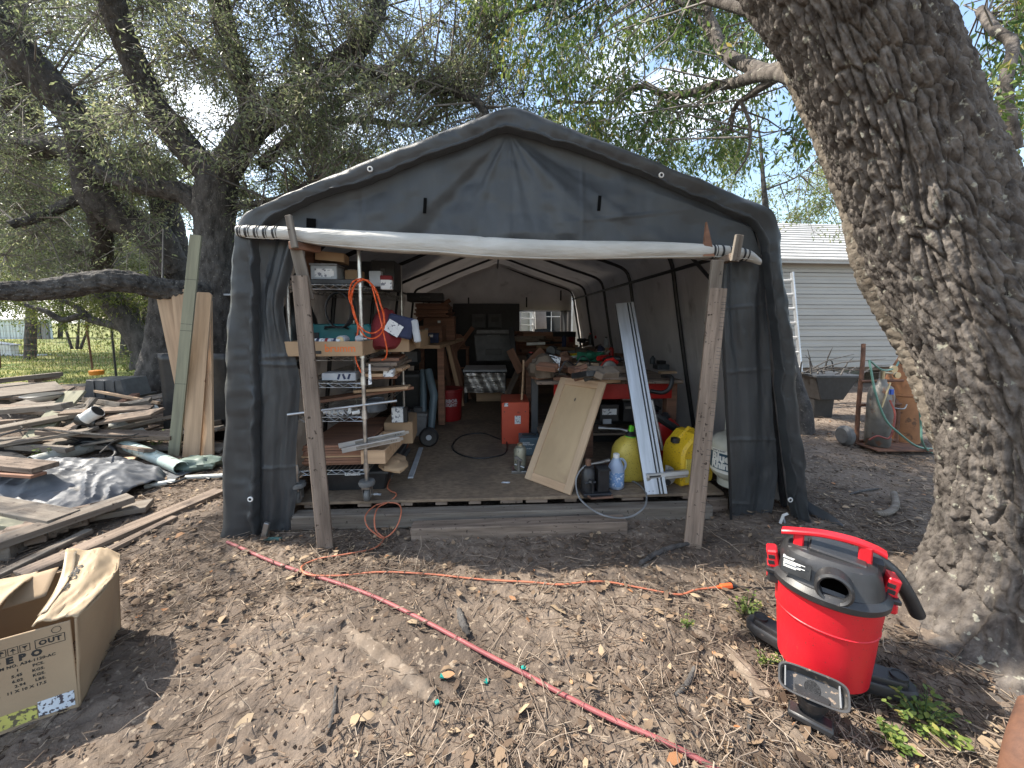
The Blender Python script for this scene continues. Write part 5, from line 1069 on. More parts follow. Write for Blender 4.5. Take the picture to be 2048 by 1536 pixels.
    # pump beside the jug
    q = FZ(1190, 988); q.z = FLZ; t = thing('hydraulic_pump', 'greasy black hydraulic pump with a hose beside the jug', 'pump', q, R(4))
    b = MB(); b.box((.005, 0, .012), (.19, .11, .024), ch=.006); b.build('base_plate', M_BLKM, t); b = MB(); b.lathe([(.042, .02), (.044, .03), (.044, .155), (.036, .165), (.036, .185), (.02, .19), (.0, .19)], (-.045, .01, 0), 22); b.build('cylinder', M_BLKM, t, angle=50)
    b = MB(); b.lathe([(.0, .19), (.019, .19), (.019, .225), (.012, .23), (0, .23)], (-.045, .01, 0), 16); b.build('ram', mat('rusty_steel', (.20, .11, .07), .7, metal=.3, c2=(.10, .055, .04), vs=18, bump=.001, bs=90), t)
    b = MB(); b.box((.045, .01, .095), (.075, .08, .145), (0, 0, 4), ch=.006); b.build('reservoir', M_BLK, t); b = MB(); b.box((.047, .01, .171), (.083, .088, .010), (4, 3, 4)); b.build('reservoir_lid', M_BLK, t)
    b = MB(); b.cyl((-.045, -.035, .10), (-.03, -.05, .10), .018, 10); b.cyl((-.03, -.05, .1), (-.03, -.052, .035), .006, 8); b.cyl((-.075, -.035, .09), (-.01, -.045, .10), .008, 8); b.build('pump_piston', M_BLKM, t)
    b = MB(); b.tube([(-.06, -.05, .012), (-.05, -.085, .012), (.09, -.075, .012), (.095, -.04, .014)], .008, 8); b.build('foot_loop', mat('rusty_steel', (.2, .1, .07)), t)
    b = MB(); hp = [P(1218, 920, 2.44), P(1200, 925, 2.40), P(1180, 928, 2.38), P(1163, 938, 2.36), P(1152, 960, 2.34), P(1156, 990, 2.30), P(1172, 1010, 2.24), P(1200, 1028, 2.15), P(1235, 1036, 2.13), P(1265, 1032, 2.13), P(1287, 1016, 2.18), P(1293, 1000, 2.25), FZ(1290, 985) + Vector((0, 0, .01)), FZ(1272, 968) + Vector((0, 0, .01)), FZ(1245, 962) + Vector((0, 0, .012))]
    b.tube(catmull([tuple(p) for p in hp], 8), .0052, 8); b.build('hose', M_GRYP, t, world=True); b = MB(); b.tube([hp[0], hp[0].lerp(hp[1], .5), hp[1], hp[2]], [.011, .011, .009, .007], 10); b.build('hose_coupling', M_STEEL, t, world=True)
    # bottle jack
    q = FZ(1040, 942); q.z = FLZ; t = thing('bottle_jack', 'grey bottle jack at the left edge of the leaning panel', 'jack', q, R(0))
    b = MB(); b.box((0, 0, .010), (.13, .11, .02), ch=.004); b.build('base_plate', M_STEEL, t); b = MB(); b.lathe([(.038, .02), (.044, .03), (.046, .05), (.046, .165), (.038, .185), (.022, .19), (.022, .20), (0, .202)], (0, 0, 0), 24); b.build('cylinder', mat('jack_paint', (.30, .29, .22), .4, metal=.3, c2=(.19, .18, .14), vs=12, speck=(.05, .045, .035), ss=30, sth=.6), t, angle=50)
    b = MB(); b.lathe([(.0, .2), (.02, .2), (.02, .212), (0, .213)], (0, 0, 0), 14); b.build('ram', M_BRASS, t); b = MB(); b.cyl((-.01, -.055, .02), (-.01, -.055, .10), .014, 10); b.box((-.012, -.05, .11), (.06, .02, .02), (0, 35, 0)); b.cyl((-.04, -.045, .07), (.03, -.06, .05), .007, 8); b.build('pump_arm', M_STEEL, t)
    # charger
    q = FZ(1058, 905); q.z = FLZ; t = bx('battery_charger', 'blue grey battery charger with printed front behind the panel', 'charger', (.17, .16, .15), yawM(q, 0), M_SLATE, [('front_plate', (0, -.081, .075), (.155, .004, .12), M_SLATE), ('handle', (0, 0, .158), (.12, .02, .012), M_BLK)])
    for k, (s_, z) in enumerate((('automatic', .112), ('battery charger', .098), ('12 V  2 / 10 / 50 A', .062), ('on  off', .036))):
        v, f = text_geo(s_, .017 if k < 2 else .011, .0004, 'LEFT'); b = MB(); b.add([(x - .07, -.0838, z + y) for x, y, _ in v], f); b.build('lettering', M_INKW, t)
    # red metal heater box
    q = FZ(1031, 888); q.z = FLZ; t = thing('heater_case', 'orange red metal case with white stickers standing on the floor', 'metal case', M=yawM(q)); b = MB()
    pr = [(-.125, .0), (-.105, -.0), (.125, .0), (.125, .385), (-.110, .385), (-.125, .375)]; b.prism(pr, 0, .40, 'Y', ch=.004); b.build('shell', M_REDO, t)
    for c, s in (((.02, -.003, .225), (.055, .003, .075)), ((-.085, -.003, .365), (.035, .003, .032))): b = MB(); b.box(c, s); b.build('sticker', M_PAPER, t)
    for x, z in ((-.1, .3), (.09, .3), (-.1, .05)): b = MB(); b.cyl((x, -.004, z), (x, .004, z), .005, 8); b.build('screw', M_BLK, t)
front_items()
# ================================================================== workbench, clutter and the back of the tent
BZ = .79
def onb(px, py, z=BZ): return G(px, py, z)
def item(name, label, cat, loc, size, m, rz=0., parts=(), rx=0., ry=0., ch=None, group=None):
    M = Matrix.Translation(loc) @ Euler((R(rx), R(ry), TYAW + R(rz))).to_matrix().to_4x4()
    b = MB(); b.box((0, 0, size[2] / 2), size, ch=ch)
    if not parts: return single(name, label, cat, b, m, M, group)
    t = thing(name, label, cat, M=M, group=group); b.build('body', m, t)
    for p in parts: b = MB(); b.box(p[1], p[2], p[4] if len(p) > 4 else None); b.build(p[0], p[3], t)
    return t
def build_bench():
    M = yawM((.74, 3.05, 0)); t = thing('workbench', 'cluttered workbench with red apron along the right tent wall', 'workbench', M=M)
    for k in range(4): b = MB(); b.box((.04, .075 + k * .30, BZ - .014), (1.18, .292, .026), ch=.003); b.build('top_plank', M_WOOD, t)
    b = MB(); b.box((.04, 1.75, BZ - .014), (1.18, 1.1, .026), ch=.003); b.build('top_plank', M_WOOD, t)
    b = MB(); b.box((.09, .02, BZ - .10), (.98, .03, .13), ch=.006); b.build('apron', M_RED, t)
    for x, y in ((-.12, .03), (.58, .05), (-.5, 1.0), (.58, 1.0), (-.5, 2.1), (.58, 2.1)): b = MB(); b.box((x, y, (FLZ + BZ - .03) / 2), (.085, .085, BZ - .03 - FLZ), ch=.003); b.build('leg', M_WOODR, t)
    b = MB(); b.box((.05, .7, FLZ + .16), (1.1, 1.2, .02)); b.build('lower_shelf', M_WOOD, t)
    b = MB(); b.box((-.52, .35, (FLZ + .80) / 2), (.06, .06, .64)); b.build('steel_leg', M_DGRY, t)
    # loop of black duct under the right end
    b = MB(); b.tube(catmull([tuple(q) for q in (P(1300, 782, 2.95), P(1325, 785, 2.9), P(1340, 775, 2.88), P(1343, 755, 2.9), P(1325, 752, 3.0))], 6), .017, 10); tag(b.build('black_duct', M_BLK, None, world=True), 'black duct loop under the right end of the workbench', 'duct')
    # bench top clutter
    random.seed(21); adj = ['short', 'long', 'thick', 'thin', 'knotty', 'split', 'square cut', 'narrow', 'wide', 'dark', 'pale', 'chipped']
    spots = [(1085, 757, .16, .10, .028, 25), (1110, 752, .20, .08, .03, -15), (1100, 742, .22, .09, .035, 12), (1135, 760, .2, .11, .03, -30), (1172, 735, .2, .09, .04, 8), (1150, 745, .19, .12, .035, 35), (1175, 742, .20, .10, .03, -10), (1205, 764, .24, .14, .03, 2), (1215, 757, .26, .14, .025, -3), (1240, 745, .2, .1, .05, 14),
             (1130, 735, .25, .1, .04, -25), (1180, 725, .25, .12, .04, 20), (1225, 722, .3, .1, .04, -12), (1250, 715, .3, .12, .05, 6), (1110, 722, .22, .1, .03, 40), (1060, 705, .3, .2, .06, 10), (1090, 698, .3, .16, .05, -8), (1130, 700, .35, .2, .05, 5), (1215, 705, .4, .15, .07, -8), (1190, 700, .3, .15, .06, 15)]
    where = ['at the front left', 'beside the picture card', 'under the picture card', 'in the middle of the pile', 'behind the leaning panel top', 'under the green cloth', 'left of the circular saw', 'under the circular saw', 'below the paper label', 'right of the circular saw']
    lay = {}
    for k, (px, py, a, b_, c, rz) in enumerate(spots):
        z = BZ + .001 + (.035 if k in (2, 5, 8, 10) else .07 if k in (4, 9, 11) else 0)
        q = G(px, py, z); a2 = random.choice([M_WOODR, M_WOODR, M_WOOD, M_WOODF])
        item('wood_offcut', f'{adj[k % 12]} wood offcut {where[k] if k < 10 else ["behind the canvas bag", "under the drill", "beside the fence top edge", "deep on the bench by the fence", "behind the picture card", "at the far left of the bench", "far back on the bench left", "far back in the middle of the bench", "far back behind the red drill", "far back behind the shoe"][k - 10]} on the workbench', 'wood offcut', q, (a, b_, c), a2, rz, rx=random.uniform(-5, 5), ry=random.uniform(-4, 4))
    for k in range(44):
        q = G(random.uniform(1068, 1205), random.uniform(688, 756), BZ + .03 + .10 * random.random()); w = ['blocks under the green cloth', 'scraps by the canvas bag'][k % 2]
        item('wood_scrap', 'one of the jumbled wood scraps heaped in the middle of the workbench', 'wood scrap', q, (random.uniform(.08, .22), random.uniform(.04, .10), random.uniform(.02, .05)), random.choice([M_WOODR, M_WOODR, M_WOOD, M_WOODR, M_BLK, M_CANV]), random.uniform(0, 180), rx=random.uniform(-25, 25), ry=random.uniform(-25, 25), group='wood scraps heaped on the workbench')
    b = MB(); b.box((0, 0, 0), (.095, .006, .12), ch=.001); t = thing('picture_card', 'tilted pale card with printed tool picture on the wood pile', 'card', M=Matrix.Translation(P(1108, 725, 3.05)) @ Euler((R(-35), R(14), 0)).to_matrix().to_4x4()); b.build('card', M_PAPER, t)
    b = MB(); b.box((-.005, -.004, .01), (.06, .002, .012), (0, 38, 0)); b.box((.02, -.004, -.03), (.035, .002, .01)); b.box((-.02, -.004, .045), (.04, .002, .014)); b.build('printed_picture', M_BLK, t)
    lump('canvas_bag', 'folded brown canvas bag at the left of the bench pile', 'bag', Matrix.Translation(G(1083, 752, BZ + .02)), (.22, .3, .17), M_CANV, 31, amp=.35)
    lump('green_cloth', 'crumpled green and blue cloth on top of the bench pile', 'cloth', Matrix.Translation(G(1183, 722, BZ + .10)), (.24, .2, .09), M_GREEN, 33, amp=.5)
    t = thing('bright_panel', 'six sided coloured foam panel with yellow edge on the pile', 'panel', M=Matrix.Translation(G(1145, 708, BZ + .10)) @ Euler((R(12), R(-4), R(6))).to_matrix().to_4x4()); b = MB(); b.prism([(-.13, -.05), (.10, -.06), (.17, 0), (.08, .07), (-.10, .08), (-.15, .03)], 0, .02, 'Z', ch=.004); b.build('body', M_SLATE, t); b = MB(); b.box((.03, -.055, .012), (.20, .012, .024), (0, 0, -3)); b.build('yellow_edge', M_YEL, t)
    # circular saw
    q = G(1216, 750, BZ + .05); t = thing('circular_saw', 'small circular saw with metal shoe beside the aluminium fence', 'saw', M=yawM(q, 5)); b = MB(); b.box((0, 0, .008), (.17, .09, .006)); b.build('shoe', M_ALU, t); b = MB(); b.lathe([(.0, -.012), (.058, -.012), (.062, 0), (.058, .012), (0, .012)], (.0, -.02, .055), 22, 'Y'); b.build('blade_guard', M_STEEL, t); b = MB(); b.tube([(-.04, .02, .06), (.0, .03, .10), (.05, .03, .115), (.09, .03, .09)], [.02, .026, .022, .014], 10); b.build('grip', M_RED, t)
    # drills
    for px, py, lab, m, rz in ((1207, 724, 'red cordless drill lying in front of the green cloth', M_RED, 30), (1228, 726, 'black cordless drill right of the red one', M_BLK, -15), (1192, 678, 'red and black power tool at the top of the bench pile', M_RED, 70), (1164, 685, 'large black power tool standing on the bench pile', M_BLK, 10)):
        q = G(px, py, BZ + .10 if py > 700 else BZ + .17); t = thing('cordless_drill', lab, 'drill', M=yawM(q, rz)); b = MB(); b.tube([(-.07, 0, .035), (-.03, 0, .036), (.05, 0, .036), (.06, 0, .036), (.10, 0, .036)], [.022, .03, .028, .018, .012], 14); b.build('motor_body', m, t); b = MB(); b.tube([(-.02, 0, .03), (-.03, -.06, .025), (-.035, -.09, .022)], [.018, .017, .02], 10); b.build('grip', M_BLK, t); b = MB(); b.box((-.035, -.11, .022), (.07, .04, .045)); b.build('battery', M_BLK, t)
    item('spirit_level', 'short grey level lying across the coloured panel', 'level', G(1148, 716, BZ + .125), (.16, .03, .022), M_ALU, 4, [('vial', (0, 0, .023), (.03, .012, .004), M_LIME)], ry=-6)
    t = thing('shoe', 'dark shoe with pale laces standing on the bench pile', 'shoe', M=yawM(G(1203, 704, BZ + .12), 60)); b = MB(); b.tube([(-.09, 0, .03), (-.05, 0, .045), (.0, 0, .035), (.06, 0, .025), (.09, 0, .02)], [.028, .036, .032, .028, .014], 12); b.build('upper', M_NAVY, t); b = MB(); b.box((0, 0, .006), (.2, .06, .014), ch=.005); b.build('sole', M_WHT, t)
    t = thing('chop_saw', 'grey planer shaped tool at the left of the bench', 'power tool', M=yawM(G(1103, 712, BZ + .09), -20)); b = MB(); b.lathe([(.0, -.05), (.05, -.05), (.055, -.03), (.05, .09), (.035, .11), (0, .11)], (0, 0, .06), 18, 'Y'); b.build('motor_body', M_DGRY, t); b = MB(); b.box((.06, 0, .05), (.10, .05, .05), (0, 20, 0)); b.build('grip', M_BLK, t)
    item('label_strip', 'white printed label stuck on the plank end below the saw', 'label', P(1221, 757, 3.0), (.09, .003, .028), M_PAPER, 0)
    item('clamp_block', 'grey dark tool with clear dome at the bench end', 'power tool', onb(1322, 738), (.12, .12, .05), M_DGRY, 0, [('dome', (0, 0, .065), (.07, .07, .04), M_BLK)])
    item('wood_tray', 'thin wooden strip lying at the right end of the bench', 'strip', onb(1335, 747), (.16, .05, .02), M_WOODF, 8)
    # small stock between the wood
    for k, (px, py, z, hh, r, m, lab) in enumerate([(1073, 690, .12, .14, .035, M_DGRY, 'dark tin standing behind the canvas bag'), (1128, 694, .12, .18, .03, M_NAVY, 'navy bottle standing behind the picture card'), (1142, 684, .14, .12, .04, M_MAR, 'maroon tin at the back of the bench pile'), (1180, 690, .14, .17, .028, M_BLK, 'slim black bottle behind the green cloth'),
            (1212, 694, .10, .15, .035, M_LCL, 'pale bottle left of the aluminium fence top'), (1062, 722, .04, .10, .05, M_BLK, 'squat black tin at the left bench corner'), (1222, 712, .05, .12, .03, M_RED, 'small red bottle behind the circular saw'), (1096, 676, .16, .13, .03, M_WOODR, 'brown jar far back on the bench'), (1305, 728, .01, .09, .028, M_DGRY, 'grey tin beside the domed tool at the bench end')]):
        t = thing('bottle', lab, 'bottle', G(px, py, BZ + z)); b = MB(); b.lathe([(0, 0), (r, .002), (r, hh * .7), (r * .8, hh * .8), (r * .4, hh * .86), (r * .4, hh * .9)], (0, 0, 0), 16); b.build('body', m, t); b = MB(); b.lathe([(0, hh * .9), (r * .5, hh * .9), (r * .5, hh), (0, hh)], (0, 0, 0), 12); b.build('cap', M_BLK if m is not M_BLK else M_RED, t)
    for k, (x0, y0, x1, y1, Y, m, lab) in enumerate([(835, 640, 900, 600, 6.4, M_WOODR, 'long board leaning high at the back left'), (1030, 735, 1022, 655, 5.2, M_BLK, 'black pole standing beside the grey chest'), (912, 700, 946, 655, 6.2, M_WOODR, 'reddish slat leaning against the black cupboard'), (1010, 798, 1036, 742, 4.6, M_WOOD, 'short board propped near the orange case')]):
        o = board('leaning_board', P(x0, y0, Y), P(x1, y1, Y + .15), .07, .02, m, up=(0, -1, 0)); tag(o, lab, 'board')
    b = MB(); b.tube(catmull([tuple(P(x, y, 3.0 + .02 * i)) for i, (x, y) in enumerate(((1118, 745), (1132, 722), (1150, 730), (1165, 712), (1180, 728), (1170, 748)))], 7), .005, 6); tag(b.build('power_cable', M_BLK, None, world=True), 'black cable snaking over the wood scraps', 'cable')
    # under the bench
    item('battery_pack', 'black battery with white print under the workbench', 'battery', P(1213, 838, 3.15), (.16, .15, .14), M_BLK, 0, [('label', (0, -.077, .08), (.12, .003, .05), M_PAPER), ('clips', (-.02, -.08, .0), (.07, .01, .04), M_LCL)])
    item('radio_case', 'black radio with chrome trim under the workbench', 'radio', P(1262, 838, 3.2), (.2, .18, .16), M_BLK, 0, [('trim', (0, -.092, .12), (.17, .004, .02), M_STEEL), ('handle', (0, 0, .17), (.16, .015, .012), M_STEEL)])
    b = MB(); b.tube([P(1197, 856, 2.95), P(1215, 857, 2.93), P(1240, 858, 2.92), P(1255, 862, 2.9)], [.022, .014, .012, .02], 12); single('chrome_pipe', 'chrome drain pipe lying behind the yellow can', 'pipe', b, M_STEEL, Matrix())
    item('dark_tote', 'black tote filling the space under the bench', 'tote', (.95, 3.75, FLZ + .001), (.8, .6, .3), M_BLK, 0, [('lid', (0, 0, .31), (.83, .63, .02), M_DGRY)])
    item('cardboard_box', 'brown box low under the left bench legs', 'box', (.50, 3.45, FLZ + .001), (.3, .3, .22), M_CARD, 6, [('tape', (0, 0, .221), (.05, .3, .002), M_CLEAR)])
    b = MB(); b.tube([P(1303, 800, 2.75), P(1325, 900, 2.7)], .012, 8); single('chrome_rod', 'grey rod leaning right of the aluminium fence', 'rod', b, M_ALU, Matrix())
    b = MB(); b.tube(catmull([tuple(q) for q in (P(1310, 830, 2.8), P(1340, 850, 2.8), P(1370, 868, 2.85), P(1400, 890, 2.9))], 5), .03, 10); single('black_bag_strap', 'black hose lying behind the deep yellow can', 'hose', b, M_BLK, Matrix())
    # stick and steel post beside the bench
    b = MB(); b.tube([P(1043, 806, 3.5), P(1047, 740, 3.5), P(1047, 720, 3.52)], .010, 8); single('broom_stick', 'pale wooden stick leaning beside the grey steel leg', 'stick', b, M_WOODF, Matrix())
    for k, (a, b_, c) in enumerate([((1020, 700, 4.4), (1042, 745, 4.2), M_WOODR), ((1052, 735, 3.9), (1085, 700, 4.1), M_WOODR)]): o = board('curved_board', P(*a), P(*b_), .09, .02, c, up=(0, -1, 0)); tag(o, ['dark red board leaning left of the bench', 'brown board slanting up behind the canvas bag'][k], 'board')
build_bench()

def build_back():
    # siding building behind the tent with a ladder and window seen through the gap
    t = thing('siding_wall', 'pale lap sided building wall seen through the rear opening', 'building', M=yawM((-.4, 9.4, 0)))
    for k in range(14): b = MB(); b.box((0, 0, .1 + k * .17), (6.4, .02, .168), (4, 0, 0), ch=.002); b.build('siding_panel', mat('beige_siding', (.46, .44, .40), .6, c2=(.40, .385, .35), vs=3), t)
    q = TMI @ P(1102, 630, 9.2); b = MB()
    wx, wz = P(1104, 633, 9.25).x + .4 + .0, P(1104, 633, 9.25).z
    fr = MB(); 
    for c, s in (((wx, -.06, wz + .42), (1.0, .05, .07)), ((wx, -.06, wz - .42), (1.0, .05, .07)), ((wx - .5, -.06, wz), (.07, .05, .91)), ((wx + .5, -.06, wz), (.07, .05, .91))): fr.box(c, s)
    fo = fr.build('window_frame', M_WHT, t); b = MB(); b.box((wx, -.045, wz), (.95, .01, .8)); b.build('pane', M_GLASS, fo)
    for c, s in (((wx, -.055, wz), (.02, .014, .8)), ((wx, -.053, wz), (.95, .014, .02))): b = MB(); b.box(c, s); b.build('muntin', M_WHT, fo)
    # white ladder rungs and a hanging white door leaf
    t = thing('step_ladder', 'white ladder standing outside the rear opening', 'ladder', P(1052, 700, 8.4))
    L0, L1 = P(1040, 606, 8.4), P(1040, 700, 8.4); R0, R1 = P(1067, 606, 8.5), P(1067, 700, 8.5)
    for a, b_ in ((L0, L1), (R0, R1)): board('rail', a, b_, .05, .03, M_WHT, t)
    for k in range(7): f = .05 + k * .14; board('rung', L0.lerp(L1, f), R0.lerp(R1, f), .05, .02, M_WHT, t)
    b = MB(); b.box((0, 0, 0), (.24, .03, .55), (0, -3, 0), ch=.003); single('white_board', 'white slab door leaning beside the ladder behind the tent', 'door', b, M_WHT, Matrix.Translation(P(1081, 632, 8.2)) @ Matrix.Rotation(.1, 4, 'Z'))
    # tall black cabinets
    def cab(name, label, px0, px1, pytop, Y, d, m, drawers=0, pyb=None):
        a, c = P(px0, pytop, Y), P(px1, pytop, Y); w = c.x - a.x; zb = FLZ if pyb is None else P(px0, pyb, Y).z; h = a.z - zb; t = thing(name, label, 'cabinet', M=yawM(((a.x + c.x) / 2, Y + d / 2, zb)))
        b = MB(); b.box((0, 0, h / 2), (w, d, h), ch=.008); b.build('carcass', m, t)
        for k in range(drawers): hh = (h - .04) / drawers; b = MB(); b.box((0, -d / 2 - .006, .02 + hh * (k + .5)), (w - .04, .02, hh - .015)); dd = b.build('drawer_front', m, t); b = MB(); b.box((0, -d / 2 - .022, .02 + hh * (k + .8)), (w * .5, .014, .018)); b.build('pull', M_DGRY, dd)
        return t
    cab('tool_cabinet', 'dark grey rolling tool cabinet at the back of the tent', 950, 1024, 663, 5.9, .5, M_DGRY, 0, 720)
    t = thing('tool_chest', 'lidded grey tool chest with recessed front under the cabinet', 'tool chest', M=yawM(P(987, 722, 5.8))); b = MB(); b.prism([(-.26, 0), (.26, 0), (.29, .30), (.29, .40), (-.29, .40), (-.29, .30)], -.02, .1, 'Y', ch=.01); b.build('shell', M_DGRY, t); b = MB(); b.box((0, -.03, .14), (.24, .02, .09)); b.build('recess_shade', M_BLK, t); b = MB(); b.box((0, -.04, .395), (.2, .02, .02)); b.build('handle', M_GRYP, t); b = MB(); b.box((0, -.03, .45), (.50, .2, .05)); b.build('tray', M_GRYP, t)  # raised black block stands for the shade in the front recess
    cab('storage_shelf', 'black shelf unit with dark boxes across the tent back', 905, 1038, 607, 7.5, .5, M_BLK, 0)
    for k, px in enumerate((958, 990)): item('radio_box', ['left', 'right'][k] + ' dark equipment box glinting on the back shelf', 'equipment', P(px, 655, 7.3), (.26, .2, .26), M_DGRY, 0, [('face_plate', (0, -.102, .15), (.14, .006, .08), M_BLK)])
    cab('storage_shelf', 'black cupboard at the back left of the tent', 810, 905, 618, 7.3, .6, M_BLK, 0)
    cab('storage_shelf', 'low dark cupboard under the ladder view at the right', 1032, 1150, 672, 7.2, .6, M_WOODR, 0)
    # table with pale edge and glossy film below
    t = thing('low_table', 'low table with white edge in the tent aisle', 'table', M=yawM(P(970, 742, 5.15))); b = MB(); b.box((0, .3, 0), (.60, .6, .03)); b.build('top', M_LCL, t)
    for x in (-.27, .27): b = MB(); b.box((x, .3, -.25), (.04, .5, .47)); b.build('leg', M_BLKM, t)
    b = MB(); b.grid(lambda u, v: (.54 * (u - .5), -.01 + .012 * math.sin(u * 17 + v * 4), .26 * v), 24, 6); single('plastic_film', 'shiny wrinkled film hanging below the white table edge', 'film', b, M_FOIL, yawM(P(970, 785, 5.0)))
    item('floor_plank', 'pale wood block on the floor under the shiny film', 'wood block', G(980, 801, FLZ), (.38, .12, .12), M_WOODF, 0)
    # left bench with boxes
    t = thing('side_table', 'wooden table along the left tent wall behind the rack', 'table', M=yawM((-.98, 4.15, 0))); z = 1.0; b = MB(); b.box((0, .6, z), (.58, 1.7, .035), (0, 0, -4)); b.build('top', M_WOODF, t)
    for x in (-.25, .22):
        for y in (-.15, 1.3): b = MB(); b.box((x, y, (z + FLZ) / 2), (.07, .07, z - FLZ - .03)); b.build('leg', M_WOODR, t)
    z += .02
    for k, (x, y, s, m, lab) in enumerate([(-1.0, 4.1, (.20, .2, .07), M_CARD, 'small brown box at the near end of the side table'), (-.92, 4.35, (.16, .18, .10), M_NAVY, 'navy box on the side table'), (-1.02, 4.7, (.36, .3, .18), M_WOODR, 'reddish crate on the side table'), (-.96, 5.1, (.4, .3, .30), M_WOODR, 'tall reddish crate further along the side table'), (-1.1, 4.55, (.3, .4, .10), M_BLK, 'black case lying on the side table')]):
        item('storage_box', lab, 'box', (x, y, z), s, m, random.uniform(-6, 6), [('lid', (0, 0, s[2] + .004), (s[0] + .006, s[1] + .006, .008), m), ('latch', (0, -s[1] / 2 - .003, s[2] * .8), (.04, .006, .03), M_STEEL)])
    for k in range(7): item('stacked_board', ['lowest', 'second', 'third', 'fourth', 'fifth', 'sixth', 'topmost'][k] + ' board of the stack on the side table crate', 'board', (-1.0 + random.uniform(-.02, .02), 4.95, z + .30 + .024 * k), (.40, .5, .022), M_WOODR, random.uniform(-5, 5), group='boards stacked above the side table')
    item('black_case', 'long black case lying on top of the board stack', 'case', (-1.05, 4.7, z + .48), (.42, .3, .10), M_BLK, 4, [('handle', (0, -.16, .05), (.12, .02, .02), M_DGRY)])
    # leaning boards in the aisle
    for k, (a, b_, w, m) in enumerate([((905, 790, 4.7), (880, 668, 5.0), .06, M_WOODR), ((925, 800, 4.6), (888, 660, 5.0), .05, M_WOODF), ((930, 792, 4.9), (900, 690, 5.1), .07, M_WOODR), ((940, 786, 5.1), (905, 700, 5.3), .05, M_WOODR)]):
        A = G(a[0], a[1] + 12, FLZ); o = board('leaning_board', A, P(*b_), w, .02, m, up=(0, -1, 0)); tag(o, ['dark red board leaning furthest left in the aisle', 'pale edged board leaning in the aisle', 'wide reddish board leaning in the aisle', 'board leaning nearest the grey cabinet'][k], 'board')
    t = thing('wooden_stool', 'reddish wooden stool with things piled on it in the aisle', 'stool', M=yawM(G(918, 775, FLZ)) ); 
    for x in (-.15, .15):
        for y in (-.13, .13): b = MB(); b.box((x, y, .33), (.035, .035, .66)); b.build('leg', M_WOODR, t)
    b = MB(); b.box((0, 0, .68), (.36, .32, .03)); b.build('seat', M_WOODR, t); b = MB(); b.box((0, -.13, .35), (.3, .02, .03)); b.build('stretcher', M_WOODR, t)
    lump('tool_heap', 'heap of small tools on the stool', 'tools', yawM(G(918, 775, FLZ) + Vector((0, 0, .70))), (.3, .25, .18), M_WOODR, 44, amp=.5)
    # red bucket with white letters
    q = G(900, 838, FLZ); t = thing('red_bucket', 'red plastic bucket with white lettering in the aisle', 'bucket', q, TYAW); r = .14
    b = MB(); b.lathe([(.0, 0), (.125, 0), (.13, .01), (.145, .33), (.155, .335), (.155, .36), (.148, .362), (.14, .36)], (0, 0, 0), 32); b.build('bucket_body', mat('shaded_red_plastic', (.24, .01, .012), .5), t, angle=50); b = MB(); b.lathe([(.0, .33), (.14, .33)], (0, 0, 0), 24); b.build('black_disc', M_BLK, t)  # red darkened to stand for shade at the tent back; flat black disc inside
    for s_, z in (('HARBOR', .235), ('FREIGHT', .19)):
        v, f = text_geo(s_, .052, .0015); b = MB(); b.add([(.1445 * math.sin(x / .1445), -.1445 * math.cos(x / .1445), z + y) for x, y, _ in v], f); b.build('lettering', M_LCL, t)
    # grey vacuum and cart by the rack
    q = G(838, 868, FLZ); t = thing('grey_canister', 'small grey canister vacuum beside the wire rack', 'vacuum', q, TYAW); b = MB(); b.prism([(-.08, 0), (.08, 0), (.095, .20), (-.095, .20)], -.09, .09, 'Y', ch=.012); b.build('bin', M_GRYP, t); b = MB(); b.box((0, 0, .215), (.205, .2, .03)); b.build('lid', M_GRYP, t); b = MB(); b.box((-.0, 0, .25), (.08, .08, .05)); b.build('motor_cap', M_DGRY, t)
    q = G(858, 893, FLZ); t = thing('hand_cart_wheel', 'black cart wheel with pale hub beside the grey canister', 'wheel', q, TYAW + R(8)); b = MB(); b.lathe([(.03, -.025), (.07, -.028), (.085, -.015), (.088, 0), (.085, .015), (.07, .028), (.03, .025)], (0, 0, .088), 26, 'Y'); b.build('tyre', M_BLK, t); b = MB(); b.lathe([(0, -.03), (.02, -.03), (.03, -.02), (.03, .02), (0, .02)], (0, 0, .088), 16, 'Y'); b.build('hub', M_LCL, t)
    b = MB(); b.tube([P(862, 860, 3.6), P(868, 790, 3.7), P(856, 740, 3.8)], [.035, .04, .04], 14); b.tube([P(848, 870, 3.65), P(846, 740, 3.85)], .035, 12); single('grey_duct', 'pair of grey blue ducts standing behind the cart wheel', 'duct', b, M_SLATE, Matrix())
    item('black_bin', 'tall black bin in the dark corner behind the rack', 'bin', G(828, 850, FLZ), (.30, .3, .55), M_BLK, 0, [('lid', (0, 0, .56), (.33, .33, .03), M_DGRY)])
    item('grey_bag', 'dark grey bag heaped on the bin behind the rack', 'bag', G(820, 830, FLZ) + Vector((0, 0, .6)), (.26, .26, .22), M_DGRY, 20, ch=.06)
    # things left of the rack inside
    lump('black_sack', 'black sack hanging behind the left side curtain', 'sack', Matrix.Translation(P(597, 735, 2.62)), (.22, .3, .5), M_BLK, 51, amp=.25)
    # far right heap
    random.seed(41)
    for k in range(14):
        px, py = random.uniform(1040, 1130), random.uniform(668, 690); q = P(px, py, random.uniform(5.4, 6.4)); q.z = max(q.z, BZ + .02)
        item('stored_lumber', 'one of the short boards heaped far back on the bench', 'board', q, (random.uniform(.2, .45), .2, random.uniform(.03, .09)), random.choice([M_WOODR, M_WOOD, M_WOODR, M_BLK]), random.uniform(-20, 20), group='boards heaped far back on the bench')
    b = MB(); b.cyl(P(1053, 688, 4.9), P(1090, 687, 4.9), .02, 10); single('white_tube', 'white tube lying far back on the bench', 'tube', b, M_WHT, Matrix())
build_back()
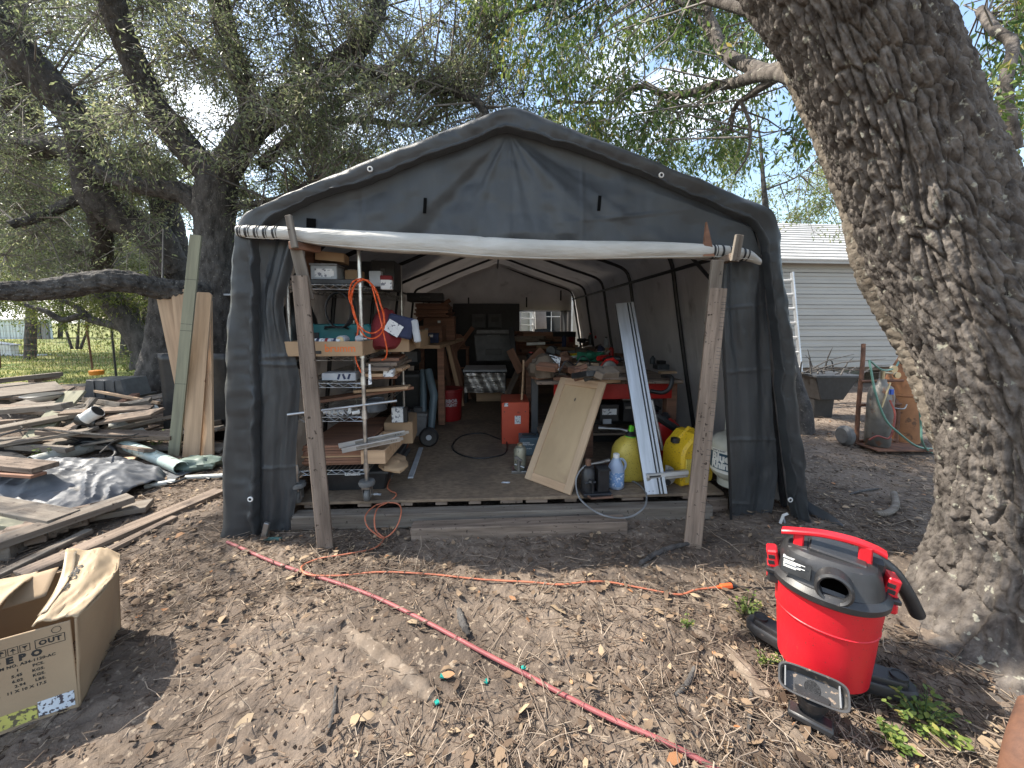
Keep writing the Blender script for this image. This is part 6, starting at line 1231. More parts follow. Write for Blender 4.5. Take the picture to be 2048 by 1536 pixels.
# ================================================================== left yard: scrap pile, leaning planks, fence
M_PVC = mat('weathered_pvc', (.50, .51, .47), .5, c2=(.34, .35, .32), vs=5, speck=(.16, .15, .12), ss=26, sth=.60, speckr=.08)
M_PVCG = mat('pale_green_pvc', (.42, .52, .49), .42, c2=(.30, .37, .35), vs=5, speck=(.12, .12, .09), ss=24, sth=.58, speckr=.08)
M_TARP = mat('silver_tarp', (.14, .148, .16), .55, c2=(.075, .08, .09), vs=5, bump=.003, bs=26, speck=(.12, .11, .10), ss=9, sth=.64)
M_RUST = mat('rust', (.20, .095, .055), .8, c2=(.09, .045, .03), vs=14, bump=.0015, bs=90, metal=.2)
M_RUSTO = mat('orange_rust', (.34, .15, .06), .75, c2=(.19, .08, .035), vs=5, bump=.001, bs=60, speck=(.12, .06, .03), ss=12, sth=.6)
def gp(px, py, dz): q = G(px, py, dz); return q
def yard_left():
    # planks leaning on the oak
    sp = [((398, 905, .01), (330, 585, 3.95), .145, M_WOODF, 'broad tan board leaning furthest left on the oak', (.6, -1, 0)), ((395, 905, .01), (358, 572, 3.98), .135, M_WOODF, 'dog eared tan board behind the pale green one', (.4, -1, 0)),
          ((348, 913, .01), (392, 470, 3.6), .095, M_WOODG2, 'long pale green treated board with pencil lines', (.15, -1, 0)), ((383, 914, .01), (408, 585, 3.75), .14, M_WOODF, 'tall tan board with clipped top leaning in front', (.2, -1, 0)), ((415, 912, .01), (412, 600, 3.85), .14, M_WOODF, 'tan board half hidden right of the clipped one', (-.2, -1, 0))]
    for k, (a, b_, w, m, lab, up) in enumerate(sp):
        A = GG(a[0], a[1]); Bq = P(*b_); t = thing('leaning_plank', lab, 'plank', A); L_ = (Bq - A).length; b = MB(); c = .022 if m is M_WOODF else 0
        b.prism([(0, -w / 2), (L_ - c, -w / 2), (L_, -w / 2 + c), (L_, w / 2 - c), (L_ - c, w / 2), (0, w / 2)] if c else [(0, -w / 2), (L_, -w / 2), (L_, w / 2), (0, w / 2)], -.010, .010, 'Z', ch=.001); b.build('plank', m, t, M=frame(A, Bq, up))
        if m is M_WOODG2:
            for f in (.33, .57, .60, .80): b = MB(); b.box((L_ * (1 - f) if False else L_ * f, 0, .0105), (.003, w, .001), (0, 0, 3), ch=0); b.build('pencil_line', M_INK, t, M=frame(A, Bq, up))
    # black sheet and louvred crate behind
    q = GG(385, 902); b = MB(); b.grid(lambda u, v: (.72 * (u - .5) * 1.05, .03 * math.sin(u * 5) + .02 * math.sin(v * 3), .93 * v), 16, 12); o = single('black_mat', 'upright black rubber mat behind the leaning planks', 'mat', b, M_BLK, Matrix.Translation(GG(380, 885) + Vector((0, .12, 0))), thick=.012)
    t = thing('louvred_crate', 'tan louvred wooden shutter standing behind the black mat', 'shutter', GG(385, 870) + Vector((-.1, .35, 0)))
    for k in range(11): b = MB(); b.box((0, 0, .75 + k * .075), (.62, .03, .062), (32, 0, 0)); b.build('louvre', M_WOODF, t)
    for x in (-.33, .33): b = MB(); b.box((x, 0, .75), (.05, .05, 1.5)); b.build('stile', M_WOODF, t)
    b = MB(); b.box((.1, .0, 1.56), (1.0, .5, .02)); b.build('top_sheet', M_LCL, t)
    # wire fence with T posts
    t = thing('wire_fence', 'rusty welded wire fence with steel posts along the field', 'fence', (-9, 9.6, 0))
    F0, F1 = Vector((-14.5, 10.4, 0)), Vector((-4.0, 8.9, 0))
    for k, f in enumerate((.05, .33, .62, .86)):
        p = F0.lerp(F1, f); p.z = gz(p.x, p.y); b = MB(); b.box((p.x, p.y, p.z + .62), (.035, .035, 1.3), (0, random.uniform(-3, 5), 0)); b.build('post', M_RUST, t, world=True)
    b = MB(); p = P(232, 748, 8.6); p.z = 0; b.tube([p, P(222, 650, 8.6) + Vector((0, 0, .05))], .022, 6); b.build('post', M_BLKM, t, world=True); b = MB(); b.box(P(222, 650, 8.6) + Vector((0, 0, .03)), (.03, .02, .14)); b.build('post_tip', M_LCL, t, world=True)
    b = MB(); n = 100
    for k in range(n): p = F0.lerp(F1, k / (n - 1)); b.cyl(p + Vector((0, 0, .02)), p + Vector((0, 0, 1.18)), .0028, 3)
    for z in (.05, .2, .35, .5, .66, .84, 1.02, 1.18): b.cyl(F0 + Vector((0, 0, z)), F1 + Vector((0, 0, z)), .0028, 3)
    b.build('wire_mesh', M_RUST, t, world=True)['kind'] = 'stuff'
    # far building
    t = thing('white_building', 'long low white metal building across the field', 'building', (-33, 29, 0)); x0, x1 = P(-80, 660, 29).x, P(104, 660, 29).x; zt = P(50, 641, 29).z; zb = -.1; n = 18
    for k in range(n): b = MB(); a = x0 + (x1 - x0) * k / n; c = x0 + (x1 - x0) * (k + 1) / n; b.box(((a + c) / 2, 29, (zt + zb) / 2), (c - a - .03, .12, zt - zb), ch=.02); b.build('wall_panel', mat('pale_blue_metal', (.58, .64, .66), .5, c2=(.5, .56, .58), vs=2), t, world=True)
    b = MB(); b.box(((x0 + x1) / 2, 30.5, zt + .06), (x1 - x0 + .4, 3.4, .10)); b.build('roof', M_WHT, t, world=True)
    for px0, px1, m in ((52, 62, M_RUST), (64, 80, M_DGRY), (82, 95, M_GRYP)): a, c = P(px0, 660, 28.8), P(px1, 660, 28.8); b = MB(); b.box(((a.x + c.x) / 2, 28.85, .65), (c.x - a.x, .1, 1.3)); b.build('door', m, t, world=True)
    item('white_crate', 'tipped white box lying by the wire fence', 'box', GG(10, 712), (.55, .4, .42), M_WHT, 20, [('lid', (.05, 0, .45), (.6, .45, .04), M_LCL, (0, 12, 0))])
    b = MB(); b.box((0, 0, .03), (1.6, .3, .05)); single('white_sheet', 'flat pale sheet lying in the grass by the fence', 'sheet', b, M_LCL, Matrix.Translation(GG(50, 712)) @ Matrix.Rotation(.1, 4, 'Z'))
    # --- scrap pile
    pile = lambda x, y: 0
    def pl(lab, a, b_, w, t_, m, up=(0, 0, 1), name='scrap_board', za=.02, zb=.02, warp=0.): A, B = G(a[0], a[1], za), G(b_[0], b_[1], zb); o = board(name, A, B, w, t_, m, up=up, ch=.002, warp=warp); tag(o, lab, 'board'); return o
    # foreground lumber
    pl('long grey board lying furthest forward across the left', (-40, 1098), (262, 995), .12, .038, M_WOODG, za=.10, zb=.13)
    pl('dark board tucked under the long grey one', (120, 1040), (300, 1010), .14, .035, M_WOODG, za=.05, zb=.05)
    pl('long yellowish split board pointing at the tent corner', (40, 1152), (440, 982), .11, .03, M_WOOD, za=.03, zb=.03)
    pl('second thin split board below the yellowish one', (140, 1140), (350, 1035), .05, .025, M_WOOD, za=.02, zb=.02)
    pl('narrow dark strip along the stepped blocks', (-20, 1160), (180, 1062), .05, .03, M_WOODG, za=.02, zb=.03)
    for k, (x, y, l) in enumerate([(30, 1092, .25), (65, 1080, .2), (95, 1068, .18), (135, 1055, .18), (172, 1042, .16), (208, 1033, .12)]): q = G(x, y, .03); item('notched_block', ['first', 'second', 'third', 'fourth', 'fifth', 'last and smallest'][k] + ' dark block counted from the left in the stepped row', 'wood block', q, (l, .09, .09), M_WOOD, 34 + k)
    pl('thick grey timber lying at the left edge', (-60, 1010), (130, 1045), .14, .09, M_WOODG, za=.10, zb=.10)
    pl('pale greenish beam below the thick grey timber', (-60, 1050), (88, 1062), .10, .09, M_WOODG2, za=.08, zb=.07)
    item('stone_block', 'grey block half cut by the left edge', 'block', G(2, 1118, .0), (.14, .12, .09), M_WOODG, 20)
    pl('reddish grey board lying over the silver tarp', (-60, 920), (92, 935), .14, .035, M_WOOD, za=.30, zb=.28)
    pl('dark short board on the tarp edge', (-40, 942), (78, 950), .08, .02, M_WOODR, za=.25, zb=.25)
    # silver tarp heap
    c = G(70, 985, .05); b = MB()
    def tf(u, v):
        x = (u - .5) * 1.35; y = (v - .5) * .9; r = 1 - (abs(x / .70) ** 2.4 + abs(y / .46) ** 2.4); h = .22 * max(r, 0) ** .55
        f = .03 * float(fbm(x * 3 + y * 3, y * 4, oct=2, seed=71)) - .055 * abs(float(vnoise(x * 4.5 - y * 6 + .6 * float(vnoise(x * 3, y * 3, seed=79)), x * 1.2 + y * 1.5, seed=72))) - .03 * abs(float(vnoise(x * 11 + y * 9, y * 7 - x * 3, seed=73))) - .014 * abs(float(vnoise(x * 26 - y * 12, y * 19, seed=74)))
        return (x + .1 * float(vnoise(x * 2, y * 3, seed=75)), y, h + (float(f) if r > -.05 else 0) * 1.0 + .012)
    b.grid(tf, 130, 90); single('silver_tarp', 'crumpled silver grey tarp heaped over the scrap at the left', 'tarp', b, M_TARP, Matrix.Translation((c.x + .0, c.y + .12, 0)) @ Matrix.Rotation(-.1, 4, 'Z'), thick=.003)
    # pipes
    def pipe(lab, a, b_, r, m, za, zb, name='plastic_pipe', hollow=True):
        A, B = G(a[0], a[1], za), G(b_[0], b_[1], zb); t = thing(name, lab, 'pipe', A); b = MB(); d = (B - A).normalized()
        b.tube([A, B], r, 22, cap=False); b.tube([A, B], r * .9, 22, cap=False)
        for e in (A, B):   # rim
            n = 22; u = d.orthogonal().normalized(); w = d.cross(u); V = [e + (u * math.cos(6.283 * k / n) + w * math.sin(6.283 * k / n)) * rr for rr in (r, r * .9) for k in range(n)]; b.add(V, [(k, (k + 1) % n, n + (k + 1) % n, n + k) for k in range(n)])
        b.build('pipe_wall', m, t, world=True); b = MB(); b.lathe([(0, 0), (r * .88, 0)], (0, 0, 0), 18, 'X'); b.build('pipe_shade_disc', M_BLK, t, M=frame(A + d * .12, B)); b = MB(); b.lathe([(0, 0), (r * .88, 0)], (0, 0, 0), 18, 'X'); b.build('pipe_shade_disc', M_BLK, t, M=frame(B - d * .12, A))  # black discs inside both ends stand for the shade in the pipe
        return t
    pipe('pale green drain pipe with open end facing right', (212, 872), (362, 936), .052, M_PVCG, .10, .055)
    pipe('long cream pipe lying behind the black hose', (62, 925), (285, 865), .055, M_PVC, .06, .09)
    pipe('thin white pipe reaching to the tent corner', (372, 955), (470, 950), .018, M_PVC, .02, .02); pipe('thin white pipe near the green rag', (290, 973), (352, 962), .018, M_PVC, .02, .03)
    pipe('grey pipe lying towards the orange bucket', (195, 850), (308, 818), .055, M_PVC, .20, .18)
    pipe('short white pipe stub in the middle of the scrap', (172, 838), (196, 822), .06, M_WHT, .35, .42)
    pipe('black pipe with open mouth facing forward', (160, 838), (200, 846), .055, M_BLK, .34, .30); pipe('second black pipe lower in the scrap', (165, 858), (205, 850), .05, M_BLK, .26, .24)
    pipe('pale pipe stub in netting at the pile centre', (210, 862), (262, 846), .06, M_PVC, .16, .18)
    b = MB(); b.tube(catmull([tuple(G(x, y, z)) for x, y, z in ((90, 915, .05), (130, 897, .12), (165, 884, .14), (200, 885, .13), (222, 893, .10), (232, 905, .06), (222, 916, .03), (190, 925, .02), (150, 935, .02))], 8), .016, 10); tag(b.build('black_hose', M_BLK, None, world=True), 'thick black hose arching over the cream pipe', 'hose')
    b = MB(); b.tube(catmull([tuple(G(x, y, z)) for x, y, z in ((270, 962, .015), (310, 960, .015), (345, 966, .03), (385, 952, .015), (420, 958, .01))], 8), .009, 8); tag(b.build('black_hose', M_BLK, None, world=True), 'thin black hose near the green rag', 'hose')
    lump('green_rag', 'crumpled grey green plastic sheet at the plank feet', 'plastic sheet', Matrix.Translation(GG(400, 935)), (.36, .22, .12), mat('green_sheet', (.16, .21, .18), .5, c2=(.08, .11, .09), vs=9, speck=(.3, .3, .26), ss=20, sth=.66), 61, amp=.45, n=26)
    item('short_board', 'tan board end lying below the green pipe', 'board', G(228, 925, .02), (.30, .10, .025), M_WOODF, 26)
    # upper pile: broad weathered planks
    def sheet(lab, pts, z, th, m):
        q = [G(x, y, z) for x, y in pts]; c = sum(q, Vector()) / len(q); b = MB(); b.prism([(p.x - c.x, p.y - c.y) for p in q], 0, th, 'Z', ch=.002); o = single('weathered_board', lab, 'panel', b, m, Matrix.Translation((c.x, c.y, z - th))); return o
    sheet('broad weathered panel on top of the scrap pile', [(-40, 770), (110, 762), (130, 778), (-20, 795)], .42, .03, M_WOODG); sheet('wide pinkish board of the upper scrap pile', [(-30, 772), (60, 765), (150, 772), (120, 790), (15, 794), (-40, 792)], .40, .035, M_WOOD)
    pl('long grey beam across the top of the scrap pile', (-60, 768), (122, 748), .07, .06, M_WOODG, za=.50, zb=.50); pl('dark beam right of the long grey one', (62, 762), (115, 752), .08, .06, M_WOOD, za=.44, zb=.46)
    pl('mossy plank slanting down the scrap pile', (62, 884), (152, 783), .17, .03, M_WOODG2, za=.12, zb=.50, up=(0, 0, 1)); pl('lichen spotted narrow plank slanting beside the mossy one', (130, 864), (188, 796), .11, .03, M_WOODG, za=.16, zb=.46)
    pl('red brown board ending near the black tote', (200, 830), (272, 790), .08, .05, M_RUST, za=.25, zb=.34, name='scrap_board'); pl('pale strip lying towards the tote', (190, 782), (318, 806), .03, .03, M_WOODF, za=.40, zb=.32)
    random.seed(33)
    wd = ['lower left of the pile', 'under the white bowl', 'left of the mossy plank', 'beside the black pipes', 'at the far left edge', 'behind the silver tarp', 'near the field edge', 'under the grey beam', 'between the slanting planks', 'low in the middle', 'by the cream pipe', 'at the upper left corner']
    for k in range(78):
        x, y = random.uniform(-60, 285), random.uniform(762, 905); z = .05 + .42 * max(0, 1 - abs(y - 815) / 90) * random.random() * (1 if x < 200 else .5)
        A = G(x, y, z); a = random.uniform(-.5, .9); L_ = random.uniform(.4, 1.3); Bv = A + Vector((math.cos(a) * L_, math.sin(a) * L_, random.uniform(-.10, .20)))
        o = board('scrap_board', A, Bv, random.uniform(.05, .15), random.uniform(.02, .045), random.choice([M_WOOD, M_WOODG, M_WOODG, M_WOODG, M_WOODG, M_WOOD, M_WOOD, M_BLKM]), roll=random.uniform(-18, 18), ch=.002); tag(o, 'one of the loose weathered boards jumbled in the scrap pile', 'board', 'loose boards jumbled in the scrap pile')
    # mound under the pile so that it does not float
    c = G(60, 850, 0); b = MB(); b.grid(lambda u, v: ((u - .5) * 5.2, (v - .5) * 3.0, max(-.02, .34 * (1 - (abs(2 * u - 1)) ** 2.4) * (1 - (abs(2 * v - 1)) ** 2.2) + .06 * float(fbm(u * 14, v * 9, oct=3, seed=81)) - .03)), 60, 40); o = link('rubble_mound', b.mesh('rubble_mound', M_DIRT), None, M=Matrix.Translation((c.x - .6, c.y + .75, 0))); tag(o, kind='structure')
    t = thing('white_bowl', 'cracked white bowl lying on the scrap boards', 'bowl', G(87, 803, .42)); b = MB(); b.lathe([(.0, .0), (.05, .0), (.13, .05), (.15, .07), (.145, .075), (.12, .05), (0, .01)], (0, 0, 0), 24); b.build('bowl', M_WHT, t); b = MB(); b.lathe([(.148, .066), (.158, .07), (.148, .078)], (0, 0, 0), 24); b.build('rim', M_BLK, t)
    t = thing('black_tub', 'upturned black plastic tub on the scrap pile edge', 'tub', G(238, 792, .30), .05); b = MB(); b.prism([(-.27, 0), (.27, 0), (.22, .24), (-.22, .24)], -.18, .18, 'Y', ch=.02); b.build('tub_body', M_DGRY, t); b = MB(); b.box((0, 0, .005), (.60, .42, .03)); b.build('rim', M_BLK, t)
    for x in (-.12, 0, .12): b = MB(); b.box((x, -.183, .12), (.025, .015, .20)); b.build('rib', M_DGRY, t)
    b = MB(); b.box((0, 0, -.16), (.4, .3, .3)); b.build('base_board', M_WOOD, t)
    q = GG(302, 812); t = thing('orange_bucket', 'orange bucket half hidden by the black mat', 'bucket', q + Vector((.1, 0, 0))); b = MB(); b.lathe([(.0, 0), (.13, 0), (.15, .30), (.16, .31), (.16, .34), (.14, .34), (.13, .3)], (0, 0, 0), 26); b.build('bucket_body', mat('orange_plastic', (.62, .22, .02), .45), t); b = MB(); b.tube([(.155 * math.cos(a), -.16, .3 - .12 * math.sin(a)) for a in np.linspace(0, 3.14, 14)], .004, 6); b.build('handle', M_LCL, t)
    q = GG(196, 775) + Vector((0, 0, .25)); b = MB(); b.lathe([(.0, 0), (.1, 0), (.11, .08), (.0, .1)], (0, 0, 0), 16); single('clay_pot', 'orange pot showing left of the black tub', 'pot', b, mat('orange_plastic', (.6, .2, .02)), Matrix.Translation(q))
    # brush: dead branches over the pile
    random.seed(52)
    br = [((0, 870), (70, 858), (160, 866), (250, 872), (308, 862)), ((0, 872), (30, 862), (48, 855)), ((0, 820), (14, 826), (28, 842), (45, 855)), ((-10, 905), (20, 920), (55, 935)), ((200, 905), (235, 880), (300, 872))]
    for k, p in enumerate(br): b = MB(); b.tube(catmull([tuple(G(x, y, .28 - .0004 * abs(x - 100))) for x, y in p], 6), .010 if k == 0 else .006, 6); tag(b.build('dead_branch', M_BARK, None, world=True), ['long bent branch lying across the scrap pile', 'forked dead stick at the left edge of the pile', 'thin grey twig standing at the left edge', 'pale curved stick over the tarp', 'thin branch beside the green pipe'][k], 'branch')
    # weeds in the yard
    def weed(lab, loc, n, h, lf, m=M_LEAF2, seed=0, w=.12):
        t = thing('weed', lab, 'plant', loc); rg = np.random.default_rng(seed); b = MB(); C = []; D = []
        for k in range(n):
            a = rg.uniform(0, 6.28); tip = np.array([math.cos(a) * w * rg.uniform(.3, 1), math.sin(a) * w * rg.uniform(.3, 1), h * rg.uniform(.5, 1)]); b.tube([(0, 0, 0), tuple(tip * [.4, .4, .6]), tuple(tip)], [.0018, .0014, .0008], 4)
            for j in range(7): f = rg.uniform(.3, 1.05); C.append(tip * [f * .9, f * .9, f] + rg.normal(0, lf * .3, 3)); D.append([math.cos(a) + rg.normal(0, .9), math.sin(a) + rg.normal(0, .9), rg.normal(.1, .3)])
        b.build('stem', m, t); C = np.array(C); D = np.array(D); N_ = np.array([[0, 0, 1.]] * len(C)) + rg.normal(0, .3, (len(C), 3)); L_ = rg.uniform(lf * .6, lf * 1.2, len(C)); o = link('leaves', leaves_mesh('leaves', C, D, N_, L_, L_ * .5, m, curl=.1, attr=rg.uniform(.3, 1, len(C))), t); o['kind'] = 'stuff'
    weed('leafy sapling growing by the steel fence post', GG(300, 770), 26, .75, .06, M_LEAF3, 1, .45); weed('green shoots at the foot of the leaning tree', GG(255, 745), 30, 1.1, .09, M_LEAF3, 2, .7); weed('tall thin weed in front of the fence', GG(70, 760), 10, .9, .05, M_LEAF3, 3, .25); weed('small green weed beside the cream pipe', GG(100, 925), 14, .16, .03, M_LEAF2, 4, .15)
    weed('feathery green weed left of the red vacuum', GG(1492, 1238), 22, .09, .016, M_LEAF2, 5, .09); weed('little green weed by the vacuum wheel', GG(1535, 1345), 10, .06, .012, M_LEAF2, 6, .05); weed('leafy green weed at the foot of the big oak', GG(1845, 1470), 30, .08, .024, M_LEAF2, 7, .12); weed('pale green weed right of the floor nozzle', GG(1790, 1500), 16, .06, .02, M_LEAF2, 8, .07); weed('tiny weed by the orange plug', GG(1375, 1262), 9, .05, .012, M_LEAF2, 9, .04); weed('bushy weed behind the black mat corner', GG(318, 905), 20, .2, .03, M_LEAF2, 10, .15)
    return weed
WEED = yard_left()

# ================================================================== right yard: metal shed, ladder, barrow, hand truck
M_SID = mat('metal_siding', (.36, .35, .32), .5, c2=(.31, .30, .275), vs=2.5, st=(.4, 1, 1), speck=(.36, .34, .30), ss=14, sth=.68, speckr=.08)
M_ROOT = mat('dusty_root', (.21, .165, .125), .95, c2=(.11, .082, .06), vs=11, bump=.004, bs=60, speck=(.27, .22, .17), ss=50, sth=.6)
def yard_right():
    t = thing('metal_shed', 'beige metal shed with ribbed roof behind the tent', 'shed', P(1700, 735, 7.3)); t.matrix_basis = Matrix.Translation((4.0, 7.3, 0)) @ Matrix.Rotation(R(5.5), 4, 'Z')
    zb, zt = .36, 2.42; n = 10; x0, x1 = -1.2, 5.2
    for k in range(n):
        h = (zt - zb) / n; z = zb + h * k; pr = [(0, z), (-.018, z + .004), (-.018, z + h * .30), (-.006, z + h * .34), (-.006, z + h * .62), (-.018, z + h * .66), (-.018, z + h - .012), (.0, z + h - .001), (.03, z + h - .001), (.03, z)]
        b = MB(); b.prism(pr, x0, x1, 'X'); b.build('siding_panel', M_SID, t)
    sl = math.atan2(1.15, 2.3); n = 15
    for k in range(n):
        f0, f1 = k / n, (k + 1) / n; y0, y1 = -.22 + 2.9 * f0, -.22 + 2.9 * f1; z0, z1 = zt - .02 + 1.45 * f0, zt - .02 + 1.45 * f1; pr = [(y0, z0), (y0 - .01, z0 + .03), (y0 + .03, z0 + .045), (y1, z1 + .012), (y1, z1 - .02)]
        b = MB(); b.prism(pr, x0 - .25, x1 + .2, 'X'); b.build('roof_panel', mat('roof_metal', (.44, .43, .40), .42, c2=(.34, .33, .31), vs=3, speck=(.30, .28, .24), ss=7, sth=.6, speckr=.15), t)
    b = MB(); b.box(((x0 + x1) / 2, 1.4, (zb + zt) / 2 + .1), (x1 - x0 - .02, 2.5, zt - zb - .05)); b.build('inner_wall', M_SID, t)
    b = MB(); b.box(((x0 + x1) / 2, -.2, zt - .02), (x1 - x0 + .44, .03, .09)); b.build('eave_trim', M_SID, t)
    for x in (-.9, .6, 2.2, 3.8): b = MB(); b.box((x, .3, .17), (.35, .3, .38)); b.build('pier_block', M_WOODG, t)
    b = MB(); b.box(((x0 + x1) / 2, .1, .33), (x1 - x0, .06, .10)); b.build('sill_beam', M_WOOD, t)
    # ladder
    A, B = GG(1603, 800), P(1569, 540, 6.0); A = Vector((P(1606, 760, 5.6).x, 5.6, .25)); B = P(1584, 545, 6.0); t = thing('aluminium_ladder', 'aluminium ladder leaning between tent and shed', 'ladder', A); s = Vector((-.15, .22, 0))
    for q in (Vector(), s): board('rail', A + q, B + q, .025, .06, M_ALU, t, up=(0, -1, 0))
    for k in range(8): f = .06 + k * .125; board('rung', (A).lerp(B, f), (A + s).lerp(B + s, f), .035, .03, M_ALU, t)
    # wheelbarrow heaped with brush
    q = GG(1648, 845); Y = 5.0; c = P(1650, 800, Y); t = thing('wheelbarrow', 'black wheelbarrow heaped with dry branches by the shed', 'wheelbarrow', (c.x - .04, Y, 0)); t.matrix_basis = t.matrix_basis @ Matrix.Diagonal((.82, .82, 1, 1)); b = MB(); 
    b.prism([(-.22, .26), (.14, .26), (.36, .56), (-.32, .56)], -.24, .24, 'Y', ch=.01); b.build('tray', M_BLK, t); b = MB(); b.prism([(-.34, .555), (.39, .555), (.39, .58), (-.34, .58)], -.28, .28, 'Y'); b.build('rim', M_DGRY, t)
    b = MB(); b.prism([(-.2, .0), (.10, 0), (.12, .26), (-.2, .26)], -.10, .10, 'Y', ch=.01); b.build('stand', M_BLK, t)
    rg = random.Random(9); 
    for k in range(16):
        b = MB(); p = Vector((rg.uniform(-.4, .3), rg.uniform(-.2, .2), .58)); d = Vector((rg.uniform(-.2, 1.0), rg.uniform(-.3, .3), rg.uniform(.02, .35))); b.tube([p, p + d * .5 + Vector((0, 0, .05)), p + d], [.012, .008, .003], 5)
        o = b.build('dry_branch', M_BARK, None, M=Matrix.Translation((c.x, Y, 0))); tag(o, 'one of the dry branches heaped in the black wheelbarrow', 'branch', 'dry branches in the wheelbarrow')
    # hand truck with gas cylinder and hoses
    Y = 3.78; bx0, bx1 = P(1712, 895, Y).x, P(1800, 895, Y).x; t = thing('hand_truck', 'rusty red hand truck carrying a grey gas cylinder', 'hand truck', ((bx0 + bx1) / 2, Y, 0)); 
    for xx, top in ((bx0, (1727, 688)), (bx1 - .05, (1783, 745))): b = MB(); b.tube(catmull([(xx, Y, .02), (xx + .01, Y + .02, .4), tuple(P(top[0] - 2, top[1] + 40, Y + .1)), tuple(P(*top, Y + .15))], 4), .019, 8); b.build('side_rail', M_RUST, t, world=True)
    for z in (.05, .42, .66): b = MB(); b.cyl((bx0, Y, z), (bx1 - .03, Y, z + .01), .014, 8); b.build('cross_bar', M_RUST, t, world=True)
    b = MB(); b.box(((bx0 + bx1) / 2 + .03, Y - .12, .03), (bx1 - bx0 + .12, .28, .012)); b.build('toe_plate', M_RUST, t, world=True)
    for xx in (bx0 - .10,):
        b = MB(); b.lathe([(.03, -.04), (.075, -.042), (.098, -.02), (.10, 0), (.098, .02), (.075, .042), (.03, .04)], (xx, Y + .02, .10), 26, 'X'); w_ = b.build('tyre', M_RUB, t, world=True); b = MB(); b.lathe([(0, -.03), (.05, -.03), (.05, .03), (0, .03)], (xx, Y + .02, .10), 18, 'X'); b.build('rim', M_RUST, t, world=True)
    b = MB(); b.tube(catmull([(bx0 + .08, Y - .1, .45), (bx0 + .2, Y - .22, .43), (bx0 + .35, Y - .12, .45)], 5), .006, 6); b.build('chain', M_STEEL, t, world=True)
    gx = P(1757, 850, Y - .1).x; t = thing('steel_cylinder', 'grey steel gas cylinder strapped to the rusty hand truck', 'gas cylinder', (gx, Y - .1, .04)); b = MB(); b.lathe([(.0, 0), (.09, 0), (.10, .02), (.10, .50), (.085, .58), (.04, .62), (.03, .66), (0, .66)], (0, 0, 0), 26); b.build('cylinder_body', mat('old_cylinder', (.20, .19, .17), .55, c2=(.10, .095, .085), vs=6, speck=(.15, .08, .05), ss=14, sth=.6, metal=.3), t, angle=50)
    b = MB(); b.cyl((0, 0, .66), (0, 0, .74), .016, 10); b.cyl((0, 0, .72), (.07, -.02, .72), .012, 8); b.lathe([(0, -.01), (.035, -.01), (.035, .01), (0, .01)], (.08, -.02, .76), 18, 'Y'); b.lathe([(0, -.01), (.03, -.01), (.03, .01), (0, .01)], (.12, -.02, .70), 18, 'Y'); b.build('regulator', M_BRASS, t)
    t = thing('torch_handle', 'brass cutting torch with blue knob hanging on the hand truck', 'torch', P(1772, 790, Y - .2)); b = MB(); b.tube([(.03, 0, .12), (.0, 0, 0), (-.03, 0, -.12)], .008, 8); b.build('torch_tube', M_BRASS, t); b = MB(); b.box((.05, 0, .03), (.03, .02, .05)); b.build('blue_knob', mat('blue_plastic', (.03, .1, .45), .4), t)
    cx = P(1800, 850, Y + .1).x + .02; t = thing('rusty_tank', 'tall orange rusted tank beside the oak trunk', 'tank', (cx, Y + .12, .0)); b = MB(); b.lathe([(.0, 0.02), (.155, .02), (.16, .04), (.16, .60), (.13, .72), (.07, .86), (.03, .98), (0, 1.0)], (0, 0, 0), 30); b.build('tank_body', M_RUSTO, t, angle=50); b = MB(); b.lathe([(.16, .50), (.166, .505), (.166, .515), (.16, .52)], (0, 0, 0), 30); b.build('weld_ring', M_RUSTO, t)
    def hose(lab, pts, r, m): b = MB(); b.tube(catmull([tuple(p) for p in pts], 8), r, 8); tag(b.build('garden_hose', m, None, world=True), lab, 'hose')
    MG = mat('green_hose', (.12, .25, .19), .5, c2=(.08, .18, .14), vs=8); 
    hose('green hose looping from the hand truck down to the ground', [P(1738, 720, Y - .22), P(1742, 740, Y - .25), P(1752, 790, Y - .3), P(1772, 840, Y - .33), P(1800, 868, Y - .35), P(1835, 893, Y - .3), GG(1870, 900, .02)], .009, MG); hose('second green hose along the ground by the trunk', [P(1803, 712, Y), P(1790, 735, Y - .1), P(1765, 740, Y - .2), P(1740, 722, Y - .22)], .008, MG)
    hose('green hose standing up beside the big trunk', [P(1838, 800, 3.3), P(1842, 850, 3.3), P(1845, 885, 3.3), GG(1862, 905, .015), GG(1900, 915, .015)], .008, MG); hose('dull red hose tangled at the hand truck foot', [P(1738, 880, Y - .25), P(1755, 872, Y - .28), P(1780, 875, Y - .28), P(1790, 830, Y - .25), P(1780, 800, Y - .22)], .008, mat('maroon_hose', (.22, .05, .04), .6))
    # corrugated pipe and sticks on the ground
    b = MB(); q = catmull([tuple(GG(1752, 1038, .02)), tuple(GG(1775, 1036, .02)), tuple(GG(1790, 1022, .025)), tuple(GG(1787, 995, .03))], 10); b.tube(q, [.018 + .003 * (k % 2) for k in range(len(q))], 10); single('ribbed_hose', 'short curl of grey ribbed hose on the dirt at right', 'hose', b, M_WOODG, Matrix())
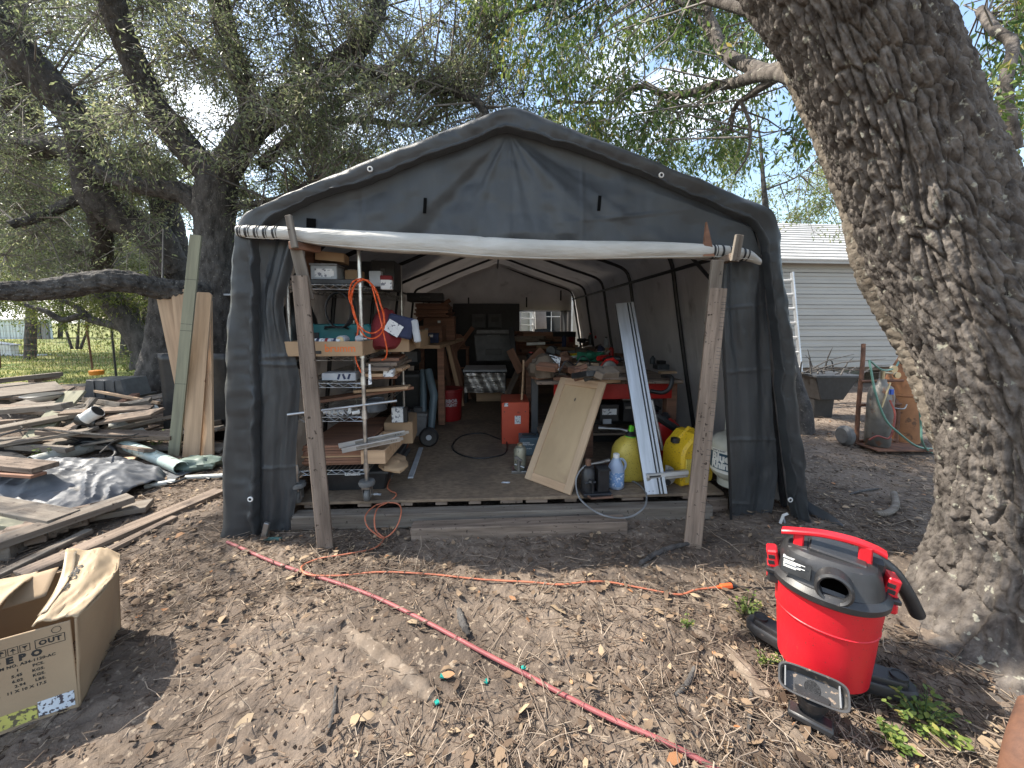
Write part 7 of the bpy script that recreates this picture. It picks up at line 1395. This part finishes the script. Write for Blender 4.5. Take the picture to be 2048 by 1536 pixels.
    for k, (pts, r, lab) in enumerate([([(1280, 1136), (1310, 1118), (1345, 1106), (1378, 1098)], .013, 'bent grey branch touching the foot of the right prop'), ([(1700, 995), (1720, 988), (1758, 978)], .008, 'forked pale stick lying right of the tent'), ([(1350, 1235), (1400, 1275), (1440, 1290)], .018, 'half buried root in front of the vacuum'), ([(1440, 1290), (1490, 1350), (1560, 1440), (1640, 1530)], .030, 'long buried root running past the vacuum wheel'), ([(1505, 1300), (1502, 1390), (1495, 1490)], .006, 'thin straight stick near the vacuum'), ([(690, 1262), (730, 1290), (790, 1335), (850, 1382), (875, 1398)], .034, 'pale eroded root rising from the dirt in the middle'), ([(918, 1222), (925, 1250), (938, 1275)], .014, 'short dark stick under the red hose'), ([(655, 1480), (668, 1440), (672, 1385)], .006, 'thin crooked twig in the foreground'), ([(1390, 1340), (1375, 1375), (1350, 1400)], .009, 'short bark stick in the right foreground'), ([(205, 1070), (215, 1100), (240, 1122)], .006, 'pale forked twig by the split board')]):
        b = MB(); zz = r * (-.55 if r > .015 else .8); b.tube(catmull([tuple(GG(x, y, zz + .25 * r * (j % 2))) for j, (x, y) in enumerate(pts)], 8), [r * (.55 + .55 * math.sin(math.pi * (.12 + .8 * i / (8 * (len(pts) - 1))))) * (1 + .12 * math.sin(i * 1.7)) for i in range(8 * (len(pts) - 1) + 1)], 10)
        tag(b.build('fallen_stick' if r < .015 else 'tree_root', M_ROOT if r > .015 else M_BARK, None, world=True), lab, 'stick' if r < .015 else 'root')
    MT = mat('teal_glass_bit', (.04, .45, .38), .3, trans_glass=.3)
    for k, (x, y) in enumerate([(885, 1357), (973, 1363), (874, 1409), (1047, 1335)]): b = MB(); b.box((0, 0, .004), (.016, .014, .006), (4, 8, 0)); single('green_chip', ['small turquoise chip below the pale root end', 'turquoise chip left of the red hose', 'lowest turquoise chip in the foreground', 'turquoise chip right beside the red hose'][k], 'chip', b, MT, Matrix.Translation(GG(x, y, .006)) @ Matrix.Rotation(k * 1.1, 4, 'Z'))
    # clamp in the tent slit, bits at the left foot
    q = P(1566, 1040, 2.22); t = thing('spring_clamp', 'white spring clamp in the open slit at the right tent foot', 'clamp', q); b = MB(); b.tube([(-.02, 0, -.035), (.0, 0, .03), (.025, 0, .04)], .008, 8); b.build('jaw', M_WHT, t); b = MB(); b.tube([(.02, .01, -.03), (.005, .01, .02), (.025, 0, .04)], .007, 8); b.build('jaw', M_LCL, t)
    q = GG(545, 1083); t = thing('green_stake', 'dark green tent stake and clip at the left tent foot', 'stake', q); b = MB(); b.cyl((-.05, 0, .012), (.05, 0, .012), .010, 8); b.build('stake_rod', mat('teal_metal', (.05, .14, .13), .5), t); b = MB(); b.box((-.05, .02, .05), (.03, .02, .10), (0, 15, 0)); b.build('clip', M_STEEL, t)
yard_right()

# ================================================================== red shop vacuum
def build_vac():
    C0 = GG(1648, 1375); C0 = Vector((C0.x, C0.y + .02, gz(C0.x, C0.y))); H = 1.0
    t = thing('shop_vacuum', 'red and black wet dry vacuum standing beside the big oak', 'vacuum', C0, R(-40)); t.matrix_basis = t.matrix_basis @ Matrix.Diagonal((.97, .97, 1.0, 1)); MV = mat('vac_red', (.56, .012, .022), .42, c2=(.50, .010, .018), vs=4, bump=.0004, bs=260, speck=(.17, .045, .03), ss=130, sth=.66, spec=.5); MBK = mat('vac_black', (.028, .028, .03), .42, c2=(.02, .02, .021), vs=14, bump=.0003, bs=400, speck=(.07, .06, .055), ss=50, sth=.66)
    def sq(r1, r2, e=.8, n=56): return [(r1 * math.copysign(abs(math.cos(a)) ** e, math.cos(a)), r2 * math.copysign(abs(math.sin(a)) ** e, math.sin(a))) for a in np.linspace(0, 2 * math.pi, n + 1)[:-1]]
    def loft(rings, cap=True):
        b = MB(); n = len(rings[0][1]); V = [(x + r[2][0], y + r[2][1], r[0]) if len(r) > 2 else (x, y, r[0]) for r in rings for x, y in r[1]]; F = [(i * n + k, i * n + (k + 1) % n, (i + 1) * n + (k + 1) % n, (i + 1) * n + k) for i in range(len(rings) - 1) for k in range(n)]
        if cap: F += [tuple(range(n)), tuple((len(rings) - 1) * n + k for k in range(n))]
        b.add(V, F); return b
    b = loft([(.055, sq(.120, .112, .92)), (.065, sq(.128, .120, .92)), (.18, sq(.137, .129, .92)), (.245, sq(.141, .133, .92)), (.247, sq(.144, .136, .92)), (.252, sq(.145, .137, .92)), (.254, sq(.143, .135, .92)), (.355, sq(.153, .144, .92)), (.36, sq(.150, .141, .92))]); b.build('drum', MV, t, angle=28)
    b = loft([(.345, sq(.158, .149, .92)), (.350, sq(.163, .154, .92)), (.368, sq(.165, .156, .92)), (.375, sq(.158, .150, .92)), (.383, sq(.150, .140, .9))]); b.build('lid_rim', MBK, t, angle=35)
    b = loft([(.378, sq(.146, .136, .8)), (.395, sq(.143, .120, .72)), (.435, sq(.134, .108, .66)), (.458, sq(.122, .098, .62)), (.468, sq(.106, .085, .62)), (.470, sq(.05, .04, .7))]); b.build('motor_head', MBK, t, angle=30)
    b = MB(); b.box((.02, -.0, .468), (.15, .12, .02), (0, 4, 0), ch=.006); b.box((-.085, -.01, .46), (.06, .10, .016), (0, -8, 0), ch=.005); b.box((.10, .05, .43), (.07, .09, .09), (0, 8, 20), ch=.014); b.build('head_cover', MBK, t)
    # port
    b = MB(); b.lathe([(.050, 0), (.050, -.048), (.043, -.053), (.037, -.048), (.034, -.002), (.0, -.001)], (.015, -.10, .408), 28, 'Y'); b.build('hose_port', MBK, t, angle=40)
    b = MB(); b.lathe([(.0, 0), (.036, 0)], (.015, -.122, .408), 24, 'Y'); b.build('port_shade_disc', mat('shade_black', (.003, .003, .003), 1., spec=0.), t)  # flat black disc stands in for the shaded depth of the port
    # printed plate
    b = MB(); b.box((-.085, -.118, .425), (.082, .003, .048), (-16, 0, -9)); lb = b.build('rating_plate', M_BLK, t)
    for k in range(9):
        w = .06 - .012 * (k % 3); b = MB(); b.box((-.09 + (w - .06) / 2, -.1205 + .0012 * (k - 4) * .9, .444 - .0048 * k), (w, .0008, .0022), (-16, 0, -9), ch=0); b.build('printed_line', M_INKW, lb)
    b = MB(); v, f = text_geo('Bauer', .014, .0004, 'LEFT'); Mx = Matrix.Translation((-.122, -.1145, .452)) @ Euler((R(74), 0, R(-9))).to_matrix().to_4x4(); b.M = Mx; b.add(v, f); b.build('lettering', M_INKW, lb)
    # carry handle
    b = MB(); hp = catmull([(-.135, -.03, .500), (-.10, -.03, .510), (-.02, -.02, .524), (.06, -.01, .524), (.115, 0, .512), (.142, .005, .500)], 5)
    for i in range(len(hp) - 1):
        pass
    hs = [(-.008, .014), (-.004, .018), (.004, .018), (.008, .014), (.008, -.014), (.004, -.018), (-.004, -.018), (-.008, -.014)]; V = [(p[0], p[1] + y_, p[2] + z_) for p in hp for z_, y_ in hs]; nh = len(hp); b.add(V, [(i * 8 + k, i * 8 + (k + 1) % 8, (i + 1) * 8 + (k + 1) % 8, (i + 1) * 8 + k) for i in range(nh - 1) for k in range(8)] + [tuple(range(8)), tuple((nh - 1) * 8 + k for k in range(8))])
    b.box((-.085, -.027, .485), (.03, .03, .055), ch=.004); b.box((.09, -.008, .49), (.035, .03, .06), ch=.004); b.build('handle', MV, t)
    # latches
    for x, y, rz in ((.150, .03, 12), (-.150, -.035, 8)):
        b = MB(); sg = 1 if x > 0 else -1; b.box((x + .006 * sg, y, .400), (.034, .058, .062), (0, 12 * sg, rz), ch=.005); b.box((x + .013 * sg, y, .352), (.020, .048, .05), (0, 0, rz), ch=.004); la = b.build('latch', MV, t)
        b = MB(); b.box((x + .008 * sg, y - .028, .408), (.020, .004, .014), (0, 10 * sg, rz)); b.box((x + .008 * sg, y - .028, .388), (.020, .004, .014), (0, 10 * sg, rz)); b.build('latch_slot', MBK, la)
        b = MB(); b.box((x + .001 * sg, y, .335), (.04, .075, .035), (0, 0, rz), ch=.006); b.build('latch_mount', MV if x > 0 else MBK, t)
        b = MB(); b.box((x + .004 * sg, y, .362), (.045, .085, .016), (0, 0, rz), ch=.004); b.build('latch_guard', MBK, t)
    # hose behind
    b = MB(); hp = catmull([(.07, .09, .43), (.12, .13, .425), (.175, .15, .385), (.215, .165, .32), (.24, .185, .265), (.25, .20, .24)], 12); b.tube(hp, [.021 + .0012 * (k % 2) for k in range(len(hp))], 14); b.build('hose', MBK, t, angle=60)
    # caster feet
    for x, y, rz in ((-.165, .045, 165), (.175, .04, 15), (.09, .15, 60), (-.09, .15, 120)):
        f = thing('f', None, None); bpy.data.objects.remove(f); b = MB(); M = Matrix.Translation((x, y, 0)) @ Matrix.Rotation(R(rz), 4, 'Z'); b.M = M
        b.prism([(-.10, -.045), (.03, -.045), (.065, -.028), (.075, 0), (.065, .028), (.03, .045), (-.10, .045)], .035, .075, 'Z', ch=.007); b.prism([(-.08, -.035), (.035, -.03), (.05, 0), (.035, .03), (-.08, .035)], .07, .092, 'Z', ch=.006); fo = b.build('caster_foot', MBK, t)
        b = MB(); b.M = M; b.lathe([(.0, .094), (.016, .094), (.018, .088), (.024, .088), (.024, .10), (.020, .10), (.0195, .097), (0, .097)], (.025, 0, 0), 20); b.build('accessory_post', MBK, fo)
        b = MB(); b.M = M; b.lathe([(.004, -.012), (.016, -.012), (.019, 0), (.016, .012), (.004, .012)], (.045, 0, .019), 16, 'Y'); b.build('wheel', M_BLK, fo)
    # nozzle parked in front: rounded open tray on a neck
    n = 48; ring = lambda a, c, z, cx=0, cy=0: [(cx + a * math.copysign(abs(math.cos(q)) ** .45, math.cos(q)), cy + c * math.copysign(abs(math.sin(q)) ** .45, math.sin(q)), z) for q in np.linspace(0, 2 * math.pi, n + 1)[:-1]]
    Mn = Matrix.Translation((-.02, -.225, .125)) @ Euler((R(38), R(-3), R(4))).to_matrix().to_4x4(); b = MB(); b.M = Mn
    rings = [ring(.055, .022, -.045), ring(.083, .035, -.02), ring(.086, .038, .0), ring(.089, .041, .003), ring(.089, .041, .007), ring(.084, .036, .007), ring(.080, .032, -.002), ring(.074, .027, -.024), ring(.03, .012, -.026)]
    V = [p for r_ in rings for p in r_]; b.add(V, [(i * n + k, i * n + (k + 1) % n, (i + 1) * n + (k + 1) % n, (i + 1) * n + k) for i in range(len(rings) - 1) for k in range(n)] + [tuple(range(n)), tuple(8 * n + k for k in range(n))]); nz = b.build('floor_nozzle', mat('nozzle_plastic', (.05, .048, .047), .32, c2=(.035, .034, .033), vs=10, speck=(.20, .15, .11), ss=60, sth=.60), t, angle=40)
    b = MB(); b.M = Mn; b.lathe([(.0, 0), (.021, 0)], (.0, .0, -.0245), 20); b.build('nozzle_shade_disc', M_BLK, nz)  # black disc stands in for the shaded nozzle mouth
    b = MB(); b.M = Mn; b.box((-.07, 0, -.006), (.004, .055, .02)); b.build('nozzle_rib', M_GRYP, nz); b = MB(); b.M = Mn; b.box((.066, 0, -.006), (.004, .055, .02)); b.build('nozzle_rib', M_GRYP, nz)
    b = MB(); b.tube(catmull([(-.02, -.215, .10), (-.02, -.205, .06), (-.02, -.19, .03), (-.01, -.14, .03)], 5), [.045, .045, .043, .042, .042, .04, .036, .035, .034, .033, .033, .033, .033, .033, .033, .033][:16], 22); b.box((-.02, -.225, .018), (.115, .05, .022), ch=.008); b.build('nozzle_neck', MBK, t, angle=40)
build_vac()

# ================================================================== torn cardboard box, left foreground
def build_box():
    M_BOX = mat('shaded_old_cardboard', (.35, .26, .165), .85, c2=(.285, .205, .13), vs=3, bump=.0006, bs=70, speck=(.27, .19, .12), ss=7, sth=.64, speckr=.12)  # wall tone darkened for the sides turned from the sun
    M_BOXT = mat('sunlit_flap_cardboard', (.44, .335, .22), .8, c2=(.37, .275, .175), vs=3, bump=.0008, bs=20, speck=(.60, .56, .47), ss=5, sth=.66, speckr=.05)  # lighter copy of the cardboard, sunlight on the flaps put into its colour
    FRb = G(160, 1420, .0); FRb.z = gz(FRb.x, FRb.y); FLb = G(0, 1478, .0); d = (FLb - FRb); d.z = 0; d.normalize(); LEN = .52; Hh = .27; bk = Vector((-d.y, d.x, 0)); bk = bk if bk.y > 0 else -bk; DEP = .36
    # keep the right side turning away towards the big open corner
    t = thing('cardboard_box', 'torn open cardboard box with black printing in the left foreground', 'box', FRb + d * .2 + bk * .15); FRt = P(150, 1240, FRb.y - .0); Hh = FRt.z - FRb.z
    ex = -d; M = Matrix((ex, bk, Vector((0, 0, 1)))).transposed().to_4x4(); M.translation = FRb          # x: to the right (front face spans -LEN..0), y: away
    w = .006; b = MB(); b.box((-LEN / 2, 0, Hh / 2), (LEN, w, Hh), ch=.0015); fr = b.build('front_wall', M_BOX, t, M=M)
    b = MB(); b.grid(lambda u, v: (.030 * math.sin(math.pi * u) * v + .012 * v - .006 * abs(float(vnoise(u * 4, v * 3, seed=97))) * (1 if .02 < u < .98 else 0), DEP * u, Hh * v * (1 + .05 * u) + .0), 30, 24); b.build('side_wall', M_BOX, t, M=M, thick=w)
    b = MB(); b.box((-LEN / 2, DEP, Hh / 2), (LEN, w, Hh), ch=.0015); b.build('back_wall', M_BOX, t, M=M); b = MB(); b.box((-LEN, DEP / 2, Hh / 2), (w, DEP, Hh), ch=.0015); b.build('side_wall', M_BOX, t, M=M)
    b = MB(); b.box((-LEN / 2, DEP / 2, .006), (LEN, DEP, w), ch=0); b.build('base', M_BOX, t, M=M)
    # flaps on top
    b = MB(); b.grid(lambda u, v: (.015 - .145 * v * (1 - .35 * (1 - u) ** 2) + .03 * math.sin(math.pi * u), -.0 + (DEP + .02) * u, Hh * (1 + .05 * u) + .004 + .020 * math.sin(v * 2.4) * (1 - .3 * u) + .045 * u * v + .006 * math.sin(v * 9 + u * 5) - .009 * abs(float(vnoise(u * 4 + v * 5, v * 2.5 - u * 2, seed=91))) - .004 * abs(float(vnoise(u * 11, v * 13, seed=92)))), 44, 30); rf = b.build('top_flap', M_BOXT, t, M=M, thick=.005)
    b = MB(); b.grid(lambda u, v: (-.47 + .27 * v + .07 * u * (1 - v), -.012 + (DEP + .015) * u - .0 * v, Hh + .010 + .045 * math.sin(u * 2.6) * (1 - .35 * v) + .008 * math.sin(u * 8 + v * 4) - .010 * abs(float(vnoise(u * 3 - v * 4, v * 3 + u * 2, seed=94))) - .004 * abs(float(vnoise(u * 12, v * 11, seed=95)))), 44, 30); b.build('top_flap', M_BOXT, t, M=M, thick=.005)
    b = MB(); b.grid(lambda u, v: (-.24 + .10 * v, DEP - .02 - .10 * u, Hh * 1.02 + .012 - .05 * u + .01 * v), 6, 6); b.build('top_flap', M_BOX, t, M=M, thick=.005)
    b = MB(); b.grid(lambda u, v: (.015 - .145 * (.80 + .2 * v) * (1 - .35 * (1 - u * .85 - .08) ** 2) + .03 * math.sin(math.pi * (u * .85 + .08)), (DEP + .02) * (u * .85 + .08), Hh * (1 + .05 * u) + .0085 + .020 * math.sin((.8 + .2 * v) * 2.4) * (1 - .3 * u) + .045 * u * (.8 + .2 * v) + .006 * math.sin((.8 + .2 * v) * 9 + u * 5)), 16, 3); b.build('packing_tape', mat('clear_tape', (.45, .36, .25), .22, c2=(.38, .29, .19), vs=18), rf, M=M, thick=.001)
    # print
    def T(s_, size, x, z, bold=.0008, sp=1., al='CENTER', m=M_INK):
        v, f = text_geo(s_, size, bold, al, sp)
        return flat_mesh("lettering", [(x + a, -.0036, z + c) for a, c, _ in v], f, m, fr)
    T('OUT', .021, -.045, Hh - .046, .0010, 1.15); T('DEPO', .027, -.116, Hh - .074, .0018, 1.85)
    [T(s_, .0120, -.037 if k == 0 else -.062, Hh - .094 - .0165 * k, .0005, 1.08, 'RIGHT') for k, s_ in enumerate(('ITEM NO. A34-1120-AC', 'QTY:          1       PCS.', 'N.W.      5.45     KGS.', 'G.W.      6.02     KGS.', '2.94     LBS.', 'MEAS.   11 X 10 X 17.5'))]
    b = MB()
    for c, s in (((-.045, Hh - .033), (.062, .0013)), ((-.045, Hh - .059), (.062, .0013)), ((-.076, Hh - .046), (.0013, .027)), ((-.014, Hh - .046), (.0013, .027))): b.box((c[0], -.0036, c[1]), (s[0], .0008, s[1]), ch=0)
    for k, x in enumerate((-.097, -.121, -.145)):
        for c, q in (((x, Hh - .035), (.02, .001)), ((x, Hh - .057), (.02, .001)), ((x - .01, Hh - .046), (.001, .023)), ((x + .01, Hh - .046), (.001, .023))): b.box((c[0], -.0036, c[1]), (q[0], .0008, q[1]), ch=0)
        b.prism([(x - .006, Hh - .04), (x + .006, Hh - .04), (x, Hh - .048)] if k == 0 else [(x - .006, Hh - .046), (x + .006, Hh - .046), (x, Hh - .038)] if k == 1 else [(x - .007, Hh - .045), (x + .007, Hh - .045), (x + .004, Hh - .040), (x, Hh - .038), (x - .004, Hh - .040)], -.004, -.0034, 'Y'); b.box((x, -.0036, Hh - .050), (.0012, .0008, .008), ch=0)
    b.tube([(-.030 + .010 * math.cos(a), -.0038, Hh - .016 + .010 * math.sin(a)) for a in np.linspace(0, 6.28, 21)[:-1]], .0007, 4, closed=True); b.build('printed_symbols', M_INK, fr)
    b = MB(); b.box((-.046, -.0042, .040), (.078, .0012, .050), (0, 0, 0), ch=0); b.build('shipping_label', mat('scuffed_label', (.62, .67, .72), .6, c2=(.5, .55, .62), vs=9, speck=(.07, .06, .07), ss=75, sth=.53, speckr=.03), fr); b = MB(); b.box((-.190, -.0042, .036), (.205, .0012, .045), (0, 0, 0), ch=0); b.build('shipping_label', mat('yellow_label', (.52, .50, .13), .65, c2=(.42, .36, .10), vs=12, speck=(.12, .10, .06), ss=60, sth=.52, speckr=.04), fr)
    for s_, z, v0 in (('DEPO', .032, .62), ('1120', .018, .40)):
        v, f = text_geo(s_, z, .0016); b = MB(); sf = lambda a, c: (-.055 + .75 * c * 1.0, DEP * v0 + a * .95, Hh * (1 + .05 * v0) + .030 + .045 * v0 * .5); b.add([sf(a, -c) for a, c, _ in v], f); b.build('lettering', M_INK, rf, M=M)
build_box()
# rusty corner piece
b = MB(); b.tube(catmull([tuple(P(2030, 1600, .86)), tuple(P(2050, 1500, .88)), tuple(P(2075, 1420, .95))], 6), .035, 16); tag(b.build('rusty_pipe', M_RUST, None, world=True), 'rusty brown pipe cut by the lower right corner', 'pipe')
# a few single fallen leaves and sticks big enough to pick out
